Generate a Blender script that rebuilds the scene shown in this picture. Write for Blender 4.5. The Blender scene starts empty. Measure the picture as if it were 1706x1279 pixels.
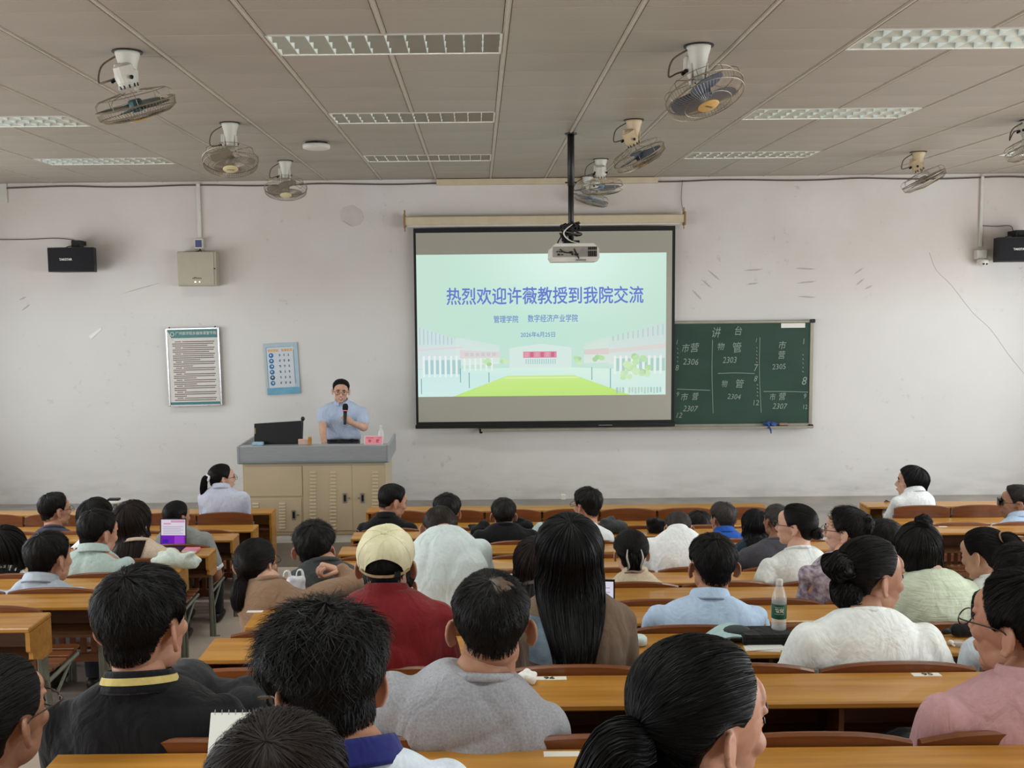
import bpy, bmesh, math, random
import numpy as np
from mathutils import Vector, Matrix, Euler
from mathutils.bvhtree import BVHTree

random.seed(7)
RNG = np.random.default_rng(11)
SC = bpy.context.scene
COL = SC.collection
PI = math.pi

def lin(r, g, b):
    def f(c):
        c /= 255.0
        return c / 12.92 if c <= 0.04045 else ((c + 0.055) / 1.055) ** 2.4
    return (f(r), f(g), f(b), 1.0)

# ------------------------------------------------------------------ camera
F_PX, PPX, PPY = 1650.0, 798.0, 639.5
CAM_Z = 2.75
PITCH = math.atan(145.0 / F_PX)
ROLL = math.radians(-0.57)
cam_d = bpy.data.cameras.new('camera')
cam = bpy.data.objects.new('camera', cam_d)
COL.objects.link(cam)
cam_d.sensor_width = 36.0
cam_d.lens = 36.0 * F_PX / 1706.0
cam_d.shift_x = 55.0 / 1706.0
cam_d.clip_start = 0.05
CAM_R = Matrix.Rotation(PI / 2 - PITCH, 3, 'X') @ Matrix.Rotation(ROLL, 3, 'Z')
cam.matrix_world = Matrix.Translation((0, 0, CAM_Z)) @ CAM_R.to_4x4()
SC.camera = cam

def ray(px, py):
    return CAM_R @ Vector(((px - PPX) / F_PX, -(py - PPY) / F_PX, -1.0))
def at(px, py, Y):
    d = ray(px, py)
    return Vector((0, 0, CAM_Z)) + d * (Y / d.y)
def at_z(px, py, z):
    d = ray(px, py)
    return Vector((0, 0, CAM_Z)) + d * ((z - CAM_Z) / d.z)

# ------------------------------------------------------------------ light
SC.view_settings.view_transform = 'Standard'
SC.view_settings.look = 'None'
SC.view_settings.exposure = 0.0
SC.view_settings.gamma = 1.0
SC.view_settings.use_curve_mapping = False
SC.cycles.max_bounces = 7
SC.cycles.diffuse_bounces = 4
SC.cycles.glossy_bounces = 3
SC.cycles.transmission_bounces = 5
SC.cycles.transparent_max_bounces = 6
SC.cycles.caustics_reflective = False
SC.cycles.caustics_refractive = False
SC.cycles.sample_clamp_indirect = 6.0
world = bpy.data.worlds.new('overcast_sky')
SC.world = world
world.use_nodes = True
wb = world.node_tree.nodes['Background']
wb.inputs[0].default_value = (0.86, 0.93, 1.0, 1)
wb.inputs[1].default_value = 0.8

X_LEFT, X_RIGHT, Y_BACK, Y_WALL, Z_CEIL, Z_STAGE = -6.6, 7.6, -3.0, 12.05, 4.16, 0.26
WIN_Y = [(-1.9, 0.5), (1.5, 3.9), (4.9, 7.3), (8.3, 10.7)]
WIN_Z = (1.15, 3.1)
def window_light(x, facing, y0, y1, power, tint):
    l = bpy.data.lights.new('window_daylight', 'AREA')
    l.shape = 'RECTANGLE'
    l.size, l.size_y = (y1 - y0) * 0.96, (WIN_Z[1] - WIN_Z[0]) * 0.96
    l.energy = power
    l.color = tint
    o = bpy.data.objects.new('window_daylight', l)
    COL.objects.link(o)
    o.location = (x, (y0 + y1) / 2, (WIN_Z[0] + WIN_Z[1]) / 2)
    o.rotation_euler = (0, -facing * PI / 2, 0)
    o.rotation_euler = Vector((facing, 0, 0)).to_track_quat('-Z', 'Y').to_euler()
    return o
for (y0, y1) in WIN_Y:
    rear = 1.75 if y0 < 1.0 else 1.35 if y0 < 4.0 else 0.95
    window_light(X_LEFT - 0.06, 1, y0, y1, 84 * rear, (0.92, 0.97, 1.0))
    window_light(X_RIGHT + 0.06, -1, y0, y1, 116 * rear, (0.92, 0.97, 1.0))

# ------------------------------------------------------------------ mesh helpers
def nrm(v):
    v = np.asarray(v, float)
    return v / (np.linalg.norm(v, axis=-1, keepdims=True) + 1e-12)

_box_cache = {}
def box_arrays(size, bevel):
    key = (round(size[0], 4), round(size[1], 4), round(size[2], 4), round(bevel, 4))
    if key not in _box_cache:
        bm = bmesh.new()
        bmesh.ops.create_cube(bm, size=1.0)
        bmesh.ops.scale(bm, vec=size, verts=bm.verts)
        if bevel > 0:
            bmesh.ops.bevel(bm, geom=bm.edges[:] + bm.verts[:], offset=bevel, segments=1, affect='EDGES', profile=0.5)
        bm.verts.index_update()
        v = np.array([x.co[:] for x in bm.verts])
        f = [tuple(x.index for x in fa.verts) for fa in bm.faces]
        bm.free()
        _box_cache[key] = (v, f)
    return _box_cache[key]

def catmull(pts, rad, sub):
    pts = np.asarray(pts, float); rad = np.asarray(rad, float)
    n = len(pts)
    P = np.vstack([2 * pts[0] - pts[1], pts, 2 * pts[-1] - pts[-2]])
    out, ro = [], []
    for i in range(n - 1):
        p0, p1, p2, p3 = P[i], P[i + 1], P[i + 2], P[i + 3]
        for j in range(sub):
            t = j / sub
            out.append(0.5 * (2 * p1 + (p2 - p0) * t + (2 * p0 - 5 * p1 + 4 * p2 - p3) * t * t + (3 * p1 - p0 - 3 * p2 + p3) * t ** 3))
            ro.append(rad[i] + (rad[i + 1] - rad[i]) * t)
    out.append(pts[-1]); ro.append(rad[-1])
    return np.array(out), np.array(ro)

class MB:
    def __init__(self):
        self.v, self.f, self.mi, self.n, self.cur = [], [], [], 0, 0
    def add(self, V, Fs):
        V = np.asarray(V, float).reshape(-1, 3)
        self.v.append(V)
        k = self.n
        for fa in Fs:
            self.f.append(tuple(int(i) + k for i in fa))
        self.mi += [self.cur] * len(Fs)
        self.n += len(V)
        return self
    def box(self, c, size, bevel=0.0, rot=None):
        V, Fs = box_arrays(size, bevel)
        if rot is not None:
            V = V @ np.array(rot.to_matrix() if hasattr(rot, 'to_matrix') else rot).T
        return self.add(V + np.array(c, float), Fs)
    def span(self, a, b, bevel=0.0):
        a = np.array(a, float); b = np.array(b, float)
        return self.box((a + b) / 2, np.abs(b - a), bevel)
    def tube(self, pts, rad, n=8, cap=True, sub=0, flat=1.0, up=None):
        pts = np.asarray([list(p) for p in pts], float)
        rad = np.full(len(pts), rad, float) if np.isscalar(rad) else np.asarray(rad, float)
        if sub:
            pts, rad = catmull(pts, rad, sub)
        m = len(pts)
        T = nrm(np.gradient(pts, axis=0))
        u = np.array(up, float) if up is not None else np.array([0.31, 0.17, 0.93])
        if abs(np.dot(u / np.linalg.norm(u), T[0])) > 0.93:
            u = np.array([0.9, 0.3, 0.1])
        A = nrm(u - np.dot(u, T[0]) * T[0])
        ang = np.linspace(0, 2 * PI, n, endpoint=False)
        V = []
        for i in range(m):
            A = nrm(A - np.dot(A, T[i]) * T[i])
            B = np.cross(T[i], A)
            V.append(pts[i] + rad[i] * (np.cos(ang)[:, None] * A * flat + np.sin(ang)[:, None] * B))
        V = np.array(V).reshape(-1, 3)
        Fs = []
        for i in range(m - 1):
            for j in range(n):
                j2 = (j + 1) % n
                Fs.append((i * n + j, i * n + j2, (i + 1) * n + j2, (i + 1) * n + j))
        if cap:
            k = len(V)
            V = np.vstack([V, pts[0] - T[0] * rad[0] * 0.55, pts[-1] + T[-1] * rad[-1] * 0.55])
            for j in range(n):
                j2 = (j + 1) % n
                Fs.append((k, j2, j))
                Fs.append((k + 1, (m - 1) * n + j, (m - 1) * n + j2))
        return self.add(V, Fs)
    def ring(self, c, R, r, n=24, k=6, axes=None, arc=(0, 2 * PI), ry=None):
        ax = axes or ((1, 0, 0), (0, 1, 0))
        a, b = np.array(ax[0], float), np.array(ax[1], float)
        ry = R if ry is None else ry
        full = abs(arc[1] - arc[0] - 2 * PI) < 1e-6
        t = np.linspace(arc[0], arc[1], n, endpoint=not full)
        P = np.array(c, float) + np.cos(t)[:, None] * a * R + np.sin(t)[:, None] * b * ry
        if not full:
            return self.tube(P, r, k)
        Tn = nrm(np.roll(P, -1, 0) - np.roll(P, 1, 0))
        N = nrm(np.cross(a, b))
        V = []
        for i in range(n):
            O = np.cross(Tn[i], N)
            for j in range(k):
                q = 2 * PI * j / k
                V.append(P[i] + r * (math.cos(q) * O + math.sin(q) * N))
        Fs = [(i * k + j, ((i + 1) % n) * k + j, ((i + 1) % n) * k + (j + 1) % k, i * k + (j + 1) % k) for i in range(n) for j in range(k)]
        return self.add(V, Fs)
    def lathe(self, prof, n=20, c=(0, 0, 0), rot=None, cap=True):
        V = []
        for (r, z) in prof:
            for j in range(n):
                q = 2 * PI * j / n
                V.append((r * math.cos(q), r * math.sin(q), z))
        V = np.array(V)
        m = len(prof)
        Fs = [(i * n + j, i * n + (j + 1) % n, (i + 1) * n + (j + 1) % n, (i + 1) * n + j) for i in range(m - 1) for j in range(n)]
        if cap:
            Fs.append(tuple(range(n - 1, -1, -1)))
            Fs.append(tuple((m - 1) * n + j for j in range(n)))
        if rot is not None:
            V = V @ np.array(rot.to_matrix() if hasattr(rot, 'to_matrix') else rot.to_3x3()).T
        return self.add(V + np.array(c, float), Fs)
    def ellip(self, c, r, rot=None, nu=16, nv=10):
        V = [(0, 0, 1)]
        for i in range(1, nv):
            p = PI * i / nv
            for j in range(nu):
                q = 2 * PI * j / nu
                V.append((math.sin(p) * math.cos(q), math.sin(p) * math.sin(q), math.cos(p)))
        V.append((0, 0, -1))
        V = np.array(V) * np.array(r, float)
        Fs = [(0, 1 + j, 1 + (j + 1) % nu) for j in range(nu)]
        for i in range(nv - 2):
            for j in range(nu):
                Fs.append((1 + i * nu + j, 1 + (i + 1) * nu + j, 1 + (i + 1) * nu + (j + 1) % nu, 1 + i * nu + (j + 1) % nu))
        L = len(V) - 1
        Fs += [(L, 1 + (nv - 2) * nu + (j + 1) % nu, 1 + (nv - 2) * nu + j) for j in range(nu)]
        if rot is not None:
            V = V @ np.array(rot.to_matrix() if hasattr(rot, 'to_matrix') else rot.to_3x3()).T
        return self.add(V + np.array(c, float), Fs)
    def prism(self, poly, a, ext):
        """poly of 3D points closed, extruded by vector ext"""
        P = np.array([list(p) for p in poly], float)
        n = len(P)
        V = np.vstack([P, P + np.array(ext, float)])
        Fs = [tuple(range(n - 1, -1, -1)), tuple(range(n, 2 * n))]
        Fs += [(i, (i + 1) % n, n + (i + 1) % n, n + i) for i in range(n)]
        return self.add(V, Fs)
    def quad(self, a, b, c, d):
        return self.add([list(a), list(b), list(c), list(d)], [(0, 1, 2, 3)])
    def grid(self, V, wrap=False):
        m, n = V.shape[:2]
        Fs = []
        for i in range(m - 1):
            for j in range(n if wrap else n - 1):
                j2 = (j + 1) % n
                Fs.append((i * n + j, i * n + j2, (i + 1) * n + j2, (i + 1) * n + j))
        return self.add(V.reshape(-1, 3), Fs)
    def strips(self, P, side):
        """P (N,S,3) centre lines, side (N,S,3) half-width vectors"""
        N, S = P.shape[:2]
        V = np.stack([P - side, P + side], axis=2).reshape(-1, 3)
        base = (np.arange(N)[:, None] * S + np.arange(S - 1)[None, :]) * 2
        q = np.stack([base, base + 1, base + 3, base + 2], axis=2).reshape(-1, 4)
        return self.add(V, q.tolist())
    def arrays(self):
        return (np.vstack(self.v) if self.v else np.zeros((0, 3))), self.f
    def mesh(self, name, mats, smooth=False):
        V, Fs = self.arrays()
        me = bpy.data.meshes.new(name)
        me.from_pydata(V.tolist(), [], Fs)
        for m in (mats if isinstance(mats, (list, tuple)) else [mats]):
            me.materials.append(m)
        if isinstance(mats, (list, tuple)) and len(mats) > 1:
            me.polygons.foreach_set('material_index', self.mi)
        if smooth:
            me.polygons.foreach_set('use_smooth', [True] * len(me.polygons))
        me.update()
        return me
    def obj(self, name, mats, parent=None, smooth=False, loc=None):
        return link(name, self.mesh(name, mats, smooth), parent, loc)

def link(name, me, parent=None, loc=None, rot=None):
    o = bpy.data.objects.new(name, me)
    COL.objects.link(o)
    if parent is not None:
        o.parent = parent
    if loc is not None:
        o.location = loc
    if rot is not None:
        o.rotation_euler = rot
    return o

def tag(o, label=None, cat=None, group=None, kind=None):
    if label: o['label'] = label
    if cat: o['category'] = cat
    if group: o['group'] = group
    if kind: o['kind'] = kind
    return o
def thing(name, label, cat, loc=(0, 0, 0), group=None, rot=None):
    o = bpy.data.objects.new(name, None)
    o.empty_display_size = 0.1
    COL.objects.link(o)
    o.location = loc
    if rot is not None:
        o.rotation_euler = rot
    return tag(o, label, cat, group)
def copy_tree(o, parent=None):
    c = o.copy()
    COL.objects.link(c)
    c.parent = parent
    for ch in o.children:
        copy_tree(ch, c)
    return c

# evaluation in a small scene of its own, so that big updates are not needed
_tmp = bpy.data.scenes.new('workbench')
def evaluated_mesh(o):
    _tmp.collection.objects.link(o)
    vl = _tmp.view_layers[0]
    vl.update()
    dg = vl.depsgraph
    me = bpy.data.meshes.new_from_object(o.evaluated_get(dg), depsgraph=dg)
    _tmp.collection.objects.unlink(o)
    return me
def remesh(mb, voxel, smooth_iter=3):
    V, Fs = mb.arrays()
    me = bpy.data.meshes.new('work')
    me.from_pydata(V.tolist(), [], Fs)
    o = bpy.data.objects.new('work', me)
    m = o.modifiers.new('r', 'REMESH')
    m.mode = 'VOXEL'
    m.voxel_size = voxel
    out = evaluated_mesh(o)
    bpy.data.objects.remove(o)
    bpy.data.meshes.remove(me)
    nv = len(out.vertices)
    A = np.empty(nv * 3); out.vertices.foreach_get('co', A); A = A.reshape(-1, 3)
    E = np.empty(len(out.edges) * 2, int); out.edges.foreach_get('vertices', E); E = E.reshape(-1, 2)
    Fq = [tuple(p.vertices) for p in out.polygons]
    bpy.data.meshes.remove(out)
    deg = np.bincount(E.ravel(), minlength=nv).astype(float)
    deg[deg == 0] = 1
    for it in range(smooth_iter):
        acc = np.empty_like(A)
        for k in range(3):
            acc[:, k] = np.bincount(E[:, 0], A[E[:, 1], k], nv) + np.bincount(E[:, 1], A[E[:, 0], k], nv)
        A = 0.4 * A + 0.6 * acc / deg[:, None]
    return A, Fq
def vnormals(V, Fs):
    N = np.zeros_like(V)
    F4 = np.array([f if len(f) == 4 else (f[0], f[1], f[2], f[2]) for f in Fs])
    n = np.cross(V[F4[:, 2]] - V[F4[:, 0]], V[F4[:, 3]] - V[F4[:, 1]])
    for k in range(4):
        np.add.at(N, F4[:, k], n)
    return nrm(N)

_font_cache = {}
def text_mesh(s, size=1.0, bold=0.0, extrude=0.0, align='CENTER'):
    key = (s, size, bold, extrude, align)
    if key in _font_cache:
        return _font_cache[key]
    cu = bpy.data.curves.new('lettering', 'FONT')
    cu.body = s
    cu.size = size
    cu.offset = bold
    cu.extrude = extrude
    cu.align_x = align
    cu.align_y = 'CENTER'
    cu.resolution_u = 2
    o = bpy.data.objects.new('lettering', cu)
    me = evaluated_mesh(o)
    bpy.data.objects.remove(o)
    bpy.data.curves.remove(cu)
    _font_cache[key] = me
    return me
def text(name, s, size, mat, loc, parent=None, rot=(PI / 2, 0, 0), bold=0.0, align='CENTER', sx=1.0, shear=0.0):
    me = text_mesh(s, size, bold, 0.0, align).copy()
    if sx != 1.0 or shear:
        me.transform(Matrix(((sx, shear, 0, 0), (0, 1, 0, 0), (0, 0, 1, 0), (0, 0, 0, 1))))
    me.materials.clear()
    me.materials.append(mat)
    return link(name, me, parent, loc, rot)

# ------------------------------------------------------------------ materials
_mats = {}
def material(name, color, rough=0.6, metal=0.0, var=0.0, vscale=8.0, stretch=(1, 1, 1), color2=None, bump=0.0, bscale=40.0, bstretch=None,
             spec=0.5, emit=0.0, emit_color=None, trans=0.0, alpha=1.0, ior=1.45, sheen=0.0, detail=4.0, rand=0.0, coat=0.0):
    if name in _mats:
        return _mats[name]
    m = bpy.data.materials.new(name)
    m.use_nodes = True
    nt = m.node_tree
    b = nt.nodes['Principled BSDF']
    b.inputs['Base Color'].default_value = color
    b.inputs['Roughness'].default_value = rough
    b.inputs['Metallic'].default_value = metal
    b.inputs['Specular IOR Level'].default_value = spec
    b.inputs['IOR'].default_value = ior
    b.inputs['Transmission Weight'].default_value = trans
    b.inputs['Alpha'].default_value = alpha
    b.inputs['Sheen Weight'].default_value = sheen
    b.inputs['Coat Weight'].default_value = coat
    if emit > 0:
        b.inputs['Emission Color'].default_value = emit_color or color
        b.inputs['Emission Strength'].default_value = emit
    tc = nt.nodes.new('ShaderNodeTexCoord')
    def mapped(st):
        mp = nt.nodes.new('ShaderNodeMapping')
        mp.inputs['Scale'].default_value = st
        nt.links.new(tc.outputs['Object'], mp.inputs['Vector'])
        return mp
    if var > 0 or color2 is not None:
        mp = mapped(stretch)
        nz = nt.nodes.new('ShaderNodeTexNoise')
        nz.inputs['Scale'].default_value = vscale
        nz.inputs['Detail'].default_value = detail
        nt.links.new(mp.outputs[0], nz.inputs['Vector'])
        cr = nt.nodes.new('ShaderNodeValToRGB')
        c = color
        lo = color2 or tuple(max(0, c[i] * (1 - var)) for i in range(3)) + (1,)
        hi = color if color2 else tuple(min(1, c[i] * (1 + var)) for i in range(3)) + (1,)
        cr.color_ramp.elements[0].position = 0.32
        cr.color_ramp.elements[1].position = 0.68
        cr.color_ramp.elements[0].color = lo
        cr.color_ramp.elements[1].color = hi
        nt.links.new(nz.outputs['Fac'], cr.inputs[0])
        src = cr.outputs[0]
        if rand > 0:
            oi = nt.nodes.new('ShaderNodeObjectInfo')
            mr = nt.nodes.new('ShaderNodeMapRange')
            mr.inputs['To Min'].default_value = 1 - rand
            mr.inputs['To Max'].default_value = 1 + rand
            nt.links.new(oi.outputs['Random'], mr.inputs['Value'])
            mx = nt.nodes.new('ShaderNodeVectorMath'); mx.operation = 'SCALE'
            nt.links.new(src, mx.inputs[0]); nt.links.new(mr.outputs[0], mx.inputs['Scale'])
            src = mx.outputs[0]
        nt.links.new(src, b.inputs['Base Color'])
    if bump > 0:
        mp = mapped(bstretch or stretch)
        nz = nt.nodes.new('ShaderNodeTexNoise')
        nz.inputs['Scale'].default_value = bscale
        nz.inputs['Detail'].default_value = 3.0
        nt.links.new(mp.outputs[0], nz.inputs['Vector'])
        bp = nt.nodes.new('ShaderNodeBump')
        bp.inputs['Strength'].default_value = bump
        bp.inputs['Distance'].default_value = 0.01
        nt.links.new(nz.outputs['Fac'], bp.inputs['Height'])
        nt.links.new(bp.outputs[0], b.inputs['Normal'])
    _mats[name] = m
    return m
def emission(name, color, strength=1.0):
    m = bpy.data.materials.new(name)
    m.use_nodes = True
    nt = m.node_tree
    nt.nodes.clear()
    e = nt.nodes.new('ShaderNodeEmission')
    e.inputs[0].default_value = color
    e.inputs[1].default_value = strength
    o = nt.nodes.new('ShaderNodeOutputMaterial')
    nt.links.new(e.outputs[0], o.inputs[0])
    return m

M = {}
M['desk'] = material('honey_wood', lin(192, 138, 58), 0.4, color2=lin(164, 110, 38), vscale=3.0, stretch=(0.6, 9, 9), bump=0.05, bscale=20, coat=0.25, rand=0.06)
M['seat'] = material('red_brown_wood', lin(128, 74, 38), 0.38, color2=lin(92, 50, 24), vscale=3.0, stretch=(0.7, 9, 9), bump=0.05, bscale=20, coat=0.2, rand=0.1)
M['slat'] = material('slat_wood', lin(134, 80, 40), 0.42, color2=lin(98, 54, 26), vscale=3.0, stretch=(9, 9, 0.7), rand=0.1)
M['iron'] = material('grey_green_iron', lin(120, 122, 112), 0.5, 0.2, var=0.15)
M['shelf'] = material('dark_shelf_board', lin(96, 62, 36), 0.6, var=0.2, stretch=(0.6, 6, 6))
M['sticker'] = material('white_sticker', lin(232, 230, 222), 0.5)
M['ink'] = material('black_ink', lin(28, 28, 30), 0.6)
M['floor'] = material('floor_concrete', lin(200, 184, 170), 0.55, color2=lin(176, 160, 148), vscale=2.2, bump=0.05, bscale=60)
M['stage'] = material('stage_terrazzo', lin(165, 158, 150), 0.5, color2=lin(140, 134, 128), vscale=3.0)
M['ceilpanel'] = material('ceiling_panel', lin(164, 154, 141), 0.45, var=0.05, vscale=1.2, bump=0.25, bscale=3.0, bstretch=(0.2, 16, 1), rand=0.02)
M['runner'] = material('ceiling_runner', lin(190, 181, 167), 0.45, var=0.05)
M['void'] = material('ceiling_void', lin(70, 62, 54), 0.9)
M['sidewall'] = material('side_wall_paint', lin(206, 202, 196), 0.7, var=0.04, vscale=1.5)
M['white_pl'] = material('white_plastic', lin(214, 212, 204), 0.45, var=0.05)
M['cream_pl'] = material('cream_plastic', lin(206, 192, 164), 0.5, var=0.05)
M['black_pl'] = material('black_plastic', lin(20, 20, 23), 0.45)
M['dark_metal'] = material('dark_metal', lin(30, 30, 30), 0.4, 0.5)
M['chrome'] = material('bright_aluminium', lin(200, 200, 200), 0.25, 0.9)
M['steel'] = material('galvanised_steel', lin(150, 150, 146), 0.4, 0.7)
M['cable'] = material('cable_grey', lin(96, 84, 74), 0.6)
M['cableblk'] = material('cable_black', lin(22, 22, 22), 0.6)
# ------------------------------------------------------------------ room
D0, DP = 2.43, 0.73
H_ROW = {-2: 0.92, -1: 1.01, 0: 1.103, 1: 1.20, 2: 1.318, 3: 1.439, 4: 1.569, 5: 1.691, 6: 1.795, 7: 1.878, 8: 1.94, 9: 1.953}
def dk(k): return D0 + DP * k
def zk(k): return 0.0 if k >= 9 else CAM_Z - H_ROW[max(k, -2)] - 0.80
S_TOP, DESK_Z0 = 0.80, 0.770

# floor: broad terraces
def struct(name, mb, mat, parent=None, smooth=False, label=None):
    o = mb.obj(name, mat, parent, smooth)
    if parent is None:
        tag(o, label, None, None, 'structure')
    return o
fl = MB()
edges = [Y_BACK] + [dk(k) - 0.08 for k in range(-1, 10)] + [10.0]
for i, k in enumerate(range(-2, 10)):
    fl.span((X_LEFT, edges[i], -0.3), (X_RIGHT, edges[i + 1], zk(k)))
struct('floor', fl, M['floor'], label='pinkish grey concrete floor rising in low terraces')
st = MB(); st.span((X_LEFT, 10.0, -0.3), (X_RIGHT, Y_WALL, Z_STAGE), 0.008)
struct('floor_stage', st, M['stage'], label='low grey stage in front of the wall')
rp = MB()
rp.prism([(2.86, 9.02, 0.0), (2.86, 10.0, 0.0), (2.86, 10.0, Z_STAGE - 0.004)], None, (0.86, 0, 0))
struct('floor_ramp', rp, material('pale_ramp', lin(196, 192, 188), 0.6, var=0.06), label='pale ramp between two seat blocks up to the stage')

# front wall with stains in the plaster
def wall_material():
    m = bpy.data.materials.new('front_wall_plaster')
    m.use_nodes = True
    nt = m.node_tree
    b = nt.nodes['Principled BSDF']
    b.inputs['Roughness'].default_value = 0.75
    b.inputs['Specular IOR Level'].default_value = 0.25
    tc = nt.nodes.new('ShaderNodeTexCoord')
    def noise(scale, stretch=(1, 1, 1), detail=5.0, rough=0.55):
        mp = nt.nodes.new('ShaderNodeMapping'); mp.inputs['Scale'].default_value = stretch
        nt.links.new(tc.outputs['Object'], mp.inputs[0])
        n = nt.nodes.new('ShaderNodeTexNoise'); n.inputs['Scale'].default_value = scale; n.inputs['Detail'].default_value = detail
        n.inputs['Roughness'].default_value = rough
        nt.links.new(mp.outputs[0], n.inputs[0])
        return n.outputs['Fac']
    def ramp(x, a, c, lo=0.0, hi=1.0):
        r = nt.nodes.new('ShaderNodeMapRange'); r.inputs['From Min'].default_value = a; r.inputs['From Max'].default_value = c
        r.inputs['To Min'].default_value = lo; r.inputs['To Max'].default_value = hi
        nt.links.new(x, r.inputs[0]); return r.outputs[0]
    def mul(x, y):
        n = nt.nodes.new('ShaderNodeMath'); n.operation = 'MULTIPLY'
        nt.links.new(x, n.inputs[0])
        if isinstance(y, float): n.inputs[1].default_value = y
        else: nt.links.new(y, n.inputs[1])
        return n.outputs[0]
    def mix(f, c1, c2):
        n = nt.nodes.new('ShaderNodeMix'); n.data_type = 'RGBA'
        nt.links.new(f, n.inputs[0])
        for s, c in ((6, c1), (7, c2)):
            if isinstance(c, tuple): n.inputs[s].default_value = c
            else: nt.links.new(c, n.inputs[s])
        return n.outputs[2]
    sep = nt.nodes.new('ShaderNodeSeparateXYZ'); nt.links.new(tc.outputs['Object'], sep.inputs[0])
    base = mix(ramp(noise(0.5), 0.35, 0.65), lin(216, 214, 212), lin(224, 222, 219))
    # upper part slightly pinker and darker: the warmer, dimmer light there put into the colour
    up = mul(ramp(sep.outputs['Z'], 2.5, 3.2), ramp(noise(1.1), 0.3, 0.6))
    base = mix(mul(up, 0.8), base, lin(214, 204, 197))
    # speckled scuffs
    sc = ramp(noise(9.0, detail=6.0, rough=0.65), 0.62, 0.72)
    area = ramp(noise(0.8), 0.48, 0.60)
    base = mix(mul(mul(sc, area), 0.35), base, lin(150, 146, 142))
    # grime low on the wall
    low = mul(ramp(sep.outputs['Z'], 0.75, 0.28), ramp(noise(5.0, (0.5, 1, 2), 6.0), 0.42, 0.68))
    base = mix(mul(low, 0.28), base, lin(140, 136, 132))
    nt.links.new(base, b.inputs['Base Color'])
    bp = nt.nodes.new('ShaderNodeBump'); bp.inputs['Strength'].default_value = 0.12; bp.inputs['Distance'].default_value = 0.01
    nt.links.new(noise(14.0), bp.inputs['Height']); nt.links.new(bp.outputs[0], b.inputs['Normal'])
    return m
M['wall'] = wall_material()
w = MB(); w.span((X_LEFT - 0.2, Y_WALL, -0.3), (X_RIGHT + 0.2, Y_WALL + 0.2, Z_CEIL + 0.3))
wall_front = struct('wall_front', w, M['wall'], label='white plaster front wall with scuffs and stains')
w = MB(); w.span((X_LEFT - 0.2, Y_BACK - 0.2, -0.3), (X_RIGHT + 0.2, Y_BACK, Z_CEIL + 0.3))
struct('wall_back', w, M['sidewall'], label='plain plaster wall at the rear of the hall')
def side_wall(name, x0, x1, label):
    w = MB()
    ys = [Y_BACK] + [v for p in WIN_Y for v in p] + [Y_WALL]
    for i in range(0, len(ys), 2):
        w.span((x0, ys[i], -0.3), (x1, ys[i + 1], Z_CEIL + 0.3))
    for (a, b) in WIN_Y:
        w.span((x0, a, -0.3), (x1, b, WIN_Z[0]))
        w.span((x0, a, WIN_Z[1]), (x1, b, Z_CEIL + 0.3))
    return struct(name, w, M['sidewall'], label=label)
side_wall('wall_left', X_LEFT - 0.2, X_LEFT, 'plaster side wall with windows beyond the posters')
side_wall('wall_right', X_RIGHT, X_RIGHT + 0.2, 'plaster side wall with windows beyond the chalkboard')
n = 0
for sx, tx in ((X_LEFT - 0.03, -1), (X_RIGHT + 0.03, 1)):
    for (a, b) in WIN_Y:
        n += 1
        f = MB()
        for (p, q) in (((a, WIN_Z[0]), (b, WIN_Z[0] + 0.05)), ((a, WIN_Z[1] - 0.05), (b, WIN_Z[1])), ((a, WIN_Z[0]), (a + 0.05, WIN_Z[1])), ((b - 0.05, WIN_Z[0]), (b, WIN_Z[1])), (((a + b) / 2 - 0.025, WIN_Z[0]), ((a + b) / 2 + 0.025, WIN_Z[1]))):
            f.span((sx - 0.025, p[0], p[1]), (sx + 0.025, q[0], q[1]))
        struct('window_%d' % n, f, M['chrome'], label='aluminium window frame in the side wall')

# ceiling: slab above, metal panels hung below it, runners between
RX0, RSP, PY0, PSP = 0.162, 0.655, 5.0, 0.455
c = MB(); c.span((X_LEFT - 0.2, 4.2, Z_CEIL + 0.085), (X_RIGHT + 0.2, Y_WALL, Z_CEIL + 0.3))
c.span((X_LEFT - 0.2, Y_BACK - 0.2, Z_CEIL), (X_RIGHT + 0.2, 4.09, Z_CEIL + 0.3))
ceiling = struct('ceiling', c, M['ceilpanel'], label='suspended ceiling of beige metal panels')
FIX_N, FIX_ROWS = (-7, -2, 3, 8), (1, 6, 11)
pm = MB(); pm.box((0, 0, 0), (RSP - 0.034, PSP - 0.007, 0.02), 0.004)
panel_me = pm.mesh('panel', M['ceilpanel'])
fix_cells = {(a + b, r) for a in FIX_N for b in (0, 1) for r in FIX_ROWS}
n_lo, n_hi = int(math.floor((X_LEFT - RX0) / RSP)), int(math.ceil((X_RIGHT - RX0) / RSP))
for r in range(-2, 16):
    y0 = PY0 + PSP * r
    y1 = min(y0 + PSP, Y_WALL)
    for a in range(n_lo, n_hi):
        if (a, r) in fix_cells:
            continue
        x = RX0 + RSP * (a + 0.5)
        pxl = PPX + F_PX * (x - 0.4) / y1
        pxr = PPX + F_PX * (x + 0.4) / y1
        if pxr < -120 or pxl > 1830:
            continue
        o = link('panel', panel_me, ceiling, (x, (y0 + y1) / 2, Z_CEIL + 0.01 + 0.0012 * random.random()))
        if y1 - y0 < PSP - 0.01:
            o.scale.y = (y1 - y0) / PSP
rm = MB(); rm.box((0, 0, 0.008), (0.030, 7.94, 0.016), 0.002); rm.box((0, 0, -0.001), (0.012, 7.94, 0.008), 0.001)
rme = rm.mesh('runner', M['runner'])
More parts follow.
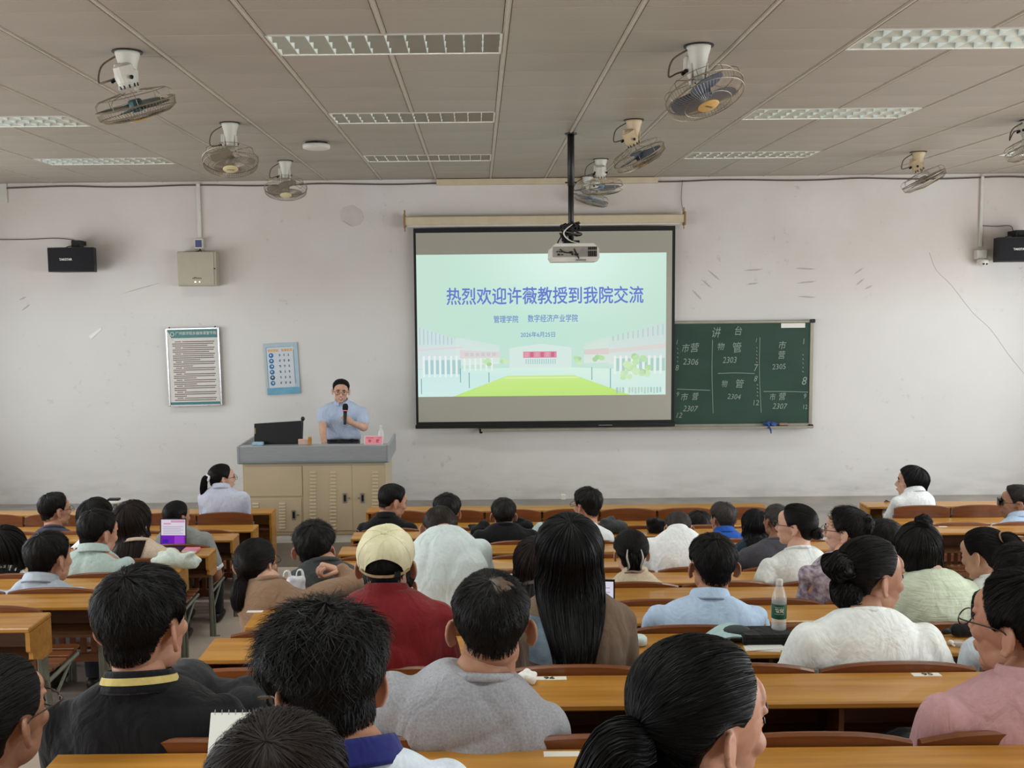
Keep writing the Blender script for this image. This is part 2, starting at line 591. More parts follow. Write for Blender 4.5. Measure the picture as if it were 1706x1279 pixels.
for a in range(n_lo, n_hi + 1):
    x = RX0 + RSP * a
    if -6.5 < x < 7.5:
        cuts = [4.11] + [v for r_ in FIX_ROWS if (a - 1) in FIX_N for v in (PY0 + PSP * r_, PY0 + PSP * (r_ + 1))] + [Y_WALL]
        for i in range(0, len(cuts), 2):
            o = link('runner', rme, ceiling, (x, (cuts[i] + cuts[i + 1]) / 2, Z_CEIL)); o.scale.y = (cuts[i + 1] - cuts[i]) / 7.94

# louvred lamps
M['louvre'] = material('louvre_aluminium', lin(186, 192, 186), 0.3, 0.85)
M['louvre_blade'] = material('louvre_white_blade', lin(226, 232, 228), 0.35, 0.1)
M['tube'] = material('fluorescent_tube', (1, 1, 1, 1), 0.4, emit=6.0, emit_color=(0.90, 1.0, 0.95, 1))
LW, LD = 2 * RSP - 0.03, PSP - 0.012
def lamp_meshes():
    z0, z1 = Z_CEIL - 0.004, Z_CEIL + 0.062
    fr = MB()
    for s in (-1, 1):
        fr.span((-LW / 2, s * LD / 2 - s * 0.012, -0.004), (LW / 2, s * LD / 2, 0.08))
        fr.span((s * LW / 2 - s * 0.012, -LD / 2, -0.004), (s * LW / 2, LD / 2, 0.08))
    fr.span((-LW / 2, -LD / 2, 0.080), (LW / 2, LD / 2, 0.083))
    lo = MB()
    for j in range(4):
        y = -LD / 2 + 0.01 + (LD - 0.02) * j / 3
        for s in (-1, 1):
            if (j == 0 and s < 0) or (j == 3 and s > 0): continue
            lo.quad((-LW / 2 + 0.01, y, -0.002), (LW / 2 - 0.01, y, -0.002), (LW / 2 - 0.01, y + s * 0.030, 0.052), (-LW / 2 + 0.01, y + s * 0.030, 0.052))
    cr = MB()
    cr.prism([(-0.002, -LD / 2 + 0.01, -0.002), (0.002, -LD / 2 + 0.01, -0.002), (0.008, -LD / 2 + 0.01, 0.050), (-0.008, -LD / 2 + 0.01, 0.050)], None, (0, LD - 0.02, 0))
    tb = MB()
    for j in range(3):
        y = -LD / 2 + 0.01 + (LD - 0.02) * (j + 0.5) / 3
        tb.tube([(-LW / 2 + 0.03, y, 0.064), (LW / 2 - 0.03, y, 0.064)], 0.009, 8)
    return fr.mesh('frame', M['white_pl']), lo.mesh('reflector', M['louvre']), cr.mesh('louvre_blade', M['louvre_blade']), tb.mesh('tube', M['tube'])
LM = lamp_meshes()
lamp_words = {-7: 'above the posters', -2: 'above the projection screen', 3: 'above the chalkboard', 8: 'beyond the chalkboard'}
row_words = {1: 'first and largest in its row', 6: 'second in its row', 11: 'nearest the wall in its row'}
for a in FIX_N:
    for r in (-8, -4) + FIX_ROWS:
        x, y = RX0 + RSP * (a + 1), PY0 + PSP * (r + 0.5)
        shown = r > 0
        if shown and not (a == 8 and r < 6) and not (a == -7 and r == 1):
            t = thing('ceiling_lamp', 'louvred fluorescent ceiling lamp %s, %s' % (lamp_words[a], row_words[r]), 'lamp', (x, y, Z_CEIL), 'louvred ceiling lamps')
        else:
            t = thing('ceiling_lamp', 'louvred ceiling lamp over the rear seats, %s, %s' % (lamp_words[a], {-8: 'last but one', -4: 'above the near seats', 1: 'level with the largest lamp', 6: 'beside the edge'}[r]), 'lamp', (x, y, Z_CEIL if shown else Z_CEIL - 0.09), 'louvred ceiling lamps out of sight')
        link('frame', LM[0], t); link('reflector', LM[1], t); link('tube', LM[3], t)
        for j in range(11):
            link('louvre_blade', LM[2], t, (-LW / 2 + LW * (j + 1) / 12, 0, 0))
        l = bpy.data.lights.new('lamp_light', 'AREA')
        l.shape = 'RECTANGLE'; l.size, l.size_y = LW - 0.1, LD - 0.05
        l.energy = 11.5
        l.color = (0.95, 1.0, 0.96)
        l.spread = math.radians(125)
        lo = bpy.data.objects.new('lamp_light', l); COL.objects.link(lo); lo.parent = t; lo.location = (0, 0, -0.012)

# ------------------------------------------------------------------ seats and desks
SW = 0.53
def seat_meshes():
    W = SW - 0.022
    rail = MB()
    n = 12
    for s in (0,):
        xs = np.linspace(-W / 2, W / 2, n)
        top = S_TOP - 0.028 * (np.abs(xs) / (W / 2)) ** 2.6
        bow = -0.012 * (1 - (xs / (W / 2)) ** 2)
        prof = []
        for i in range(n):
            y = bow[i]
            prof.append([(xs[i], y - 0.012, 0.665), (xs[i], y + 0.012, 0.665), (xs[i], y + 0.010, top[i] - 0.006), (xs[i], y + 0.002, top[i]), (xs[i], y - 0.006, top[i]), (xs[i], y - 0.014, top[i] - 0.006)])
        G = np.array(prof)
        rail.grid(G, wrap=True)
        k = rail.n
        rail.f.append(tuple(range(k - 6, k))); rail.mi.append(0)
        rail.f.append(tuple(range(k - 6 * n + 5, k - 6 * n - 1, -1))); rail.mi.append(0)
    slat = MB(); slat.box((0, 0, 0.53), (0.034, 0.012, 0.285), 0.003)
    low = MB(); low.box((0, 0.0, 0.40), (W, 0.022, 0.05), 0.004)
    pan = MB()
    for i in range(5):
        pan.box((0, 0.075 + i * 0.084, 0.425 + 0.006 * abs(i - 2)), (W - 0.02, 0.074, 0.018), 0.004)
    fr = MB()
    for s in (1,):
        x = 0
        fr.tube([(x, 0.02, 0.70), (x, 0.025, 0.42), (x, 0.06, 0.22), (x, 0.05, 0.02)], [0.012, 0.016, 0.016, 0.02], 6, sub=3)
        fr.tube([(x, 0.04, 0.40), (x, 0.40, 0.41)], 0.011, 6)
        fr.tube([(x, 0.06, 0.26), (x, 0.30, 0.40)], 0.009, 6)
        fr.box((x, 0.05, 0.008), (0.04, 0.22, 0.016), 0.003)
    return (rail.mesh('backrest', M['seat'], True), slat.mesh('slat', M['slat']), low.mesh('lower_rail', M['seat']), pan.mesh('seat_pan', M['seat']), fr.mesh('frame', M['iron']))
SM = seat_meshes()
SM[0].polygons.foreach_set('use_smooth', [False] * len(SM[0].polygons))
ORD = ['first', 'second', 'third', 'fourth', 'fifth', 'sixth', 'seventh', 'eighth', 'ninth', 'tenth', 'eleventh', 'twelfth']
# blocks: x of first boundary (at the aisle), direction, number of seats, words
BLOCKS = [(-2.09, -1, 6, 'under the posters'), (-1.02, 1, 7, 'under the screen'), (3.81, 1, 5, 'past the chalkboard')]
def px_of(x, y): return PPX + F_PX * x / y
for bi, (bx, sg, cnt, words) in enumerate(BLOCKS):
    for k in range(-2, 10):
        y, z = dk(k), zk(k)
        if k < 0 and bi != 1: continue
        xs = [bx + sg * SW * (i + 0.5) for i in range(cnt)]
        vis = [x for x in xs if k < 0 or (-70 < px_of(x + SW / 2, y) and px_of(x - SW / 2, y) < 1776)]
        if not vis: continue
        for i, x in enumerate(xs):
            if x not in vis: continue
            rw = '%s row from the stage' % ORD[9 - k]
            t = thing('auditorium_seat', 'slatted wooden seat, %s from the aisle, %s, %s' % (ORD[i], rw, words), 'seat', (x, y, z), 'seats %s' % words)
            link('backrest', SM[0], t); link('lower_rail', SM[2], t); link('seat_pan', SM[3], t); link('side_frame', SM[4], t, (SW / 2 - 0.015, 0, 0)); link('side_frame', SM[4], t, (0.015 - SW / 2, 0, 0))
            if k >= 3 or (bi == 0):
                for j in range(8):
                    link('slat', SM[1], t, (-0.205 + 0.41 * j / 7, 0, 0))
            else:
                sl = MB()
                if 'slats_joined' not in M:
                    for j in range(8):
                        sl.box((-0.205 + 0.41 * j / 7, 0, 0.53), (0.034, 0.012, 0.285), 0.003)
                    M['slats_joined'] = sl.mesh('slats', M['slat'])
                link('slats', M['slats_joined'], t)
        # the desk hung behind this row of seat backs
        x0, x1 = bx - sg * 0.05, bx + sg * (SW * cnt + 0.05)
        x0, x1 = min(x0, x1), max(x0, x1)
        t = thing('desk_row', 'continuous honey-coloured desk top behind the %s row of seats from the stage, %s' % (ORD[9 - k], words), 'desk', ((x0 + x1) / 2, y, z), 'desk rows')
        hw = (x1 - x0) / 2
        DESK_Z = DESK_Z0 - (0.085 if k == 9 else 0.0)
        top = MB(); top.span((-hw, -0.265, DESK_Z - 0.022), (hw, -0.030, DESK_Z), 0.005); top.obj('desk_top', M['desk'], t)
        sh = MB(); sh.span((-hw + 0.02, -0.245, DESK_Z - 0.175), (hw - 0.02, -0.035, DESK_Z - 0.160)); sh.obj('shelf_board', M['shelf'], t)
        bk = MB(); bk.span((-hw + 0.02, -0.05, DESK_Z - 0.160), (hw - 0.02, -0.038, DESK_Z - 0.022)); bk.obj('shelf_back', M['shelf'], t)
        for s in (-1, 1):
            e = MB(); yy = [(-0.260, -0.022), (-0.260, -0.11), (-0.235, -0.125), (-0.235, -0.155), (-0.14, -0.19), (-0.035, -0.19), (-0.035, -0.022)]
            e.prism([(s * hw - s * 0.022, a, DESK_Z + b) for a, b in yy], None, (s * 0.020, 0, 0)); e.obj('end_panel', M['desk'], t)
        for i in range(1, cnt):
            dv = MB(); dv.span((-0.008, -0.23, DESK_Z - 0.16), (0.008, -0.05, DESK_Z - 0.022))
            dv.obj('divider', M['shelf'], t, loc=(bx + sg * SW * i - (x0 + x1) / 2, 0, 0))
        for i in range(cnt + 1):
            lg = MB(); lg.tube([(0, -0.06, 0.0), (0, -0.06, DESK_Z - 0.17)], 0.014, 6); lg.box((0, -0.045, 0.008), (0.05, 0.06, 0.016), 0.003)
            lg.obj('leg', M['iron'], t, loc=(bx + sg * SW * i - (x0 + x1) / 2, 0, 0))
    # the front desk, used by the first row
    x0, x1 = bx - sg * 0.08, bx + sg * (SW * cnt + 0.08)
    x0, x1 = min(x0, x1), max(x0, x1)
    yF = dk(9) + 0.49
    t = thing('front_desk', 'front-most honey-coloured desk facing the stage, %s' % words, 'desk', ((x0 + x1) / 2, yF, 0), 'front desks')
    hw = (x1 - x0) / 2
    a = MB(); a.span((-hw, -0.11, 0.680), (hw, 0.11, 0.702), 0.005); a.obj('desk_top', M['desk'], t)
    a = MB(); a.span((-hw + 0.02, 0.085, 0.05), (hw - 0.02, 0.10, 0.680)); a.obj('front_panel', M['desk'], t)
    a = MB(); a.span((-hw + 0.02, -0.09, 0.53), (hw - 0.02, 0.085, 0.545)); a.obj('shelf_board', M['shelf'], t)
    for s in (-1, 1):
        a = MB(); a.span((s * hw, -0.105, 0.0), (s * (hw - 0.022), 0.105, 0.680)); a.obj('end_panel', M['desk'], t)
    for i in range(1, cnt):
        a = MB(); a.span((-0.008, -0.08, 0.0), (0.008, 0.085, 0.680)); a.obj('divider', M['shelf'], t, loc=(bx + sg * SW * i - (x0 + x1) / 2, 0, 0))
# ------------------------------------------------------------------ projection screen
YS = 11.93
def frame_from(px0, py0, px1, py1, Y):
    """world x/z extents of a wall rectangle seen between two pixels"""
    a, b = at(px0, py0, Y), at(px1, py1, Y)
    return a.x, b.x, b.z, a.z
TILT = math.radians(0.55)     # everything hung on this wall leans by about this much in the picture because of the camera's roll: kept upright here

sx0, sx1 = at(691, 545, YS).x, at(1124, 545, YS).x
sz0, sz1 = at(908, 707, YS).z, at(908, 378, YS).z
scx = (sx0 + sx1) / 2
screen = thing('projection_screen', 'pull-down projection screen with black border showing a pale green slide', 'screen', (scx, YS, sz0))
hw, hh = (sx1 - sx0) / 2, sz1 - sz0
M['screen_black'] = material('screen_border', lin(14, 14, 16), 0.6)
M['screen_fabric'] = material('screen_fabric', lin(176, 174, 162), 0.85, var=0.02, vscale=0.8)
a = MB(); a.span((-hw, 0, 0), (hw, 0.004, hh)); a.obj('border_cloth', M['screen_black'], screen)
fx0, fx1 = at(695, 545, YS).x - scx, at(1119, 545, YS).x - scx
fz0, fz1 = at(908, 701, YS).z - sz0, at(908, 386, YS).z - sz0
a = MB(); a.span((fx0, -0.003, fz0), (fx1, 0.0, fz1)); a.obj('fabric', M['screen_fabric'], screen)
a = MB(); a.span((-hw - 0.01, -0.02, -0.035), (hw + 0.01, 0.02, 0.012), 0.006); a.obj('weight_bar', M['black_pl'], screen)
a = MB(); a.tube([(0.02 - hw + 0.70 * 2 * hw, -0.021, -0.012), (-hw + 0.76 * 2 * hw, -0.021, -0.012)], 0.004, 6); a.obj('bar_mark', M['chrome'], screen)
cz = at(908, 366, YS).z - sz0
cx0, cx1 = at(674, 366, YS).x - scx, at(1140, 366, YS).x - scx
a = MB(); a.span((cx0, -0.05, cz - 0.055), (cx1, 0.06, cz + 0.05), 0.012); a.obj('casing', M['cream_pl'], screen)
a = MB(); a.tube([(cx0 + 0.02, -0.0, cz - 0.055), (cx1 - 0.02, -0.0, cz - 0.055)], 0.018, 8); a.obj('roller', M['white_pl'], screen)
for x in (cx0, cx1):
    a = MB(); a.box((x, 0.0, cz), (0.02, 0.12, 0.16), 0.004); a.tube([(x, 0.02, cz + 0.06), (x, 0.02, cz + 0.13)], 0.01, 6); a.tube([(x, 0.02, cz - 0.06), (x, 0.02, cz - 0.12)], 0.008, 6)
    a.obj('end_bracket', material('bracket_brass', lin(150, 118, 80), 0.5, 0.3), screen)

# slide picture, made of light: a mesh with a colour for every corner
px0, px1 = at(695, 540, YS).x - scx, at(1109.5, 540, YS).x - scx
pz0, pz1 = at(903, 659, YS).z - sz0, at(903, 422.5, YS).z - sz0
PW, PH = px1 - px0, pz1 - pz0
def slide_material():
    m = bpy.data.materials.new('projected_light')
    m.use_nodes = True
    nt = m.node_tree; nt.nodes.clear()
    at_ = nt.nodes.new('ShaderNodeVertexColor'); at_.layer_name = 'tint'
    e = nt.nodes.new('ShaderNodeEmission'); e.inputs[1].default_value = 1.0
    o = nt.nodes.new('ShaderNodeOutputMaterial')
    nt.links.new(at_.outputs[0], e.inputs[0]); nt.links.new(e.outputs[0], o.inputs[0])
    return m
M['slide'] = slide_material()
class Paint:
    def __init__(s): s.v, s.f, s.c, s.layer = [], [], [], 0
    def poly(s, pts, col, layer=0):
        k = len(s.v)
        y = -0.0045 - 0.0006 * layer
        cols = col if isinstance(col, list) else [col] * len(pts)
        for (u, v), cc in zip(pts, cols):
            s.v.append((px0 + u * PW, y, pz0 + v * PH)); s.c.append(lin(*cc))
        s.f.append(tuple(range(k, k + len(pts))))
    def rect(s, u0, v0, u1, v1, col, layer=0): s.poly([(u0, v0), (u1, v0), (u1, v1), (u0, v1)], col, layer)
    def obj(s, name, parent):
        me = bpy.data.meshes.new(name); me.from_pydata(s.v, [], s.f); me.materials.append(M['slide'])
        ca = me.color_attributes.new('tint', 'FLOAT_COLOR', 'POINT')
        ca.data.foreach_set('color', np.array(s.c).ravel())
        return link(name, me, parent)
P = Paint()
N = 14
def skycol(u, v):
    d = math.exp(-((u - 0.60) ** 2 / 0.10 + (v - 1.0) ** 2 / 0.16))
    e = max(0.0, 0.5 - v) * 2
    r = 196 + 24 * d + 10 * e; g = 228 + 16 * d + 2 * e; b = 212 + 22 * d + 8 * e
    side = abs(u - 0.5) * 2
    return (r - 8 * (1 - side) * (1 - d), g - 2 * (1 - d), b - 2 * (1 - d))
for i in range(N):
    for j in range(N):
        u0, u1, v0, v1 = i / N, (i + 1) / N, j / N, (j + 1) / N
        P.poly([(u0, v0), (u1, v0), (u1, v1), (u0, v1)], [skycol(u0, v0), skycol(u1, v0), skycol(u1, v1), skycol(u0, v1)])
# paved ground and lawn
P.poly([(0, 0), (1, 0), (1, 0.17), (0.62, 0.2), (0.36, 0.2), (0, 0.19)], [(208, 236, 232), (206, 234, 228), (214, 238, 228), (216, 240, 226), (216, 240, 226), (204, 234, 230)], 1)
P.poly([(0.14, 0), (0.86, 0), (0.63, 0.145), (0.36, 0.145)], [(190, 230, 128), (190, 228, 124), (202, 234, 140), (204, 234, 144)], 2)
P.poly([(0.345, 0.125), (0.65, 0.125), (0.64, 0.132), (0.352, 0.132)], (220, 240, 190), 3)
# far building with a red screen
P.poly([(0.37, 0.2), (0.62, 0.2), (0.62, 0.34), (0.5, 0.37), (0.37, 0.34)], [(214, 232, 226)] * 5, 2)
P.rect(0.425, 0.27, 0.56, 0.315, (216, 150, 168), 3)
for i in range(6): P.rect(0.432 + i * 0.021, 0.275, 0.446 + i * 0.021, 0.31, [(224, 160, 176), (206, 112, 142)][i % 2], 4)
for i in range(14): P.rect(0.435 + i * 0.009, 0.225, 0.439 + i * 0.009, 0.262, (172, 206, 204), 4)
# buildings along both sides
def wing(pts, col): P.poly(pts, col, 2)
wing([(0, 0.20), (0.155, 0.22), (0.155, 0.41), (0, 0.50)], [(212, 226, 228), (214, 230, 228), (208, 226, 224), (204, 222, 222)])
wing([(0.155, 0.22), (0.33, 0.23), (0.33, 0.36), (0.155, 0.42)], [(220, 232, 228), (216, 234, 226), (206, 228, 220), (210, 228, 224)])
for i in range(9):
    u = 0.008 + i * 0.016; P.rect(u, 0.37, u + 0.004, 0.49 - i * 0.009, (178, 206, 208), 3)
P.poly([(0, 0.325), (0.18, 0.345), (0.18, 0.355), (0, 0.338)], (224, 212, 214), 3)
P.poly([(0.17, 0.27), (0.33, 0.275), (0.33, 0.315), (0.17, 0.33)], [(222, 214, 214)] * 4, 3)
for i in range(7): P.rect(0.02 + i * 0.022, 0.14, 0.029 + i * 0.022, 0.29, (230, 240, 238), 4)
for i in range(7): P.rect(0.029 + i * 0.022, 0.16, 0.042 + i * 0.022, 0.26, (170, 206, 208), 4)
for i in range(6): P.rect(0.185 + i * 0.022, 0.18, 0.192 + i * 0.022, 0.27, (232, 240, 236), 4)
for i in range(6): P.rect(0.19 + i * 0.022, 0.285, 0.205 + i * 0.022, 0.31, (206, 204, 206), 4)
wing([(0.67, 0.23), (0.78, 0.23), (0.78, 0.42), (0.67, 0.37)], [(218, 232, 222), (216, 230, 222), (208, 226, 218), (208, 226, 216)])
wing([(0.77, 0.22), (1, 0.20), (1, 0.52), (0.77, 0.40)], [(214, 228, 224), (210, 226, 222), (204, 220, 216), (208, 224, 218)])
P.poly([(0.67, 0.29), (0.77, 0.29), (0.77, 0.335), (0.67, 0.325)], (220, 208, 206), 3)
P.poly([(0.77, 0.30), (1, 0.33), (1, 0.365), (0.77, 0.325)], (220, 214, 210), 3)
for i in range(11): P.rect(0.785 + i * 0.02, 0.385 + i * 0.004, 0.79 + i * 0.02, 0.42 + i * 0.008, (182, 208, 206), 3)
for i in range(9): P.rect(0.79 + i * 0.023, 0.15, 0.80 + i * 0.023, 0.28, (230, 240, 234), 4)
for i in range(9): P.rect(0.80 + i * 0.023, 0.17, 0.812 + i * 0.023, 0.26, (176, 208, 204), 4)
# trees and posts
def blob(u, v, ru, rv, col, layer=5):
    pts = [(u + ru * math.cos(t) * (0.85 + 0.3 * random.random()), v + rv * math.sin(t) * (0.85 + 0.3 * random.random())) for t in np.linspace(0, 2 * PI, 11)[:-1]]
    P.poly(pts, col, layer)
for (u, v, r) in ((0.86, 0.19, 0.035), (0.89, 0.25, 0.03), (0.84, 0.14, 0.025), (0.73, 0.26, 0.022), (0.92, 0.17, 0.028), (0.28, 0.24, 0.02), (0.35, 0.24, 0.018), (0.64, 0.25, 0.02)):
    for q in range(5):
        blob(u + random.uniform(-1, 1) * r * 0.7, v + random.uniform(-1, 1) * r, r * 0.5, r * 0.75, random.choice([(186, 222, 170), (196, 228, 182), (206, 232, 190), (176, 212, 160)]), 5 + q % 2)
for u, v0, v1 in ((0.012, 0.02, 0.13), (0.205, 0.06, 0.17), (0.17, 0.1, 0.2), (0.775, 0.05, 0.19), (0.285, 0.1, 0.17), (0.70, 0.11, 0.2)):
    P.rect(u, v0, u + 0.0035, v1, (130, 172, 176), 7)
for i in range(16): P.rect(0.80 + i * 0.0125, 0.01 + 0.004 * (i % 3), 0.807 + i * 0.0125, 0.055, random.choice([(186, 212, 196), (222, 238, 226), (170, 200, 196)]), 6)
P.obj('slide_picture', screen)
M['slide_ink'] = emission('slide_lettering', lin(104, 126, 204), 1.0)
M['slide_ink2'] = emission('slide_small_lettering', lin(112, 138, 196), 1.0)
def on_slide(s, px, py, wpx, name, mat, bold, hpx):
    p = at(px, py, YS - 0.012)
    me = text_mesh(s, 1.0, 0.0)
    xs = [v.co.x for v in me.vertices]; ys = [v.co.y for v in me.vertices]
    sxx = (wpx * YS / F_PX) / (max(xs) - min(xs)); syy = (hpx * YS / F_PX) / (max(ys) - min(ys))
    V0 = np.array([v.co[:] for v in me.vertices]); F0 = [tuple(q.vertices) for q in me.polygons]
    V0[:, 0] -= (max(xs) + min(xs)) / 2; V0[:, 1] -= (max(ys) + min(ys)) / 2
    mb_ = MB()
    for i_, (ox, oy) in enumerate(((0, 0), (bold, 0), (-bold, 0), (0, bold), (0, -bold))[:(5 if bold > 0 else 1)]):
        W0 = (V0 + np.array([ox, oy, 0])) * np.array([sxx, syy, 1]); W0[:, 2] = 0.0002 * i_
        mb_.add(W0, F0)
    m2 = mb_.mesh(name, mat)
    link(name, m2, screen, (p.x - scx, -0.0105, p.z - sz0), (PI / 2, 0, 0))
on_slide('热烈欢迎许薇教授到我院交流', 908, 492, 326, 'slide_title', M['slide_ink'], 0.016, 28)
on_slide('管理学院', 843, 531.5, 41, 'slide_subtitle', M['slide_ink2'], 0.012, 12)
on_slide('数字经济产业学院', 921, 530, 83, 'slide_subtitle', M['slide_ink2'], 0.012, 12.5)
on_slide('2026年6月25日', 896, 557, 57, 'slide_date', M['slide_ink2'], 0.010, 9)

# ------------------------------------------------------------------ chalkboard
YB = 11.99
bx0, bx1 = at(798, 650, YB).x, at(1351, 620, YB).x
bz0, bz1 = at(1200, 709, YB).z, at(1238, 535.5, YB).z
board = thing('chalkboard', 'dark green chalkboard with handwritten chalk columns and grey frame', 'chalkboard', (bx0, YB, bz0))
bw, bh = bx1 - bx0, bz1 - bz0
M['board'] = material('green_board', lin(34, 62, 52), 0.7, color2=lin(46, 74, 62), vscale=1.6, stretch=(1, 1, 1.5))
M['boardframe'] = material('board_frame', lin(150, 146, 132), 0.45, 0.3, var=0.08)
M['chalk'] = material('chalk', lin(150, 164, 154), 0.95, spec=0.1)
M['chalk_faint'] = material('faint_chalk', lin(120, 140, 130), 0.95, spec=0.1)
a = MB(); a.span((0, 0, 0), (bw, 0.03, bh)); a.obj('writing_surface', M['board'], board)
for (n_, p, q) in (('frame_rail', (0, -0.012, -0.02), (bw, 0.05, 0.022)), ('frame_rail', (0, -0.012, bh - 0.022), (bw, 0.05, bh + 0.012)), ('frame_rail', (bw - 0.02, -0.012, -0.02), (bw + 0.022, 0.05, bh + 0.012)), ('frame_rail', (-0.02, -0.012, -0.02), (0.02, 0.05, bh + 0.012))):
    a = MB(); a.span(p, q, 0.006); a.obj(n_, M['boardframe'], board)
a = MB(); a.span((0.02, -0.09, -0.032), (bw + 0.01, 0.0, -0.018), 0.004); a.span((0.02, -0.092, -0.032), (bw + 0.01, -0.084, 0.0), 0.002); a.obj('chalk_tray', M['boardframe'], board)
for z in (-0.015, bh):
    a = MB(); a.box((bw + 0.004, -0.01, z), (0.06, 0.05, 0.045), 0.008); a.obj('frame_corner', M['dark_metal'], board)
a = MB(); a.tube([(bw * 0.004, -0.02, -0.02), (0.02, -0.05, -0.05)], 0.02, 6); a.obj('frame_corner', M['dark_metal'], board)
lb = at(1322, 542, YB); a = MB(); a.span((lb.x - bx0 - 0.15, -0.004, lb.z - bz0 - 0.028), (lb.x - bx0 + 0.14, -0.001, lb.z - bz0 + 0.028)); a.obj('paper_strip', M['sticker'], board)
def chalk(s, px, py, hpx, rot=0.0, faint=False, sx=0.9, shear=0.12):
    p = at(px, py, YB)
    text('chalk_writing', s, hpx * YB / F_PX * 0.98, M['chalk_faint' if faint else 'chalk'], (p.x - bx0, -0.0025, p.z - bz0), board, (PI / 2, rot, 0), bold=0.0, sx=sx, shear=shear)
for (s, x, y, h) in (('讲', 1193, 555, 19), ('台', 1230, 552, 17), ('市', 1142, 581, 16), ('营', 1157, 580, 17), ('2306', 1151, 603, 15), ('物', 1201, 578, 14), ('管', 1228, 580, 19), ('2303', 1216, 600, 15),
                     ('市', 1303, 576, 15), ('营', 1302, 592, 15), ('2305', 1298, 611, 13), ('物', 1207, 640, 13), ('管', 1232, 640, 16), ('2304', 1223, 661, 13), ('市', 1140, 662, 14), ('营', 1158, 661, 14),
                     ('2307', 1150, 681, 14), ('市', 1287, 662, 13), ('营', 1303, 661, 14), ('2307', 1299, 677, 14), ('7', 1259, 613, 17), ('8', 1259, 631, 14), ('12', 1259, 671, 13), ('1', 1260, 567, 10),
                     ('1', 1339, 569, 14), ('8', 1340, 635, 20), ('9', 1341, 660, 12), ('12', 1341, 678, 11), ('1', 1128, 570, 12), ('9', 1129, 657, 11), ('12', 1131, 692, 13), ('8', 1128, 613, 14)):
    chalk(s, x, y, h, random.uniform(-0.08, 0.08), sx=random.uniform(0.8, 0.95), shear=random.uniform(0.05, 0.25))
def chalk_line(pts, r=0.0042):
    a = MB(); P3 = [at(x, y, YB) for x, y in pts]
    a.tube([(p.x - bx0, -0.001, p.z - bz0) for p in P3], r, 5, sub=3); a.obj('chalk_line', M['chalk'], board)
chalk_line([(1187, 566), (1186, 620), (1188, 688)]); chalk_line([(1266, 562), (1265, 620), (1268, 687)])
chalk_line([(1196, 622), (1225, 621), (1257, 622)]); chalk_line([(1128, 648), (1155, 649), (1183, 650)]); chalk_line([(1272, 652), (1310, 652), (1346, 653)])
for (x, ys) in ((1260, range(578, 605, 6)), (1261, range(640, 664, 6)), (1337, range(590, 624, 7)), (1128, range(580, 606, 7))):
    for y in ys:
        chalk_line([(x, y), (x + 1.5, y + 2)], 0.005)

def on_tray(px): return at(px, 706, YB).x
rag = MB()
rx = on_tray(1281)
R_ = np.random.default_rng(3)
for i in range(7):
    rag.ellip((R_.uniform(-0.06, 0.06), R_.uniform(-0.015, 0.015), R_.uniform(0.015, 0.05)), (R_.uniform(0.03, 0.05), 0.03, R_.uniform(0.018, 0.034)), Euler(tuple(R_.uniform(-1, 1, 3))), 10, 6)
rag.tube([(-0.03, -0.03, 0.03), (-0.015, -0.055, -0.02), (0.0, -0.055, -0.07)], [0.03, 0.03, 0.018], 8, flat=0.5)
V, Fq = remesh(rag, 0.007, 2)
V = V + 0.006 * np.sin(V @ np.array([[90, 40, 10], [20, 100, 60], [50, 10, 120]]).T)
tag(MB().add(V, Fq).obj('cleaning_rag', material('blue_rag', lin(58, 84, 150), 0.9, var=0.25, vscale=30), None, True, (rx, YB - 0.05, bz0 - 0.015)), 'crumpled blue rag lying on the chalk tray', 'rag')
er = thing('board_eraser', 'small dark board eraser beside the blue rag', 'eraser', (on_tray(1303), YB - 0.048, bz0 - 0.018))
a = MB(); a.span((-0.055, -0.025, 0), (0.055, 0.025, 0.02), 0.004); a.obj('felt', material('eraser_felt', lin(60, 52, 50), 0.95), er)
a = MB(); a.span((-0.057, -0.027, 0.02), (0.057, 0.027, 0.05), 0.010); a.obj('handle', material('eraser_back', lin(150, 130, 112), 0.5), er)
for i, px in enumerate((1320, 1329, 1338)):
    a = MB(); a.tube([(-0.03, 0, 0.006), (0.03, 0.004, 0.006)], 0.006, 7)
    tag(a.obj('chalk_stick', M['chalk'], None, True, (on_tray(px), YB - 0.05 + 0.006 * i, bz0 - 0.018)), 'white chalk stick on the tray, %s from the blue rag' % ORD[i], 'chalk', 'chalk sticks')

# ------------------------------------------------------------------ posters
def flat_board(name, label, px, Y, thick, mat, fmat):
    (xa, ya), (xb, yb), (xc, yc), (xd, yd) = px       # tl tr br bl
    tl, tr, br, bl = at(xa, ya, Y), at(xb, yb, Y), at(xc, yc, Y), at(xd, yd, Y)
    o = thing(name, label, 'poster', bl)
    ux = (br - bl); uz = (tl - bl)
    W, H = (ux.length + (tr - tl).length) / 2, (uz.length + (tr - br).length) / 2
    ang = math.atan2(ux.z, ux.x) - ROLL * 0
    o.rotation_euler = (0, -math.atan2(ux.z, ux.x), 0)
    return o, W, H
rule, W, H = flat_board('notice_board', 'framed notice with green header and dense small print', ((279, 548), (365, 546), (370, 674), (283, 676)), 12.0, 0.02, None, None)
M['green_print'] = material('green_print', lin(62, 124, 124), 0.35)
M['paper'] = material('poster_paper', lin(214, 212, 206), 0.35, var=0.02)
a = MB(); a.span((0, 0, 0), (W, 0.025, H), 0.004); a.obj('backing', M['paper'], rule)
for p, q in (((-0.008, -0.01, -0.008), (0.012, 0.028, H + 0.008)), ((W - 0.012, -0.01, -0.008), (W + 0.008, 0.028, H + 0.008)), ((0, -0.01, -0.008), (W, 0.028, 0.012)), ((0, -0.01, H - 0.012), (W, 0.028, H + 0.008))):
    a = MB(); a.span(p, q, 0.003); a.obj('frame_strip', M['chrome'], rule)
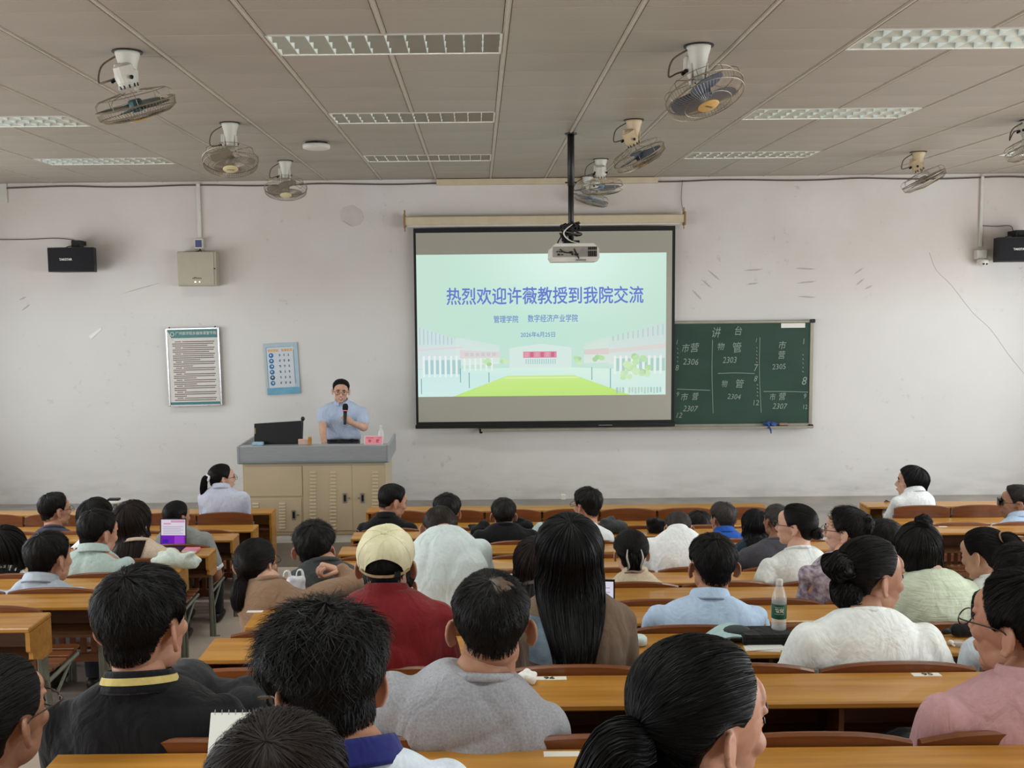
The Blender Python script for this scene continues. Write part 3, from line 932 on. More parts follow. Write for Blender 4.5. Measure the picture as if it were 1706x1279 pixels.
a = MB(); a.span((0.014, -0.002, H * 0.88), (W - 0.014, 0.0, H - 0.014)); a.obj('header', M['green_print'], rule)
a = MB(); a.span((0.014, -0.002, 0.014), (W - 0.014, 0.0, H * 0.045)); a.obj('footer', M['green_print'], rule)
a = MB(); a.prism([(0.014, -0.003, H * 0.985), (0.075, -0.003, H * 0.84), (0.014, -0.003, H * 0.84)], None, (0, 0.001, 0)); a.obj('corner_flash', M['paper'], rule)
text('heading', '广州商学院多媒体课室守则', 0.045, M['sticker'], (W * 0.57, -0.004, H * 0.935), rule, sx=0.92)
a = MB(); a.ring((W * 0.115, -0.004, H * 0.93), 0.022, 0.004, 16, 4, axes=((1, 0, 0), (0, 0, 1))); a.obj('emblem', M['sticker'], rule)
M['small_print'] = material('small_print', lin(104, 92, 88), 0.7, color2=lin(132, 96, 84), vscale=5)
pr = MB(); y = H * 0.85; R_ = np.random.default_rng(5); para = 0
for ln in range(30):
    y -= H * 0.0262
    first = ln in (0, 3, 6, 10, 13, 16, 19, 22, 25, 28)
    last = ln in (2, 5, 9, 12, 15, 18, 21, 24, 27, 29)
    x = W * (0.16 if first else 0.11); end = W * (0.9 if not last else R_.uniform(0.3, 0.9))
    while x < end:
        if not (first and abs(x - W * 0.27) < 0.012):
            hh_ = 0.0125
            pr.quad((x, -0.003, y), (x + 0.012, -0.003, y), (x + 0.012, -0.003, y + hh_), (x, -0.003, y + hh_))
        x += 0.0185
o = pr.obj('small_print', M['small_print'], rule); o['kind'] = 'stuff'
for x in (W * 0.06, W * 0.94):
    a = MB(); a.tube([(x, 0.01, H), (x, 0.01, H + 0.02)], 0.008, 6); a.obj('hanging_clip', M['dark_metal'], rule)

post, W, H = flat_board('paper_poster', 'pale blue paper poster with six round blue icons', ((446, 572), (499, 570), (502, 655), (446, 658)), 12.03, 0.003, None, None)
M['poster_blue'] = material('poster_pale_blue', lin(176, 200, 212), 0.6, var=0.04)
M['poster_band'] = material('poster_band', lin(110, 168, 196), 0.6, var=0.1)
M['poster_icon'] = material('poster_icon', lin(52, 118, 172), 0.6)
M['poster_orange'] = material('poster_orange', lin(214, 150, 110), 0.6, color2=lin(226, 190, 130), vscale=14)
M['poster_white'] = material('poster_white', lin(208, 216, 224), 0.6)
a = MB(); a.span((0, 0, 0), (W, 0.003, H)); a.obj('sheet', M['poster_blue'], post)
a = MB(); a.span((0, -0.002, 0), (W, 0, H * 0.13)); a.obj('foot_band', M['poster_band'], post)
a = MB(); a.span((W * 0.05, -0.002, H * 0.14), (W * 0.88, 0, H * 0.92)); a.obj('white_field', M['poster_white'], post)
ol = MB()
for p, q in (((0.05, 0.92), (0.8, 0.925)), ((0.05, 0.14), (0.06, 0.92)), ((0.87, 0.2), (0.88, 0.86))):
    ol.span((W * p[0], -0.003, H * p[1]), (W * q[0], -0.001, H * q[1]))
ol.obj('outline', material('poster_outline', lin(66, 108, 150), 0.6), post)
hd = MB()
for i in range(9):
    if i != 4: hd.span((W * (0.10 + 0.083 * i), -0.003, H * 0.835), (W * (0.17 + 0.083 * i), -0.001, H * 0.885))
hd.obj('heading', M['poster_orange'], post)
for i in range(6):
    z = H * (0.765 - 0.108 * i)
    a = MB(); a.lathe([(0.0295, 0), (0.0295, 0.002)], 18, (W * (0.19), -0.001, z), Matrix.Rotation(PI / 2, 3, 'X')); ic = a.obj('icon', M['poster_icon'] if i != 4 else material('poster_icon_dark', lin(44, 90, 104), 0.6), post)
    a = MB(); a.lathe([(0.011, 0), (0.011, 0.001)], 10, (W * 0.19 + 0.004 * (i % 3 - 1), -0.0035, z + 0.004), Matrix.Rotation(PI / 2, 3, 'X')); a.obj('icon_mark', M['poster_white'], ic)
    g = MB()
    for j in range(3):
        xx = W * (0.44 + 0.135 * j)
        for q in range(4):
            g.span((xx + R_.uniform(-0.012, 0.004), -0.003, z - 0.012 + 0.007 * q), (xx + R_.uniform(0.008, 0.016), -0.001, z - 0.008 + 0.007 * q))
        g.span((xx, -0.003, z - 0.014), (xx + 0.004, -0.001, z + 0.015))
    g.obj('caption', material('poster_caption', lin(70, 78, 88), 0.7), post)

# ------------------------------------------------------------------ loudspeakers, cabinet, camera, pipes on the wall
def speaker(px, py, label):
    p = at(px, py, 11.85)
    t = thing('loudspeaker', label, 'loudspeaker', p, 'wall loudspeakers')
    w_, h_, d_ = 0.54, 0.285, 0.24
    a = MB()
    n = 9; xs = np.linspace(-w_ / 2, w_ / 2, n); fr = -d_ / 2 - 0.035 * (1 - (xs / (w_ / 2)) ** 2)
    poly = [(xs[i], fr[i], -h_ / 2) for i in range(n)] + [(w_ / 2 - 0.06, d_ / 2, -h_ / 2), (-w_ / 2 + 0.06, d_ / 2, -h_ / 2)]
    a.prism(poly, None, (0, 0, h_)); a.obj('cabinet', material('speaker_cabinet', lin(24, 24, 27), 0.6, var=0.1), t)
    g = MB(); G = np.array([[(xs[i], fr[i] - 0.004, z) for i in range(n)] for z in (-h_ / 2 + 0.012, h_ / 2 - 0.012)])
    g.grid(G); g.obj('grille', material('speaker_grille', lin(18, 18, 24), 0.8, bump=0.4, bscale=220), t)
    text('name_badge', 'TAKSTAR', 0.035, M['sticker'], (-0.045, -d_ / 2 - 0.042, 0.0), t, bold=0.001)
    a = MB(); a.box((0.03, 0.02, h_ / 2 + 0.045), (0.11, 0.10, 0.085), 0.005); a.box((0.03, 0.125, h_ / 2 + 0.06), (0.07, 0.15, 0.05), 0.003); a.box((0.03, -0.032, h_ / 2 + 0.04), (0.06, 0.01, 0.02)); a.obj('wall_bracket', M['dark_metal'], t)
    a = MB(); a.tube([(-0.14, 0.04, h_ / 2), (-0.08, 0.03, h_ / 2 + 0.02), (-0.02, 0.02, h_ / 2 + 0.02)], 0.005, 5, sub=3); a.obj('lead', M['cableblk'], t)
    return t
speaker(125, 433, 'black loudspeaker on the wall above the framed notice')
speaker(1693, 416, 'black loudspeaker on the wall beside the dome camera')

YW = Y_WALL - 0.02
bx = thing('equipment_box', 'beige metal equipment box on the wall above the framed notice', 'box', at(331, 448, 11.96))
a = MB(); a.box((0, 0, 0), (0.46, 0.16, 0.41), 0.008); a.obj('body', material('box_beige', lin(176, 168, 150), 0.45, 0.1, var=0.04), bx)
a = MB(); a.span((-0.225, -0.088, -0.19), (0.205, -0.08, 0.2), 0.003); a.obj('door', material('box_beige', None), bx)
text('maker_mark', 'eiPhone', 0.034, M['ink'], (0.0, -0.090, -0.11), bx)
for x, s_ in ((-0.02, 3.0), (0.03, 1.2)):
    a = MB(); a.lathe([(0.009, 0), (0.007, 0.006)], 10, (x, -0.089, -0.155), Matrix.Rotation(PI / 2, 3, 'X'))
    a.obj('indicator_light', material('indicator_%d' % int(s_), (1, 0.72, 0.5, 1), 0.4, emit=s_, emit_color=(1, 0.7, 0.45, 1)), bx)
a = MB(); a.lathe([(0.008, 0), (0.008, 0.01)], 8, (0.215, -0.085, 0.0), Matrix.Rotation(PI / 2, 3, 'X')); a.obj('lock', M['dark_metal'], bx)
sb = thing('breaker_switch', 'small blue and white breaker switch above the beige box', 'switch', at(332, 406, 12.01))
a = MB(); a.box((0, 0, 0), (0.10, 0.07, 0.125), 0.006); a.obj('housing', M['white_pl'], sb)
a = MB(); a.box((0, -0.036, 0.0), (0.075, 0.012, 0.085), 0.003); a.obj('switch_block', material('blue_switch', lin(76, 84, 130), 0.5), sb)
a = MB(); a.tube([(0.01, -0.02, -0.06), (0.0, -0.02, -0.085), (-0.06, -0.02, -0.10), (-0.08, -0.02, -0.115)], 0.007, 5, sub=3); a.tube([(0.015, -0.02, -0.06), (0.03, -0.02, -0.10), (0.05, -0.02, -0.115)], 0.006, 5, sub=3); a.obj('lead', M['cableblk'], sb)
def wall_pipe(px, ytop, ybot, label, wpx=6):
    a0, b0 = at(px, ytop, 12.03), at(px, ybot, 12.03)
    x = (a0.x + b0.x) / 2
    m = MB(); m.span((x - wpx / 2 * 12 / F_PX, Y_WALL - 0.03, b0.z), (x + wpx / 2 * 12 / F_PX, Y_WALL, min(a0.z, Z_CEIL)), 0.004)
    tag(m.obj('cable_duct', M['white_pl'], None), label, 'duct')
wall_pipe(331.5, 305, 398, 'white cable duct running down to the blue switch')
wall_pipe(1635, 293, 411, 'white cable duct running down to the dome camera', 5)
wall_pipe(4, 300, 338, 'short white duct at the edge of the ceiling', 14)
dc = thing('dome_camera', 'small white dome camera beside the loudspeaker', 'camera', at(1635, 432, 11.97))
a = MB(); a.box((0, 0.03, 0.06), (0.12, 0.1, 0.11), 0.008); a.obj('junction_box', M['white_pl'], dc)
a = MB(); a.lathe([(0.06, 0.0), (0.068, -0.02), (0.066, -0.045), (0.05, -0.07), (0.02, -0.085)], 20, (0.01, -0.02, 0.0)); a.obj('dome', M['white_pl'], dc, True)
for s in (-1, 1):
    a = MB(); a.ellip((0.01 + s * 0.018, -0.075, -0.055), (0.013, 0.012, 0.013), None, 10, 6); a.obj('lens', M['black_pl'], dc, True)
a = MB(); a.tube([(0.05, 0.02, 0.04), (0.10, 0.0, 0.03), (0.10, 0.0, -0.02), (0.06, 0.0, -0.01)], 0.005, 5, sub=4); a.obj('lead', M['white_pl'], dc)
def cable(name, pts, r, mat, label, cat='cable', sub=4):
    m = MB(); m.tube([list(p) for p in pts], r, 5, sub=sub)
    return tag(m.obj(name, mat, None, True), label, cat)
cable('cable', [at(x, y, 12.03) for x, y in ((-40, 399), (40, 399), (90, 397), (118, 399), (128, 403))], 0.005, M['cable'], 'thin cable along the wall to the loudspeaker above the notice')
cable('cable', [at(x, y, 12.03) for x, y in ((1637, 376), (1660, 377), (1683, 376), (1688, 384))], 0.005, M['cable'], 'thin cable from the duct to the loudspeaker beside the camera')
xs = np.linspace(X_LEFT, X_RIGHT, 34)
cable('ceiling_cable', [(x, Y_WALL - 0.014, Z_CEIL - 0.035 - 0.022 * abs(math.sin(i * 2.3))) for i, x in enumerate(xs)], 0.009, M['cable'], 'loose dark cable tacked along the top of the front wall')
cable('cable', [at(x, y, 12.03) for x, y in ((1137, 300), (1135, 330), (1138, 352))], 0.004, M['cable'], 'thin cable dropping from the ceiling to the screen casing')
tr0, tr1 = at(727, 302, 12.0).x, at(1096, 302, 12.0).x
a = MB(); a.span((tr0, Y_WALL - 0.07, Z_CEIL - 0.075), (tr1, Y_WALL, Z_CEIL - 0.005), 0.005)
tag(a.obj('cable_trunking', M['cream_pl'], None), 'long cream cable trunking under the ceiling above the screen', 'trunking')
sd = at_z(527, 237, Z_CEIL)
sm = thing('smoke_detector', 'round white smoke detector on the ceiling beside a fan', 'detector', (sd.x, sd.y, Z_CEIL))
a = MB(); a.lathe([(0.10, 0), (0.10, -0.02)], 20); a.obj('base', M['black_pl'], sm)
a = MB(); a.lathe([(0.12, -0.02), (0.125, -0.03), (0.122, -0.055), (0.10, -0.062)], 24); a.obj('cover', M['white_pl'], sm, True)
# marks on the plaster
M['smudge'] = material('wall_smudge', lin(186, 181, 176), 0.9)
M['patch'] = material('wall_patch', lin(204, 200, 193), 0.85, var=0.05, vscale=10)
def streak(x0, y0, x1, y1, r, mat='smudge'):
    p, q = at(x0, y0, Y_WALL), at(x1, y1, Y_WALL)
    d = (q - p); s = Vector((-d.z, 0, d.x)).normalized() * r
    m = MB(); mid = (p + q) / 2
    pts = [p, p + d * 0.3 + s, p + d * 0.7 + s * 0.8, q, p + d * 0.7 - s, p + d * 0.35 - s * 0.7]
    m.prism([(v.x, Y_WALL - 0.0012, v.z) for v in pts], None, (0, 0.002, 0)); m.obj('scuff_mark', M[mat], wall_front)
for s_ in ((1178, 449, 1200, 467), (1168, 465, 1186, 480), (1152, 482, 1170, 500), (1238, 451, 1272, 448), (1243, 474, 1264, 471), (1323, 447, 1360, 448), (1327, 472, 1361, 468), (1328, 494, 1360, 495), (1423, 457, 1438, 446), (1426, 476, 1440, 463), (1440, 482, 1454, 475), (36, 518, 51, 506), (32, 500, 44, 494), (200, 490, 270, 470)):
    streak(*s_, 0.011 if s_[0] != 200 else 0.006)
patch = [(566, 352), (572, 345), (588, 341), (602, 350), (607, 362), (600, 374), (590, 377), (578, 370), (567, 364)]
m_ = MB(); m_.prism([(p.x, Y_WALL - 0.0025, p.z) for p in [at(x, y, Y_WALL) for x, y in patch]], None, (0, 0.003, 0)); m_.obj('repair_patch', M['patch'], wall_front)
for s_ in ((566, 352, 588, 341), (588, 341, 607, 362), (567, 366, 590, 378)): streak(*s_, 0.010)
crack = MB(); crack.tube([at(x, y, Y_WALL) for x, y in ((1548, 420), (1560, 450), (1585, 475), (1620, 520), (1650, 548), (1680, 590), (1706, 622))], 0.0035, 4, sub=3); crack.obj('plaster_crack', M['smudge'], wall_front)
sc_ = MB(); pts = [at(x, y, Y_WALL) for x, y in ((148, 560), (168, 545), (170, 549), (152, 565))]
sc_.prism([(p.x, Y_WALL - 0.006, p.z) for p in pts], None, (0, 0.004, 0)); tag(sc_.obj('paper_scrap', M['sticker'], None), 'torn white scrap of paper stuck to the bare wall', 'paper')

# ------------------------------------------------------------------ lectern
YL = 10.30
lx0, lx1 = at(405, 820, YL).x, at(643, 820, YL).x
lec = thing('lectern', 'beige steel multimedia lectern with grey top and vented doors', 'lectern', ((lx0 + lx1) / 2, YL, Z_STAGE))
hw = (lx1 - lx0) / 2
ztop = at(525, 742, YL).z - Z_STAGE; zband = at(525, 771, YL).z - Z_STAGE
M['lect'] = material('lectern_beige', lin(190, 174, 146), 0.42, 0.0, var=0.03, vscale=2)
M['lect_grey'] = material('lectern_grey', lin(150, 154, 158), 0.4, 0.2, var=0.05, stretch=(1, 1, 8))
a = MB(); a.span((-hw, 0.0, 0.0), (hw, 0.78, zband), 0.006); a.obj('body', M['lect'], lec)
a = MB(); a.span((-hw - 0.02, -0.03, zband + 0.022), (hw + 0.02, 0.0, ztop), 0.004); a.span((-hw - 0.02, 0.0, zband + 0.024), (hw + 0.02, 0.11, ztop), 0.004); a.span((-hw - 0.02, 0.11, zband + 0.024), (hw + 0.02, 0.82, ztop - 0.13)); a.obj('top', M['lect_grey'], lec)
a = MB(); a.span((-hw - 0.028, -0.04, zband), (hw + 0.028, 0.82, zband + 0.024), 0.005); a.obj('edge_strip', material('lectern_edge', lin(118, 128, 128), 0.4, 0.3), lec)
for s in (-1, 1):
    a = MB(); a.span((s * (hw + 0.02), -0.035, zband), (s * (hw + 0.045), 0.82, ztop + 0.006), 0.006); a.obj('side_cheek', M['lect_grey'], lec)
def ldoor(px0_, py0_, px1_, py1_, name='door'):
    p, q = at(px0_, py1_, YL), at(px1_, py0_, YL)
    cxl = (lx0 + lx1) / 2
    x0, x1, z0, z1 = p.x - cxl, q.x - cxl, p.z - Z_STAGE, q.z - Z_STAGE
    m = MB(); m.span((x0, -0.012, z0), (x1, 0.004, z1), 0.004)
    return m.obj(name, M['lect'], lec), x0, x1, z0, z1
def vents(door, pxs, py0_, py1_, n_):
    cxl = (lx0 + lx1) / 2
    for px in pxs:
        for i in range(n_):
            p = at(px, py0_ + (py1_ - py0_) * i / (n_ - 1), YL)
            link('vent_fin', vent_me, door, (p.x - cxl, -0.012, p.z - Z_STAGE))
vm = MB(); vm.prism([(-0.033, 0, -0.004), (-0.033, -0.012, -0.010), (-0.033, 0, 0.010)], None, (0.066, 0, 0)); vent_me = vm.mesh('vent_fin', M['lect'])
def dhandle(door, px, py, keypx):
    cxl = (lx0 + lx1) / 2
    p = at(px, py, YL)
    m = MB(); m.box((p.x - cxl, -0.015, p.z - Z_STAGE), (0.045, 0.012, 0.105), 0.004); h_ = m.obj('handle', M['steel'], door)
    m = MB(); m.box((p.x - cxl, -0.022, p.z - Z_STAGE), (0.022, 0.006, 0.07), 0.002); m.obj('lock', M['dark_metal'], door)
    p = at(keypx, py, YL); m = MB(); m.lathe([(0.009, 0), (0.009, 0.014)], 10, (p.x - cxl, -0.012, p.z - Z_STAGE), Matrix.Rotation(PI / 2, 3, 'X')); m.obj('keyhole', M['steel'], door)
d, *_ = ldoor(507, 774, 586, 884); vents(d, (521.5, 555), 786, 879, 17); dhandle(d, 575, 829, 582)
d, *_ = ldoor(588.5, 774, 640, 884); vents(d, (625,), 786, 879, 17); dhandle(d, 604.5, 829, 598)
d, *_ = ldoor(409, 830, 502, 886); vents(d, (426, 470.5), 838, 878, 9); dhandle(d, 490, 857, 497)
ldoor(409, 776, 503, 827, 'panel')
# things on the lectern
ztl = Z_STAGE + ztop - 0.13; zled = Z_STAGE + ztop
mon = thing('monitor', 'black flat monitor seen from behind on the lectern', 'monitor', (at(462, 741, 10.45).x, 10.45, ztl))
mz = at(462, 706, 10.45).z - ztl
a = MB()
p1, p2, p3, p4 = [at(x, y, 10.45) for x, y in ((423.5, 742), (502.5, 742), (502.5, 701), (423.5, 706))]
o_ = mon.location
a.prism([(p.x - o_.x, 0, (p.z - o_.z if i_ > 1 else 0.03)) for i_, p in enumerate((p1, p2, p3, p4))], None, (0, 0.035, 0)); a.obj('panel', M['black_pl'], mon)
a = MB(); a.box((0, 0.06, 0.08), (0.06, 0.03, 0.16), 0.004); a.box((0, 0.08, 0.006), (0.26, 0.18, 0.012), 0.004); a.obj('stand', M['black_pl'], mon)
a = MB(); a.span((p1.x - o_.x + 0.008, -0.003, 0.24), (p1.x - o_.x + 0.020, 0.0, 0.30)); a.obj('badge', material('badge_gold', lin(150, 140, 90), 0.5), mon)
gm = thing('gooseneck_microphone', 'black ball-ended microphone behind the monitor corner', 'microphone', (at(503, 741, 10.5).x, 10.52, ztl))
bt = at(504.5, 697.5, 10.52); a = MB(); a.tube([(0, 0, 0), (0, 0, 0.12), (bt.x - gm.location.x, 0, bt.z - ztl - 0.02)], 0.006, 6, sub=3); a.lathe([(0.05, 0), (0.045, 0.015)], 14); a.obj('neck', M['black_pl'], gm)
a = MB(); a.ellip((bt.x - gm.location.x, 0, bt.z - ztl), (0.022, 0.022, 0.025), None, 12, 8); a.obj('head', M['black_pl'], gm, True)
npos = at(624, 741, 10.42)
npt = thing('name_plate', 'pink tabletop name plate standing on the lectern', 'name plate', (npos.x, 10.355, zled))
nw, nh = 31 * 10.42 / F_PX / 2, 14 * 10.42 / F_PX
M['pink'] = material('pink_card', lin(228, 140, 152), 0.6); M['acryl'] = material('clear_acrylic_edge', lin(220, 222, 222), 0.15)
a = MB(); a.prism([(-nw, -0.035, 0), (nw, -0.035, 0), (nw, 0.0, nh), (-nw, 0.0, nh)], None, (0, 0.003, 0)); a.prism([(-nw, 0.035, 0), (nw, 0.035, 0), (nw, 0.003, nh), (-nw, 0.003, nh)], None, (0, 0.003, 0)); a.obj('holder', M['acryl'], npt)
ti = -math.atan2(0.035, nh)
a = MB(); a.prism([(-nw + 0.008, -0.0355, 0.004), (nw - 0.008, -0.0355, 0.004), (nw - 0.008, -0.002, nh - 0.003), (-nw + 0.008, -0.002, nh - 0.003)], None, (0, -0.002, 0)); a.obj('card', M['pink'], npt)
M['redink'] = material('red_ink', lin(176, 70, 84), 0.6)
text('name_text', '许', 0.036, M['redink'], (-0.04, -0.0275, 0.036), npt, (PI / 2 + ti, 0, 0), bold=0.001)
text('name_text', '薇', 0.036, M['redink'], (0.045, -0.0275, 0.036), npt, (PI / 2 + ti, 0, 0), bold=0.001)
a = MB(); a.prism([(-0.08, -0.0115, 0.066), (0.0, -0.0115, 0.066), (0.0, -0.0095, 0.071), (-0.08, -0.0095, 0.071)], None, (0, -0.001, 0)); a.prism([(0.04, -0.0115, 0.066), (0.08, -0.0115, 0.066), (0.08, -0.0095, 0.071), (0.04, -0.0095, 0.071)], None, (0, -0.001, 0)); a.obj('printed_line', M['redink'], npt)
chb = at(516, 738, 10.55)
ds = thing('desk_stand', 'small wooden stand with a pinkish card beside the monitor', 'stand', (chb.x, 10.365, zled))
a = MB(); a.box((0.035, 0, 0.042), (0.03, 0.05, 0.084), 0.004); a.obj('post', M['desk'], ds)
a = MB(); a.box((-0.035, 0.01, 0.03), (0.11, 0.02, 0.06), 0.004); a.obj('card', material('flesh_card', lin(206, 168, 156), 0.6), ds)
ps = at(433, 742, 10.42); a = MB(); a.span((-0.06, -0.04, 0), (0.05, 0.04, 0.035), 0.006); tag(a.obj('tissue_pack', material('pale_blue_pack', lin(150, 180, 200), 0.5, var=0.15, vscale=20), None, False, (ps.x, 10.355, zled)), 'small pale blue pack lying before the monitor', 'packet')
bp_ = at(634.5, 727, 10.62)
wb_ = thing('clear_bottle', 'clear water bottle behind the pink name plate', 'bottle', (bp_.x, 10.64, ztl))
M['clear'] = material('clear_plastic', (0.9, 0.93, 0.93, 1), 0.05, alpha=0.3, spec=0.8)
a = MB(); a.lathe([(0.03, 0), (0.032, 0.01), (0.032, 0.22), (0.012, 0.255), (0.012, 0.27)], 16); a.obj('body', M['clear'], wb_, True)
a = MB(); a.lathe([(0.014, 0.27), (0.014, 0.29)], 12); a.obj('cap', M['white_pl'], wb_)

# chair behind the lecturer
lc = at(549, 735, 11.35)
ch = thing('wooden_chair', 'dark wooden chair behind the standing lecturer', 'chair', (lc.x + 0.12, 11.42, Z_STAGE), None, (0, 0, PI))
ch.location.x = lc.x + 0.10
for s in (-1, 1):
    a = MB(); a.box((s * 0.2, -0.2, 0.49), (0.04, 0.035, 0.98), 0.005); a.obj('leg', M['seat'], ch)
    a = MB(); a.box((s * 0.2, 0.2, 0.22), (0.04, 0.04, 0.44), 0.005); a.obj('leg', M['seat'], ch)
a = MB(); a.box((0, 0, 0.45), (0.44, 0.44, 0.03), 0.006); a.obj('seat', M['seat'], ch)
for z in (0.93, 0.72):
    a = MB(); a.box((0, -0.2, z), (0.40, 0.022, 0.09), 0.005); a.obj('backrest', M['seat'], ch)

# round stool on the stage
so = at(198, 832, 11.3)
stl = thing('round_stool', 'white round-topped stool with splayed legs standing on the stage', 'stool', (so.x, 11.3, Z_STAGE))
sz = so.z - Z_STAGE
a = MB(); a.lathe([(0.10, sz - 0.03), (0.125, sz - 0.025), (0.13, sz - 0.008), (0.12, sz)], 24); a.obj('seat', M['white_pl'], stl, True)
for i in range(4):
    q = PI / 4 + i * PI / 2
    a = MB(); a.tube([(0.04 * math.cos(q), 0.04 * math.sin(q), sz - 0.03), (0.16 * math.cos(q), 0.16 * math.sin(q), 0.005)], [0.012, 0.01], 6); a.obj('leg', M['steel'], stl)
a = MB(); a.ring((0, 0, sz * 0.45), 0.10, 0.006, 20, 5); a.obj('foot_ring', M['steel'], stl)
a = MB(); a.span((-0.10, -0.05, 0), (0.03, 0.03, 0.022), 0.005); tag(a.obj('black_pouch', M['black_pl'], None, False, (so.x - 0.01, 11.28, so.z)), 'flat black pouch lying on the round white stool', 'pouch')

# ------------------------------------------------------------------ projector on its pole
pp = at(955, 421, 9.05)
pole_top = at_z(951, 222, Z_CEIL)
PRY = pole_top.y
pp = at(955, 421, PRY - 0.02)
pj = thing('projector', 'white ceiling projector with ports and vents on its back', 'projector', pp)
pw, ph, pd = 80 * PRY / F_PX, 28 * PRY / F_PX, 0.30
a = MB()
prof = [(-pw / 2, -ph * 0.35), (-pw / 2 + 0.02, -ph * 0.55), (pw / 2 - 0.02, -ph * 0.55), (pw / 2, -ph * 0.35), (pw / 2 - 0.005, ph * 0.2), (pw / 2 - 0.05, ph * 0.5), (-pw / 2 + 0.05, ph * 0.5), (-pw / 2 + 0.005, ph * 0.2)]
a.prism([(x, -pd / 2, z) for x, z in prof], None, (0, pd, 0)); a.obj('body', M['white_pl'], pj)
a = MB(); a.span((-pw / 2 + 0.02, -pd / 2 - 0.004, -ph * 0.28), (pw / 2 - 0.02, -pd / 2 + 0.01, ph * 0.32), 0.004); a.obj('back_panel', material('port_panel', lin(150, 146, 136), 0.5), pj)
for i in range(4):
    a = MB(); a.lathe([(0.006, 0), (0.006, 0.006)], 8, (-pw * 0.36 + i * 0.018, -pd / 2 - 0.003, ph * 0.02), Matrix.Rotation(PI / 2, 3, 'X')); a.obj('port', M['black_pl'], pj)
for (x, z, w_, h_) in ((-0.33, -0.14, 0.022, 0.016), (-0.26, -0.15, 0.018, 0.010), (-0.08, 0.0, 0.030, 0.014), (-0.05, -0.14, 0.020, 0.012), (0.03, -0.14, 0.034, 0.018)):
    a = MB(); a.box((x * pw, -pd / 2 - 0.006, z * ph), (w_, 0.008, h_), 0.002); a.obj('port', M['black_pl'], pj)
for i in range(5):
    for j in range(2):
        a = MB(); a.box((pw * (0.28 + 0.037 * i), -pd / 2 - 0.006, ph * (0.20 - 0.30 * j)), (0.010, 0.006, ph * (0.16 if j == 0 else 0.32)), 0.001); a.obj('vent_slot', M['dark_metal'], pj)
a = MB(); a.lathe([(0.028, 0), (0.028, 0.004)], 16, (pw * 0.18, -pd / 2 - 0.003, 0.0), Matrix.Rotation(PI / 2, 3, 'X')); a.obj('speaker_grille', M['steel'], pj)
a = MB(); a.box((pw * 0.12, -pd / 2 + 0.02, -ph * 0.46), (0.09, 0.06, 0.012), 0.002); a.obj('label_plate', M['steel'], pj)
a = MB(); a.lathe([(0.045, 0), (0.04, 0.03)], 16, (-pw * 0.2, pd / 2 - 0.004, 0), Matrix.Rotation(-PI / 2, 3, 'X')); a.obj('lens', M['black_pl'], pj)
mt = thing('projector_mount', 'black ceiling pole with a tangle of cables above the projector', 'mount', (pole_top.x, PRY, Z_CEIL))
zb = pp.z + ph * 0.5 - Z_CEIL
a = MB(); a.tube([(0, 0, 0), (0, 0, zb * 0.47)], 0.030, 12); a.obj('outer_tube', M['black_pl'], mt, True)
a = MB(); a.tube([(0, 0, zb * 0.45), (0, 0, zb + 0.04)], 0.025, 12); a.obj('inner_tube', M['black_pl'], mt, True)
a = MB(); a.lathe([(0.055, 0), (0.05, -0.012)], 16); a.obj('ceiling_plate', M['black_pl'], mt)
a = MB(); a.tube([(-0.05, 0, zb * 0.44), (0.05, 0, zb * 0.44)], 0.006, 6); a.obj('clamp_bolt', M['black_pl'], mt)
a = MB(); a.box((0.0, 0, zb + 0.016), (0.14, 0.14, 0.03), 0.004); a.box((-0.06, -0.03, zb + 0.05), (0.05, 0.04, 0.05), 0.003); a.obj('bracket', M['dark_metal'], mt)
R_ = np.random.default_rng(9)
for i in range(9):
    pts = []
    for j in range(7):
        q = 2 * PI * j / 6 * (1 + 0.2 * R_.random()) + i
        pts.append((R_.uniform(0.05, 0.10) * math.cos(q), R_.uniform(0.03, 0.08) * math.sin(q), zb + 0.05 + R_.uniform(0.02, 0.14)))
    a = MB(); a.tube(pts, 0.007, 5, sub=4); a.obj('cable_coil', M['cableblk'] if i != 3 else M['cable'], mt, True)
for pts, mm in ((((-0.08, -0.03, zb + 0.08), (-0.125, -0.1, zb), (-0.09, -0.2, -0.07 + zb), (0.0, -0.2, -0.085 + zb)), 'cableblk'), (((-0.05, -0.05, zb + 0.03), (0.0, -0.16, zb - 0.03), (0.05, -0.19, zb - 0.13)), 'cableblk'), (((0.03, -0.05, zb + 0.19), (-0.07, -0.08, zb + 0.10), (-0.02, -0.09, zb + 0.03), (0.08, -0.08, zb + 0.0)), 'white_pl')):
    a = MB(); a.tube(pts, 0.006, 5, sub=5); a.obj('cable_loop', M[mm], mt, True)

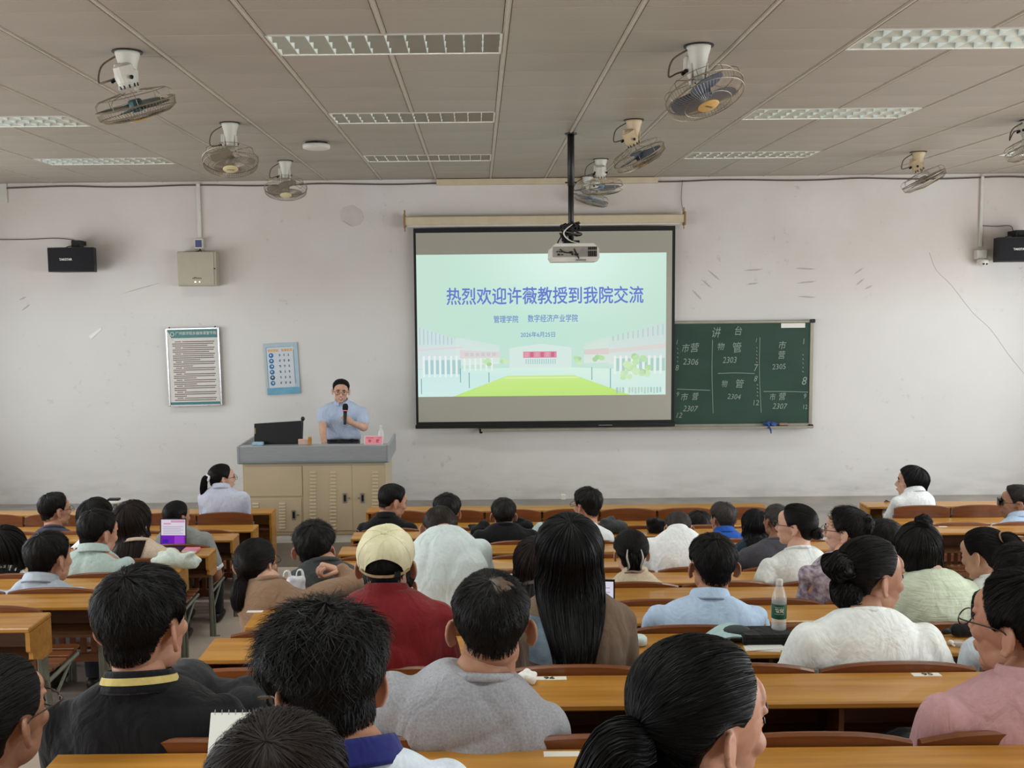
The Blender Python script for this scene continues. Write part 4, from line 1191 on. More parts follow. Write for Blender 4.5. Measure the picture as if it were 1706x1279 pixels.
# ------------------------------------------------------------------ ceiling fans
M['fan_wire'] = material('fan_wire', lin(150, 138, 120), 0.4, 0.5)
M['fan_white'] = material('fan_enamel', lin(208, 206, 196), 0.4, var=0.05)
M['fan_cream'] = material('fan_old_enamel', lin(204, 184, 150), 0.45, var=0.06)
M['blade_blue'] = material('fan_blade_blue', lin(92, 104, 124), 0.4, spec=0.5)
M['blade_teal'] = material('fan_blade_teal', lin(56, 92, 94), 0.4)
M['blade_grey'] = material('fan_blade_grey', lin(150, 142, 130), 0.4)
M['blade_pale'] = material('fan_blade_pale', lin(150, 172, 190), 0.35)
M['badge'] = material('fan_badge_gold', lin(206, 166, 98), 0.4)
M['badge_pale'] = material('fan_badge_cream', lin(218, 206, 160), 0.4)
def fan_cage(R=0.225):
    cage, back = MB(), MB()
    n = 72
    for i in range(n):
        q = 2 * PI * i / n
        c_, s_ = math.cos(q), math.sin(q)
        cage.tube([(R * c_, R * s_, 0.0), (R * 0.97 * c_, R * 0.97 * s_, -0.045), (R * 0.80 * c_, R * 0.80 * s_, -0.068), (0.062 * c_, 0.062 * s_, -0.082)], 0.0013, 3, cap=False)
    for i in range(10):
        q = 2 * PI * i / 10
        c_, s_ = math.cos(q), math.sin(q)
        back.tube([(R * c_, R * s_, 0.0), (R * c_, R * s_, 0.035), (R * 0.9 * c_, R * 0.9 * s_, 0.055), (0.06 * c_, 0.06 * s_, 0.075)], 0.0022, 4, cap=False)
    back.ring((0, 0, 0.056), R * 0.85, 0.002, 40, 4)
    cage.ring((0, 0, 0.0), R, 0.0045, 48, 5); cage.ring((0, 0, -0.045), R * 0.97, 0.0025, 48, 4)
    cage.ring((0, 0, -0.074), R * 0.6, 0.0018, 40, 4)
    return cage, back
def fan_blades():
    b = MB()
    for i in range(3):
        q = 2 * PI * i / 3 + 0.5
        G = []
        for u in np.linspace(0, 1, 8):
            r = 0.035 + 0.165 * u
            wdt = (0.035 + 0.075 * math.sin(PI * min(1, u * 0.62 + 0.12)))* (1 if u < 0.9 else 0.75)
            row = []
            for v in np.linspace(-1, 1, 5):
                aa = q + v * wdt / max(r, 0.06) * 0.9 + 0.35 * u
                row.append((r * math.cos(aa), r * math.sin(aa), -0.012 + v * 0.02 * (1 - 0.4 * u)))
            G.append(row)
        b.grid(np.array(G))
        G2 = np.array(G) + np.array([0, 0, 0.003]); b.grid(G2[:, ::-1])
    b.lathe([(0.032, -0.04), (0.04, -0.02), (0.04, 0.02), (0.03, 0.03)], 16)
    return b
cg, bkc = fan_cage(); FAN = dict(cage=cg.mesh('front_cage', M['fan_wire']), back=bkc.mesh('rear_cage', M['fan_wire']))
_bl = {}
def fan(px, py, cpx, cpy, nvec, label, enamel='fan_white', blade='blade_blue', badge='badge', scale=1.0, spin=0.0):
    m0 = at_z(px, py, Z_CEIL)
    t = thing('ceiling_fan', label, 'fan', (m0.x, m0.y, Z_CEIL), 'caged ceiling fans')
    e = M[enamel]
    s = scale
    cc = at(cpx, cpy, m0.y) - Vector(m0); cc = Vector((cc.x, cc.y, cc.z))
    a = MB(); a.lathe([(0.07 * s, 0), (0.068 * s, -0.02 * s), (0.055 * s, -0.06 * s), (0.040 * s, -0.15 * s), (0.036 * s, -0.19 * s)], 18); a.obj('mount', e, t, True)
    a = MB(); a.lathe([(0.085 * s, 0), (0.085 * s, -0.006 * s)], 18); a.obj('ceiling_plate', M['dark_metal'], t)
    d = Vector(nvec).normalized()
    Rm = d.to_track_quat('-Z', 'Y').to_matrix()
    hub = cc - d * 0.02 * s
    mot = hub - d * 0.13 * s
    for sd_ in (-1, 1):
        a = MB(); a.box((sd_ * 0.045 * s, 0, -0.16 * s), (0.012 * s, 0.05 * s, 0.12 * s), 0.003); a.obj('yoke_arm', e, t)
    a = MB(); a.lathe([(0.03 * s, 0.10 * s), (0.055 * s, 0.085 * s), (0.06 * s, 0.03 * s), (0.058 * s, 0.0), (0.045 * s, -0.03 * s)], 18, mot, Rm); a.box(mot + Vector((-0.05 * s, 0.02, 0.05 * s)), (0.05 * s, 0.06 * s, 0.10 * s), 0.008); mo = a.obj('motor', e, t)
    a = MB()
    for i in range(10):
        q = 2 * PI * i / 10
        a.box(mot + Rm @ Vector((0.05 * s * math.cos(q), 0.05 * s * math.sin(q), -0.025 * s)), (0.006, 0.006, 0.02), 0, Rm)
    a.obj('motor_vent', M['dark_metal'], mo)
    for v in ((0.07, 0.02), (-0.06, 0.03)):
        a = MB(); a.ellip(mot + Rm @ Vector((v[0] * s, -0.02, v[1] * s)), (0.012 * s,) * 3, None, 8, 6); a.obj('pivot_bolt', M['dark_metal'], mo)
    mat4 = Matrix.Translation(hub) @ Rm.to_4x4() @ Matrix.Scale(s, 4)
    o = link('front_cage', FAN['cage'], t); o.matrix_local = mat4
    o = link('rear_cage', FAN['back'], t); o.matrix_local = mat4
    if blade not in _bl: _bl[blade] = fan_blades().mesh('blades', M[blade])
    o = link('blades', _bl[blade], t); o.matrix_local = mat4 @ Matrix.Rotation(spin, 4, 'Z')
    a = MB(); a.lathe([(0.058, -0.078), (0.062, -0.084), (0.055, -0.090)], 22); o = a.obj('badge', M[badge], t, True); o.matrix_local = mat4
    if s > 0.97:
        tx = text('logo', 'Midea', 0.026, M['ink'], (0, 0, 0), o); tx.matrix_local = Matrix.Translation((0, 0, -0.0915)) @ Matrix.Rotation(PI, 4, 'X')
    a = MB(); a.tube([(-0.06 * s, 0, -0.02 * s), (-0.15 * s, 0.0, -0.08 * s), (-0.17 * s, 0.0, -0.17 * s), tuple(mot + Vector((-0.12 * s, 0, -0.0))), tuple(mot + Vector((-0.06 * s, 0, 0.02)))], 0.0055 * s, 6, sub=6); a.obj('power_lead', M['cable'], t, True)
    a = MB(); a.tube([tuple(mot + Vector((-0.09 * s, 0, -0.005))), tuple(mot + Vector((-0.055 * s, 0, 0.02)))], 0.01 * s, 6); a.obj('strain_relief', M['dark_metal'], t)
    return t
fan(212, 86, 228, 180, (0.22, 0.33, -1), 'caged ceiling fan with teal blades and exposed terminal block', 'fan_white', 'blade_teal', spin=0.6)
fan(1164, 76, 1175, 160, (0.25, -0.36, -1), 'caged ceiling fan with dark blue blades and round gold badge', 'fan_white', 'blade_blue', spin=2.2)
fan(383, 205, 384, 270, (0.08, -0.38, -1), 'caged ceiling fan with grey blades between a lamp and the smoke detector', 'fan_white', 'blade_grey', 'badge_pale', 0.98, 0.2)
fan(475, 268, 476, 316, (0.06, -0.36, -1), 'caged ceiling fan hanging before the patched wall', 'fan_white', 'blade_grey', 'badge_pale', 0.96, 1.0)
fan(1056, 200, 1066, 262, (0.55, 0.28, -1), 'caged ceiling fan with slate blades tilted steeply beside the projector pole', 'fan_cream', 'blade_blue', 'badge', 0.96, 1.6)
fan(1001, 265, 1003, 314, (0.1, 0.24, -1), 'pale caged ceiling fan hanging level above the screen casing', 'fan_white', 'blade_pale', 'badge_pale', 0.96, 0.9)
fan(979, 294, 984, 333, (-0.28, 0.2, -1), 'pale caged ceiling fan farthest back behind the projector pole', 'fan_white', 'blade_pale', 'badge_pale', 0.94, 0.4)
fan(1530, 253, 1540, 301, (0.5, -0.05, -1), 'yellowed caged ceiling fan tilted sideways before the plain wall', 'fan_cream', 'blade_grey', 'badge_pale', 0.96, 0.5)
fan(1716, 200, 1722, 247, (0.3, -0.2, -1), 'caged ceiling fan cut off by the edge of the view', 'fan_white', 'blade_grey', 'badge_pale', 0.96, 0.5)
# ------------------------------------------------------------------ people: head
def sweep_ear(mb, s):
    c = np.array([0.077 * s, -0.012, -0.012])
    e1 = np.array([s * math.sin(math.radians(30)), -math.cos(math.radians(30)), 0.0])   # backward and out
    e2 = nrm(np.array([0, -0.18, 1.0]))
    pts = []
    for q in np.linspace(math.radians(200), math.radians(-95), 13):
        pts.append(c + e1 * (0.012 + 0.017 * math.cos(q) * (1.0 if q > -0.5 else 0.8)) + e2 * 0.030 * math.sin(q))
    mb.tube(pts, [0.004] + [0.0052] * 10 + [0.006, 0.006], 6)
    n = np.cross(e1, e2); n = nrm(n)
    Rm = Matrix((e1, e2, n)).transposed()
    mb.ellip(c + e1 * 0.010, (0.018, 0.027, 0.005), Rm, 12, 8)
    mb.ellip(c + e1 * 0.004 - e2 * 0.027, (0.009, 0.009, 0.006), Rm, 8, 6)
def head_parts(ears=True, female=False):
    h = MB()
    h.ellip((0, -0.010, 0.030), (0.077, 0.098, 0.088), None, 28, 18)
    h.ellip((0, 0.020, 0.005), (0.070, 0.072, 0.075), None, 24, 16)
    h.ellip((0, 0.034, -0.040), (0.059, 0.056, 0.078), None, 24, 16)
    h.ellip((0, 0.062, -0.098), (0.028, 0.026, 0.021), None, 16, 10)
    for s in (-1, 1):
        h.ellip((s * 0.040, 0.018, -0.068), (0.021, 0.044, 0.032), None, 16, 10)
        h.ellip((s * 0.040, 0.060, -0.022), (0.022, 0.024, 0.022), None, 14, 10)
        h.ellip((s * 0.0105, 0.099, -0.036), (0.008, 0.010, 0.008), None, 10, 8)
        h.ellip((s * 0.031, 0.074, 0.027), (0.024, 0.0125, 0.008), None, 12, 8)
        h.ellip((s * 0.031, 0.077, 0.004), (0.014, 0.0105, 0.0095), None, 12, 8)
    h.ellip((0, 0.071, 0.045), (0.05, 0.021, 0.035), None, 16, 10)
    h.tube([(0, 0.086, 0.020), (0, 0.098, -0.005), (0, 0.110, -0.031)], [0.0075, 0.009, 0.0115], 10, sub=3)
    h.ellip((0, 0.084, -0.062), (0.03, 0.012, 0.022), None, 14, 10)
    h.ellip((0, 0.0945, -0.0605), (0.022, 0.007, 0.0055), None, 14, 8)
    h.ellip((0, 0.0935, -0.0715), (0.018, 0.007, 0.006), None, 14, 8)
    h.tube([(0, -0.022, -0.03), (0, -0.028, -0.10), (0, -0.036, -0.165)], [0.054, 0.050, 0.053], 20, sub=4)
    h.ellip((0, -0.045, -0.035), (0.058, 0.048, 0.05), None, 18, 12)
    if ears:
        for s in (-1, 1): sweep_ear(h, s)
    return h
HEAD = {'hi': remesh(head_parts(), 0.0032, 2), 'lo': remesh(head_parts(), 0.006, 1)}
_bv, _bf = remesh(head_parts(False), 0.006, 2)
HEAD_BVH = BVHTree.FromPolygons([Vector(v) for v in _bv], _bf)
C0 = np.array([0.0, -0.012, 0.025])
# a map of the scalp in polar coordinates round a crown tipped to the back
TAU = math.radians(24)
NT, NP = 96, 60
_pol_max = math.radians(172)
AX_P = np.array([0, -math.sin(TAU), math.cos(TAU)]); AX_F = np.array([0, math.cos(TAU), math.sin(TAU)]); AX_R = np.array([1.0, 0, 0])
def crown_dir(th, pol):
    """th measured from the front, to the right"""
    return (np.cos(pol)[..., None] * AX_P + np.sin(pol)[..., None] * (np.cos(th)[..., None] * AX_F + np.sin(th)[..., None] * AX_R))
_TH = np.linspace(0, 2 * PI, NT, endpoint=False); _PO = np.linspace(0, _pol_max, NP)
_D = crown_dir(_TH[:, None] + 0 * _PO[None], _PO[None] + 0 * _TH[:, None])
SCALP = np.zeros((NT, NP))
for i in range(NT):
    for j in range(NP):
        hit = HEAD_BVH.ray_cast(Vector(C0), Vector(_D[i, j]))
        SCALP[i, j] = hit[3] if hit[0] is not None else 0.1
_AZ = np.degrees(np.abs(np.arctan2(_D[..., 0], _D[..., 1]))); _EL = np.degrees(np.arcsin(np.clip(_D[..., 2], -1, 1)))
def scalp_r(th, pol):
    u = (th / (2 * PI) * NT) % NT; i0 = np.floor(u).astype(int) % NT; i1 = (i0 + 1) % NT; fu = u - np.floor(u)
    v = np.clip(pol / _pol_max * (NP - 1), 0, NP - 1.001); j0 = np.floor(v).astype(int); fv = v - j0
    return (SCALP[i0, j0] * (1 - fu) + SCALP[i1, j0] * fu) * (1 - fv) + (SCALP[i0, j0 + 1] * (1 - fu) + SCALP[i1, j0 + 1] * fu) * fv
LINES = {
    'crop': ([0, 25, 45, 58, 66, 76, 84, 100, 112, 126, 145, 180], [48, 46, 36, 20, 4, 0, 10, 10, -2, -20, -28, -30]),
    'swept': ([0, 25, 45, 60, 70, 78, 86, 100, 112, 126, 145, 180], [52, 50, 42, 28, 10, -4, 4, 4, -16, -44, -54, -56]),
    'man': ([0, 25, 45, 58, 66, 76, 84, 100, 112, 126, 145, 180], [42, 40, 30, 12, -12, -14, 6, 6, -12, -34, -44, -46]),
    'high': ([0, 25, 45, 58, 66, 76, 84, 100, 112, 126, 145, 180], [48, 46, 36, 20, 4, 0, 10, 10, -4, -28, -38, -40]),
    'woman': ([0, 25, 45, 60, 68, 78, 86, 100, 112, 126, 145, 180], [44, 40, 28, 8, -12, -16, 2, 2, -18, -44, -54, -56]),
    'cover': ([0, 25, 45, 58, 66, 76, 90, 110, 180], [40, 36, 20, -10, -38, -46, -50, -52, -54]),
}
def smooth01(x): x = np.clip(x, 0, 1); return x * x * (3 - 2 * x)
def hair_limit(line):
    el_min = np.interp(_AZ, *LINES[line])
    ok = _EL >= el_min
    first = np.where(ok.all(1), NP - 1, np.argmin(ok, axis=1))
    lim = _PO[np.maximum(first, 2)]
    return (np.roll(lim, 1) + 2 * lim + np.roll(lim, -1)) / 4
def hair_cap(mb, M4, line='man', tie=None, top=0.022, side=0.007, strands=600, lift=0.012, length=0.35, width=0.0013, seed=0, messy=0.25, shag=1.0, part=0.0, nape=0.003, M_rows=20):
    R = np.random.default_rng(seed)
    lim = hair_limit(line)
    A = np.array(M4)
    def thick(th, pol, d):
        el = d[..., 2]
        t = side + (top - side) * smooth01((el + 0.05) / 0.75)
        t = t + (nape - side) * smooth01((-el - 0.05) / 0.5) * 1.0
        return np.maximum(t, 0.002)
    f1 = R.uniform(0, 6.28, 8)
    def lump(th, pol):
        return 1 + shag * (0.10 * np.sin(5 * th + f1[0]) * np.sin(3 * pol + f1[1]) + 0.07 * np.sin(11 * th + f1[2] + 4 * pol) + 0.05 * np.sin(19 * th + f1[3] - 6 * pol))
    rows = np.linspace(0, 1, M_rows)
    pol = lim[:, None] * rows[None]
    th = _TH[:, None] + 0 * pol
    d = crown_dir(th, pol)
    edge = smooth01((1 - rows) / 0.16)[None]
    r = scalp_r(th, pol) + thick(th, pol, d) * lump(th, pol) * (0.12 + 0.88 * edge)
    P_ = C0 + d * r[..., None]
    last = C0 + d[:, -1] * (scalp_r(th[:, -1], pol[:, -1]) - 0.008)[:, None]
    G = np.concatenate([P_, last[:, None]], 1).transpose(1, 0, 2)
    mb.grid(G @ A[:3, :3].T + A[:3, 3], wrap=True)
    if strands:
        n, S = strands, 5
        t0 = R.uniform(0, 2 * PI, n)
        u0 = np.sqrt(R.uniform(0.0, 0.92, n))
        L = length * R.uniform(0.6, 1.2, n)
        tw = R.normal(0, messy, n)
        jj = np.linspace(0, 1, S)
        limn = np.interp(t0, np.append(_TH, 2 * PI), np.append(lim, lim[0]))
        pol = (u0[:, None] * limn[:, None] + L[:, None] * jj[None])
        th = t0[:, None] + tw[:, None] * jj[None] * L[:, None] / np.maximum(np.sin(np.clip(u0 * limn, 0.2, 2.9)), 0.3)[:, None]
        over = np.clip((pol - limn[:, None]) / 0.2, 0, None)
        if shag >= 0.5 and lift < 0.025: pol = np.minimum(pol, limn[:, None] * 1.02)
        if tie is not None:
            d0 = crown_dir(t0, u0 * limn); dt = nrm(np.array(tie, float)); f = (L * 0.9)[:, None] * jj[None]
            dd = nrm(d0[:, None] * (1 - f[..., None]) + dt * f[..., None])
            pol = np.arccos(np.clip(dd @ AX_P, -1, 1)); th = np.arctan2(dd @ AX_R, dd @ AX_F) % (2 * PI)
            limn = np.maximum(limn, 0)[:, None] * 0 + np.interp(th, np.append(_TH, 2 * PI), np.append(lim, lim[0]))
            pol = np.minimum(pol, limn)
        else:
            limn = limn[:, None] + 0 * pol
        d = crown_dir(th, np.minimum(pol, 2.95))
        base = scalp_r(th % (2 * PI), np.minimum(pol, 2.95)) + thick(th, pol, d) * lump(th, pol) * (0.12 + 0.88 * smooth01((1 - pol / limn) / 0.16))
        lf = lift * R.uniform(0.1, 1.0, n)
        fade = 0.25 + 0.75 * smooth01((d[..., 2] + 0.25) / 0.7)
        P_ = C0 + d * (base + 0.0008 + lf[:, None] * fade * jj[None] ** 1.3)[..., None]
        Tn = nrm(np.gradient(P_, axis=1)); side_v = nrm(np.cross(Tn, d + R.normal(0, 0.35, (n, 1, 3))))
        W = width * R.uniform(0.6, 1.3, n)[:, None] * np.array([0.9, 1.0, 0.9, 0.65, 0.08])[None] * 0.5
        mb.strips(P_ @ A[:3, :3].T + A[:3, 3], (side_v * W[..., None]) @ A[:3, :3].T)
def hair_long(mb, M4, drop, line='cover', top=0.016, side=0.016, az0=62, flare=0.25, back=-0.03, strands=500, width=0.0028, seed=0, taper=0.2, M_rows=16, D_rows=12, wave=0.004, narrow=1.0, shell=1.0):
    """cap that goes on downwards as hanging hair; drop in metres (world down)"""
    R = np.random.default_rng(seed)
    lim = hair_limit(line)
    A = np.array(M4); sc = np.linalg.norm(A[:3, 0])
    az_end = np.interp(lim, [0, 1], [0, 1]) * 0
    d_end = crown_dir(_TH, lim)
    az = np.degrees(np.abs(np.arctan2(d_end[:, 0], d_end[:, 1])))
    hang = smooth01((az - az0) / 25.0)
    ex = A[:3, :3] @ np.array([1, 0, 0]) / sc; ey = A[:3, :3] @ np.array([0, 1, 0]) / sc
    ey = np.array([ey[0], ey[1], 0]); ey /= np.linalg.norm(ey); ex = np.array([ey[1], -ey[0], 0])
    cen = A[:3, 3]
    def path(th, u, extra):
        """u 0..1 over the cap, 1..2 over the drop; returns world points"""
        lm = np.interp(th % (2 * PI), np.append(_TH, 2 * PI), np.append(lim, lim[0]))
        hg = np.interp(th % (2 * PI), np.append(_TH, 2 * PI), np.append(hang, hang[0]))
        pol = lm * np.clip(u, 0, 1)
        d = crown_dir(th, pol)
        el = d[..., 2]
        t = side + (top - side) * smooth01((el + 0.05) / 0.75)
        r = scalp_r(th % (2 * PI), pol) + t * (0.55 + 0.45 * smooth01((1.1 - np.clip(u, 0, 1)) / 0.15)) + extra
        p = (C0 + d * r[..., None])
        # below the widest point hanging hair does not turn in towards the neck
        pw = p @ A[:3, :3].T + A[:3, 3]
        rel = pw - cen
        lx, ly = rel @ ex, rel @ ey
        keep = smooth01((-el - 0.02) / 0.35) * hg
        rr = np.sqrt(lx ** 2 + ly ** 2) + 1e-6
        want = (0.098 + extra) * sc
        f = 1 + keep * (np.maximum(want / rr, 1) - 1)
        lx, ly = lx * f, ly * f
        v = np.clip(u - 1, 0, 1) * hg
        fl = (1 + flare * np.sin(np.clip(v, 0, 1) * PI * 0.6)) * (1 - taper * v ** 2) 
        lx, ly = lx * fl * (1 - (1 - narrow) * smooth01(v)), ly * fl + back * smooth01(v * 1.5)
        z = pw[..., 2] - drop * v
        return np.stack([cen[0] + lx * ex[0] + ly * ey[0], cen[1] + lx * ex[1] + ly * ey[1], z], -1)
    us = np.concatenate([np.linspace(0, 1, M_rows), np.linspace(1, 1 + shell, D_rows + 1)[1:]])
    G = path(_TH[None] + 0 * us[:, None], us[:, None] + 0 * _TH[None], 0.0015 * np.sin(23 * _TH)[None] * np.clip(us - 0.2, 0, 1)[:, None])
    inner = G[-1] + (cen - G[-1]) * np.array([0.5, 0.5, 0])
    mb.grid(np.concatenate([G, inner[None]], 0), wrap=True)
    n, S = strands, 16
    t0 = R.uniform(0, 2 * PI, n); hg = np.interp(t0, np.append(_TH, 2 * PI), np.append(hang, hang[0]))
    ua = R.uniform(0.0, 0.45, n); ub = np.where(hg > 0.4, R.uniform(1.45, 2.05, n), R.uniform(0.8, 1.0, n))
    jj = np.linspace(0, 1, S)
    u = ua[:, None] + (ub - ua)[:, None] * jj[None]
    th = t0[:, None] + R.normal(0, 0.06, n)[:, None] * jj[None] + 0.02 * np.sin(jj[None] * 9 + R.uniform(0, 6, n)[:, None])
    ext = (0.001 + wave * R.uniform(0, 1, n))[:, None] * (0.5 + 0.8 * np.sin(jj[None] * PI))
    P_ = path(th, np.minimum(u, 2.0), ext)
    over = np.clip(u - 2.0, 0, None); P_[..., 2] -= over * drop
    Tn = nrm(np.gradient(P_, axis=1)); out = P_ - (cen + np.array([0, 0, -0.1]))
    out[..., 2] *= 0.3
    sv = nrm(np.cross(Tn, nrm(out) + R.normal(0, 0.4, (n, 1, 3))))
    W = width * sc * R.uniform(0.5, 1.2, n)[:, None] * (1 - 0.85 * jj[None] ** 4) * 0.5
    mb.strips(P_, sv * W[..., None])
def hair_tail(mb, M4, pts, rad, strands=200, width=0.004, seed=0, world=False, flat=0.8):
    R = np.random.default_rng(seed); A = np.array(M4); sc = np.linalg.norm(A[:3, 0])
    pts = np.array(pts, float)
    if not world:
        pts = pts @ A[:3, :3].T + A[:3, 3]
        rad = np.array(rad) * sc
    C, Rd = catmull(pts, np.array(rad, float), 6)
    mb.tube(C, Rd * 0.9, 14, flat=flat)
    n, S = strands, len(C)
    q = R.uniform(0, 2 * PI, n); T = nrm(np.gradient(C, axis=0))
    U = nrm(np.cross(T, [0.3, 1, 0.1])); V_ = np.cross(T, U)
    jj = np.linspace(0, 1, S)
    a = q[:, None] + R.normal(0, 0.5, n)[:, None] * jj[None]
    o = np.cos(a)[..., None] * U[None] + np.sin(a)[..., None] * V_[None]
    rr = Rd[None] * R.uniform(0.85, 1.08, n)[:, None] + 0.003 * sc * R.uniform(-1, 1, n)[:, None] * jj[None]
    P_ = C[None] + o * rr[..., None]
    stretch = R.uniform(-0.1, 0.12, n)
    P_ = P_ + T[-1] * (stretch * np.linalg.norm(pts[-1] - pts[0]))[:, None, None] * (jj[None, :, None] ** 3)
    sv = nrm(np.cross(T[None], o + R.normal(0, 0.5, (n, 1, 3)))); W = width * R.uniform(0.5, 1.2, n)[:, None] * (1 - 0.9 * jj[None] ** 5) * 0.5
    mb.strips(P_, sv * W[..., None])
def hair_bun(mb, M4, c, r, axis=(0, 1, 0.3), strands=160, width=0.006, seed=0, rot=None):
    R = np.random.default_rng(seed); A = np.array(M4)
    lb = MB(); lb.ellip((0, 0, 0), (1, 1, 1), None, 24, 16)
    V, Fs = lb.arrays()
    V = V * (1 + 0.08 * np.sin(V @ np.array([5.0, 3.0, 4.0]) + seed)[:, None]) * np.array(r) + np.array(c)
    mb.add(V @ A[:3, :3].T + A[:3, 3], Fs)
    ax = nrm(np.array(axis, float)); n, S = strands, 10
    U = nrm(np.cross(ax, [0.2, 0.1, 1])); W_ = np.cross(ax, U)
    h = R.uniform(-0.9, 0.9, n); q0 = R.uniform(0, 6.28, n); q = q0[:, None] + np.linspace(0, R.uniform(1.2, 2.2, n), S).T
    hh_ = h[:, None] + R.normal(0, 0.12, n)[:, None] * np.linspace(-1, 1, S)[None]
    rr = np.sqrt(np.clip(1 - hh_ ** 2, 0.05, 1))
    d = hh_[..., None] * ax + rr[..., None] * (np.cos(q)[..., None] * U + np.sin(q)[..., None] * W_)
    P_ = d * np.array(r) * (1.015 + 0.06 * R.uniform(0, 1, n))[:, None, None] * (1 + 0.08 * np.sin(d @ np.array([5.0, 3.0, 4.0]) + seed)[..., None]) + np.array(c)
    Tn = nrm(np.gradient(P_, axis=1)); sv = nrm(np.cross(Tn, d + R.normal(0, 0.55, (n, 1, 3)))) * (width * 0.5 * np.sin(np.linspace(0.15, PI - 0.15, S))[None, :, None])
    mb.strips(P_ @ A[:3, :3].T + A[:3, 3], sv @ A[:3, :3].T)

# ------------------------------------------------------------------ people: hands, clothing, bodies
def hand_parts(mb, W, fwd, palm, s=1.0, curl=0.5, thumb_side=1, spread=0.0):
    """W wrist point, fwd towards the fingers, palm = direction the palm faces"""
    f = nrm(np.array(fwd, float)); p = np.array(palm, float); p = nrm(p - np.dot(p, f) * f); x = np.cross(f, p) * thumb_side
    W = np.array(W, float)
    def L(a, b, c): return W + s * (x * a + f * b + p * c)
    Rm = Matrix((x, f, p)).transposed()
    mb.tube([L(0, -0.01, 0), L(0.002, 0.03, 0), L(0.002, 0.085, 0.003)], [0.026 * s, 0.036 * s, 0.036 * s], 12, sub=3, flat=1.0, up=tuple(p))
    V = mb.v[-1]; rel = V - W; h = rel @ p; mb.v[-1] = V - np.outer(h * 0.52, p)
    for i, (a, ln) in enumerate(((0.027, 0.068), (0.009, 0.077), (-0.009, 0.072), (-0.026, 0.056))):
        pts, ang, pos = [], 0.15 * curl, np.array([a, 0.078 if i != 3 else 0.072, 0.0])
        pts.append(L(*pos))
        for sgm, k in ((0.45, 0.55), (0.30, 0.95), (0.25, 0.8)):
            ang += curl * k
            pos = pos + ln * sgm * np.array([spread * (a / 0.03), math.cos(ang), math.sin(ang)])
            pts.append(L(*pos))
        mb.tube(pts, [0.0092 * s, 0.0088 * s, 0.0082 * s, 0.0070 * s], 7, sub=2)
    mb.tube([L(0.022, 0.012, 0.006), L(0.042, 0.040, 0.014), L(0.048 - 0.018 * curl, 0.066, 0.022 + 0.014 * curl), L(0.046 - 0.03 * curl, 0.088, 0.030 + 0.02 * curl)], [0.014 * s, 0.0115 * s, 0.0100 * s, 0.0080 * s], 7, sub=3)

HAIRMAT = {}
def hair_mat(col=(16, 14, 14), rough=0.5):
    key = (col, rough)
    if key not in HAIRMAT:
        c = lin(*col)
        m = material('hair_%d_%d_%d' % col, c, rough, color2=tuple(v * 0.55 for v in c[:3]) + (1,), vscale=22, stretch=(1, 1, 0.3), spec=0.22)
        HAIRMAT[key] = m
    return HAIRMAT[key]
def skin_mat(tone):
    tones = {'mid': (200, 152, 128), 'tan': (180, 136, 112), 'fair': (216, 174, 152), 'dark': (152, 110, 88)}
    c = lin(*tones[tone])
    m = material('skin_' + tone, c, 0.5, color2=tuple(c[i] * (0.84, 0.76, 0.72)[i] for i in range(3)) + (1,), vscale=16, spec=0.35)
    b = m.node_tree.nodes['Principled BSDF']
    b.inputs['Subsurface Weight'].default_value = 0.12
    b.inputs['Subsurface Radius'].default_value = (0.012, 0.005, 0.003)
    return m
def cloth(name, col, col2=None, var=0.06, vscale=60, rough=0.85, bump=0.08, bscale=260, stretch=(1, 1, 1)):
    fresh = 'cloth_' + name not in _mats
    m = material('cloth_' + name, lin(*col), rough, color2=lin(*col2) if col2 else None, var=0 if col2 else var, vscale=vscale, bump=bump, bscale=bscale, stretch=stretch, spec=0.2, sheen=0.1)
    if fresh:
        nt = m.node_tree; b = nt.nodes['Principled BSDF']
        tc = nt.nodes.new('ShaderNodeTexCoord'); mp = nt.nodes.new('ShaderNodeMapping'); mp.inputs['Scale'].default_value = (1.0, 1.0, 0.55); mp.inputs['Rotation'].default_value = (0, 0.5, 0)
        nz = nt.nodes.new('ShaderNodeTexNoise'); nz.inputs['Scale'].default_value = 9.0; nz.inputs['Detail'].default_value = 3.0; nz.inputs['Distortion'].default_value = 1.6
        bp = nt.nodes.new('ShaderNodeBump'); bp.inputs['Strength'].default_value = 0.45; bp.inputs['Distance'].default_value = 0.035
        nt.links.new(tc.outputs['Object'], mp.inputs[0]); nt.links.new(mp.outputs[0], nz.inputs[0]); nt.links.new(nz.outputs['Fac'], bp.inputs['Height'])
        old = [l for l in nt.links if l.to_socket == b.inputs['Normal']]
        if old: nt.links.new(old[0].from_socket, bp.inputs['Normal'])
        nt.links.new(bp.outputs[0], b.inputs['Normal'])
    return m

M['glasses_wire'] = material('glasses_wire', lin(70, 62, 58), 0.3, 0.8)
M['glasses_dark'] = material('glasses_black', lin(14, 14, 15), 0.3)
M['eye_white'] = material('eye_white', lin(196, 184, 174), 0.3)
M['eye_dark'] = material('eye_iris', lin(24, 16, 12), 0.25)
M['lip'] = material('lip_skin', lin(176, 104, 96), 0.5)
M['tooth'] = material('teeth', lin(226, 220, 208), 0.4)
M['trouser_dark'] = cloth('dark_trousers', (44, 46, 54))
M['trouser_blue'] = cloth('blue_jeans', (60, 76, 104))
M['trouser_grey'] = cloth('grey_trousers', (88, 88, 90))
M['shoe_black'] = material('shoe_black', lin(24, 22, 22), 0.5)
M['shoe_white'] = material('shoe_white', lin(200, 200, 198), 0.5)

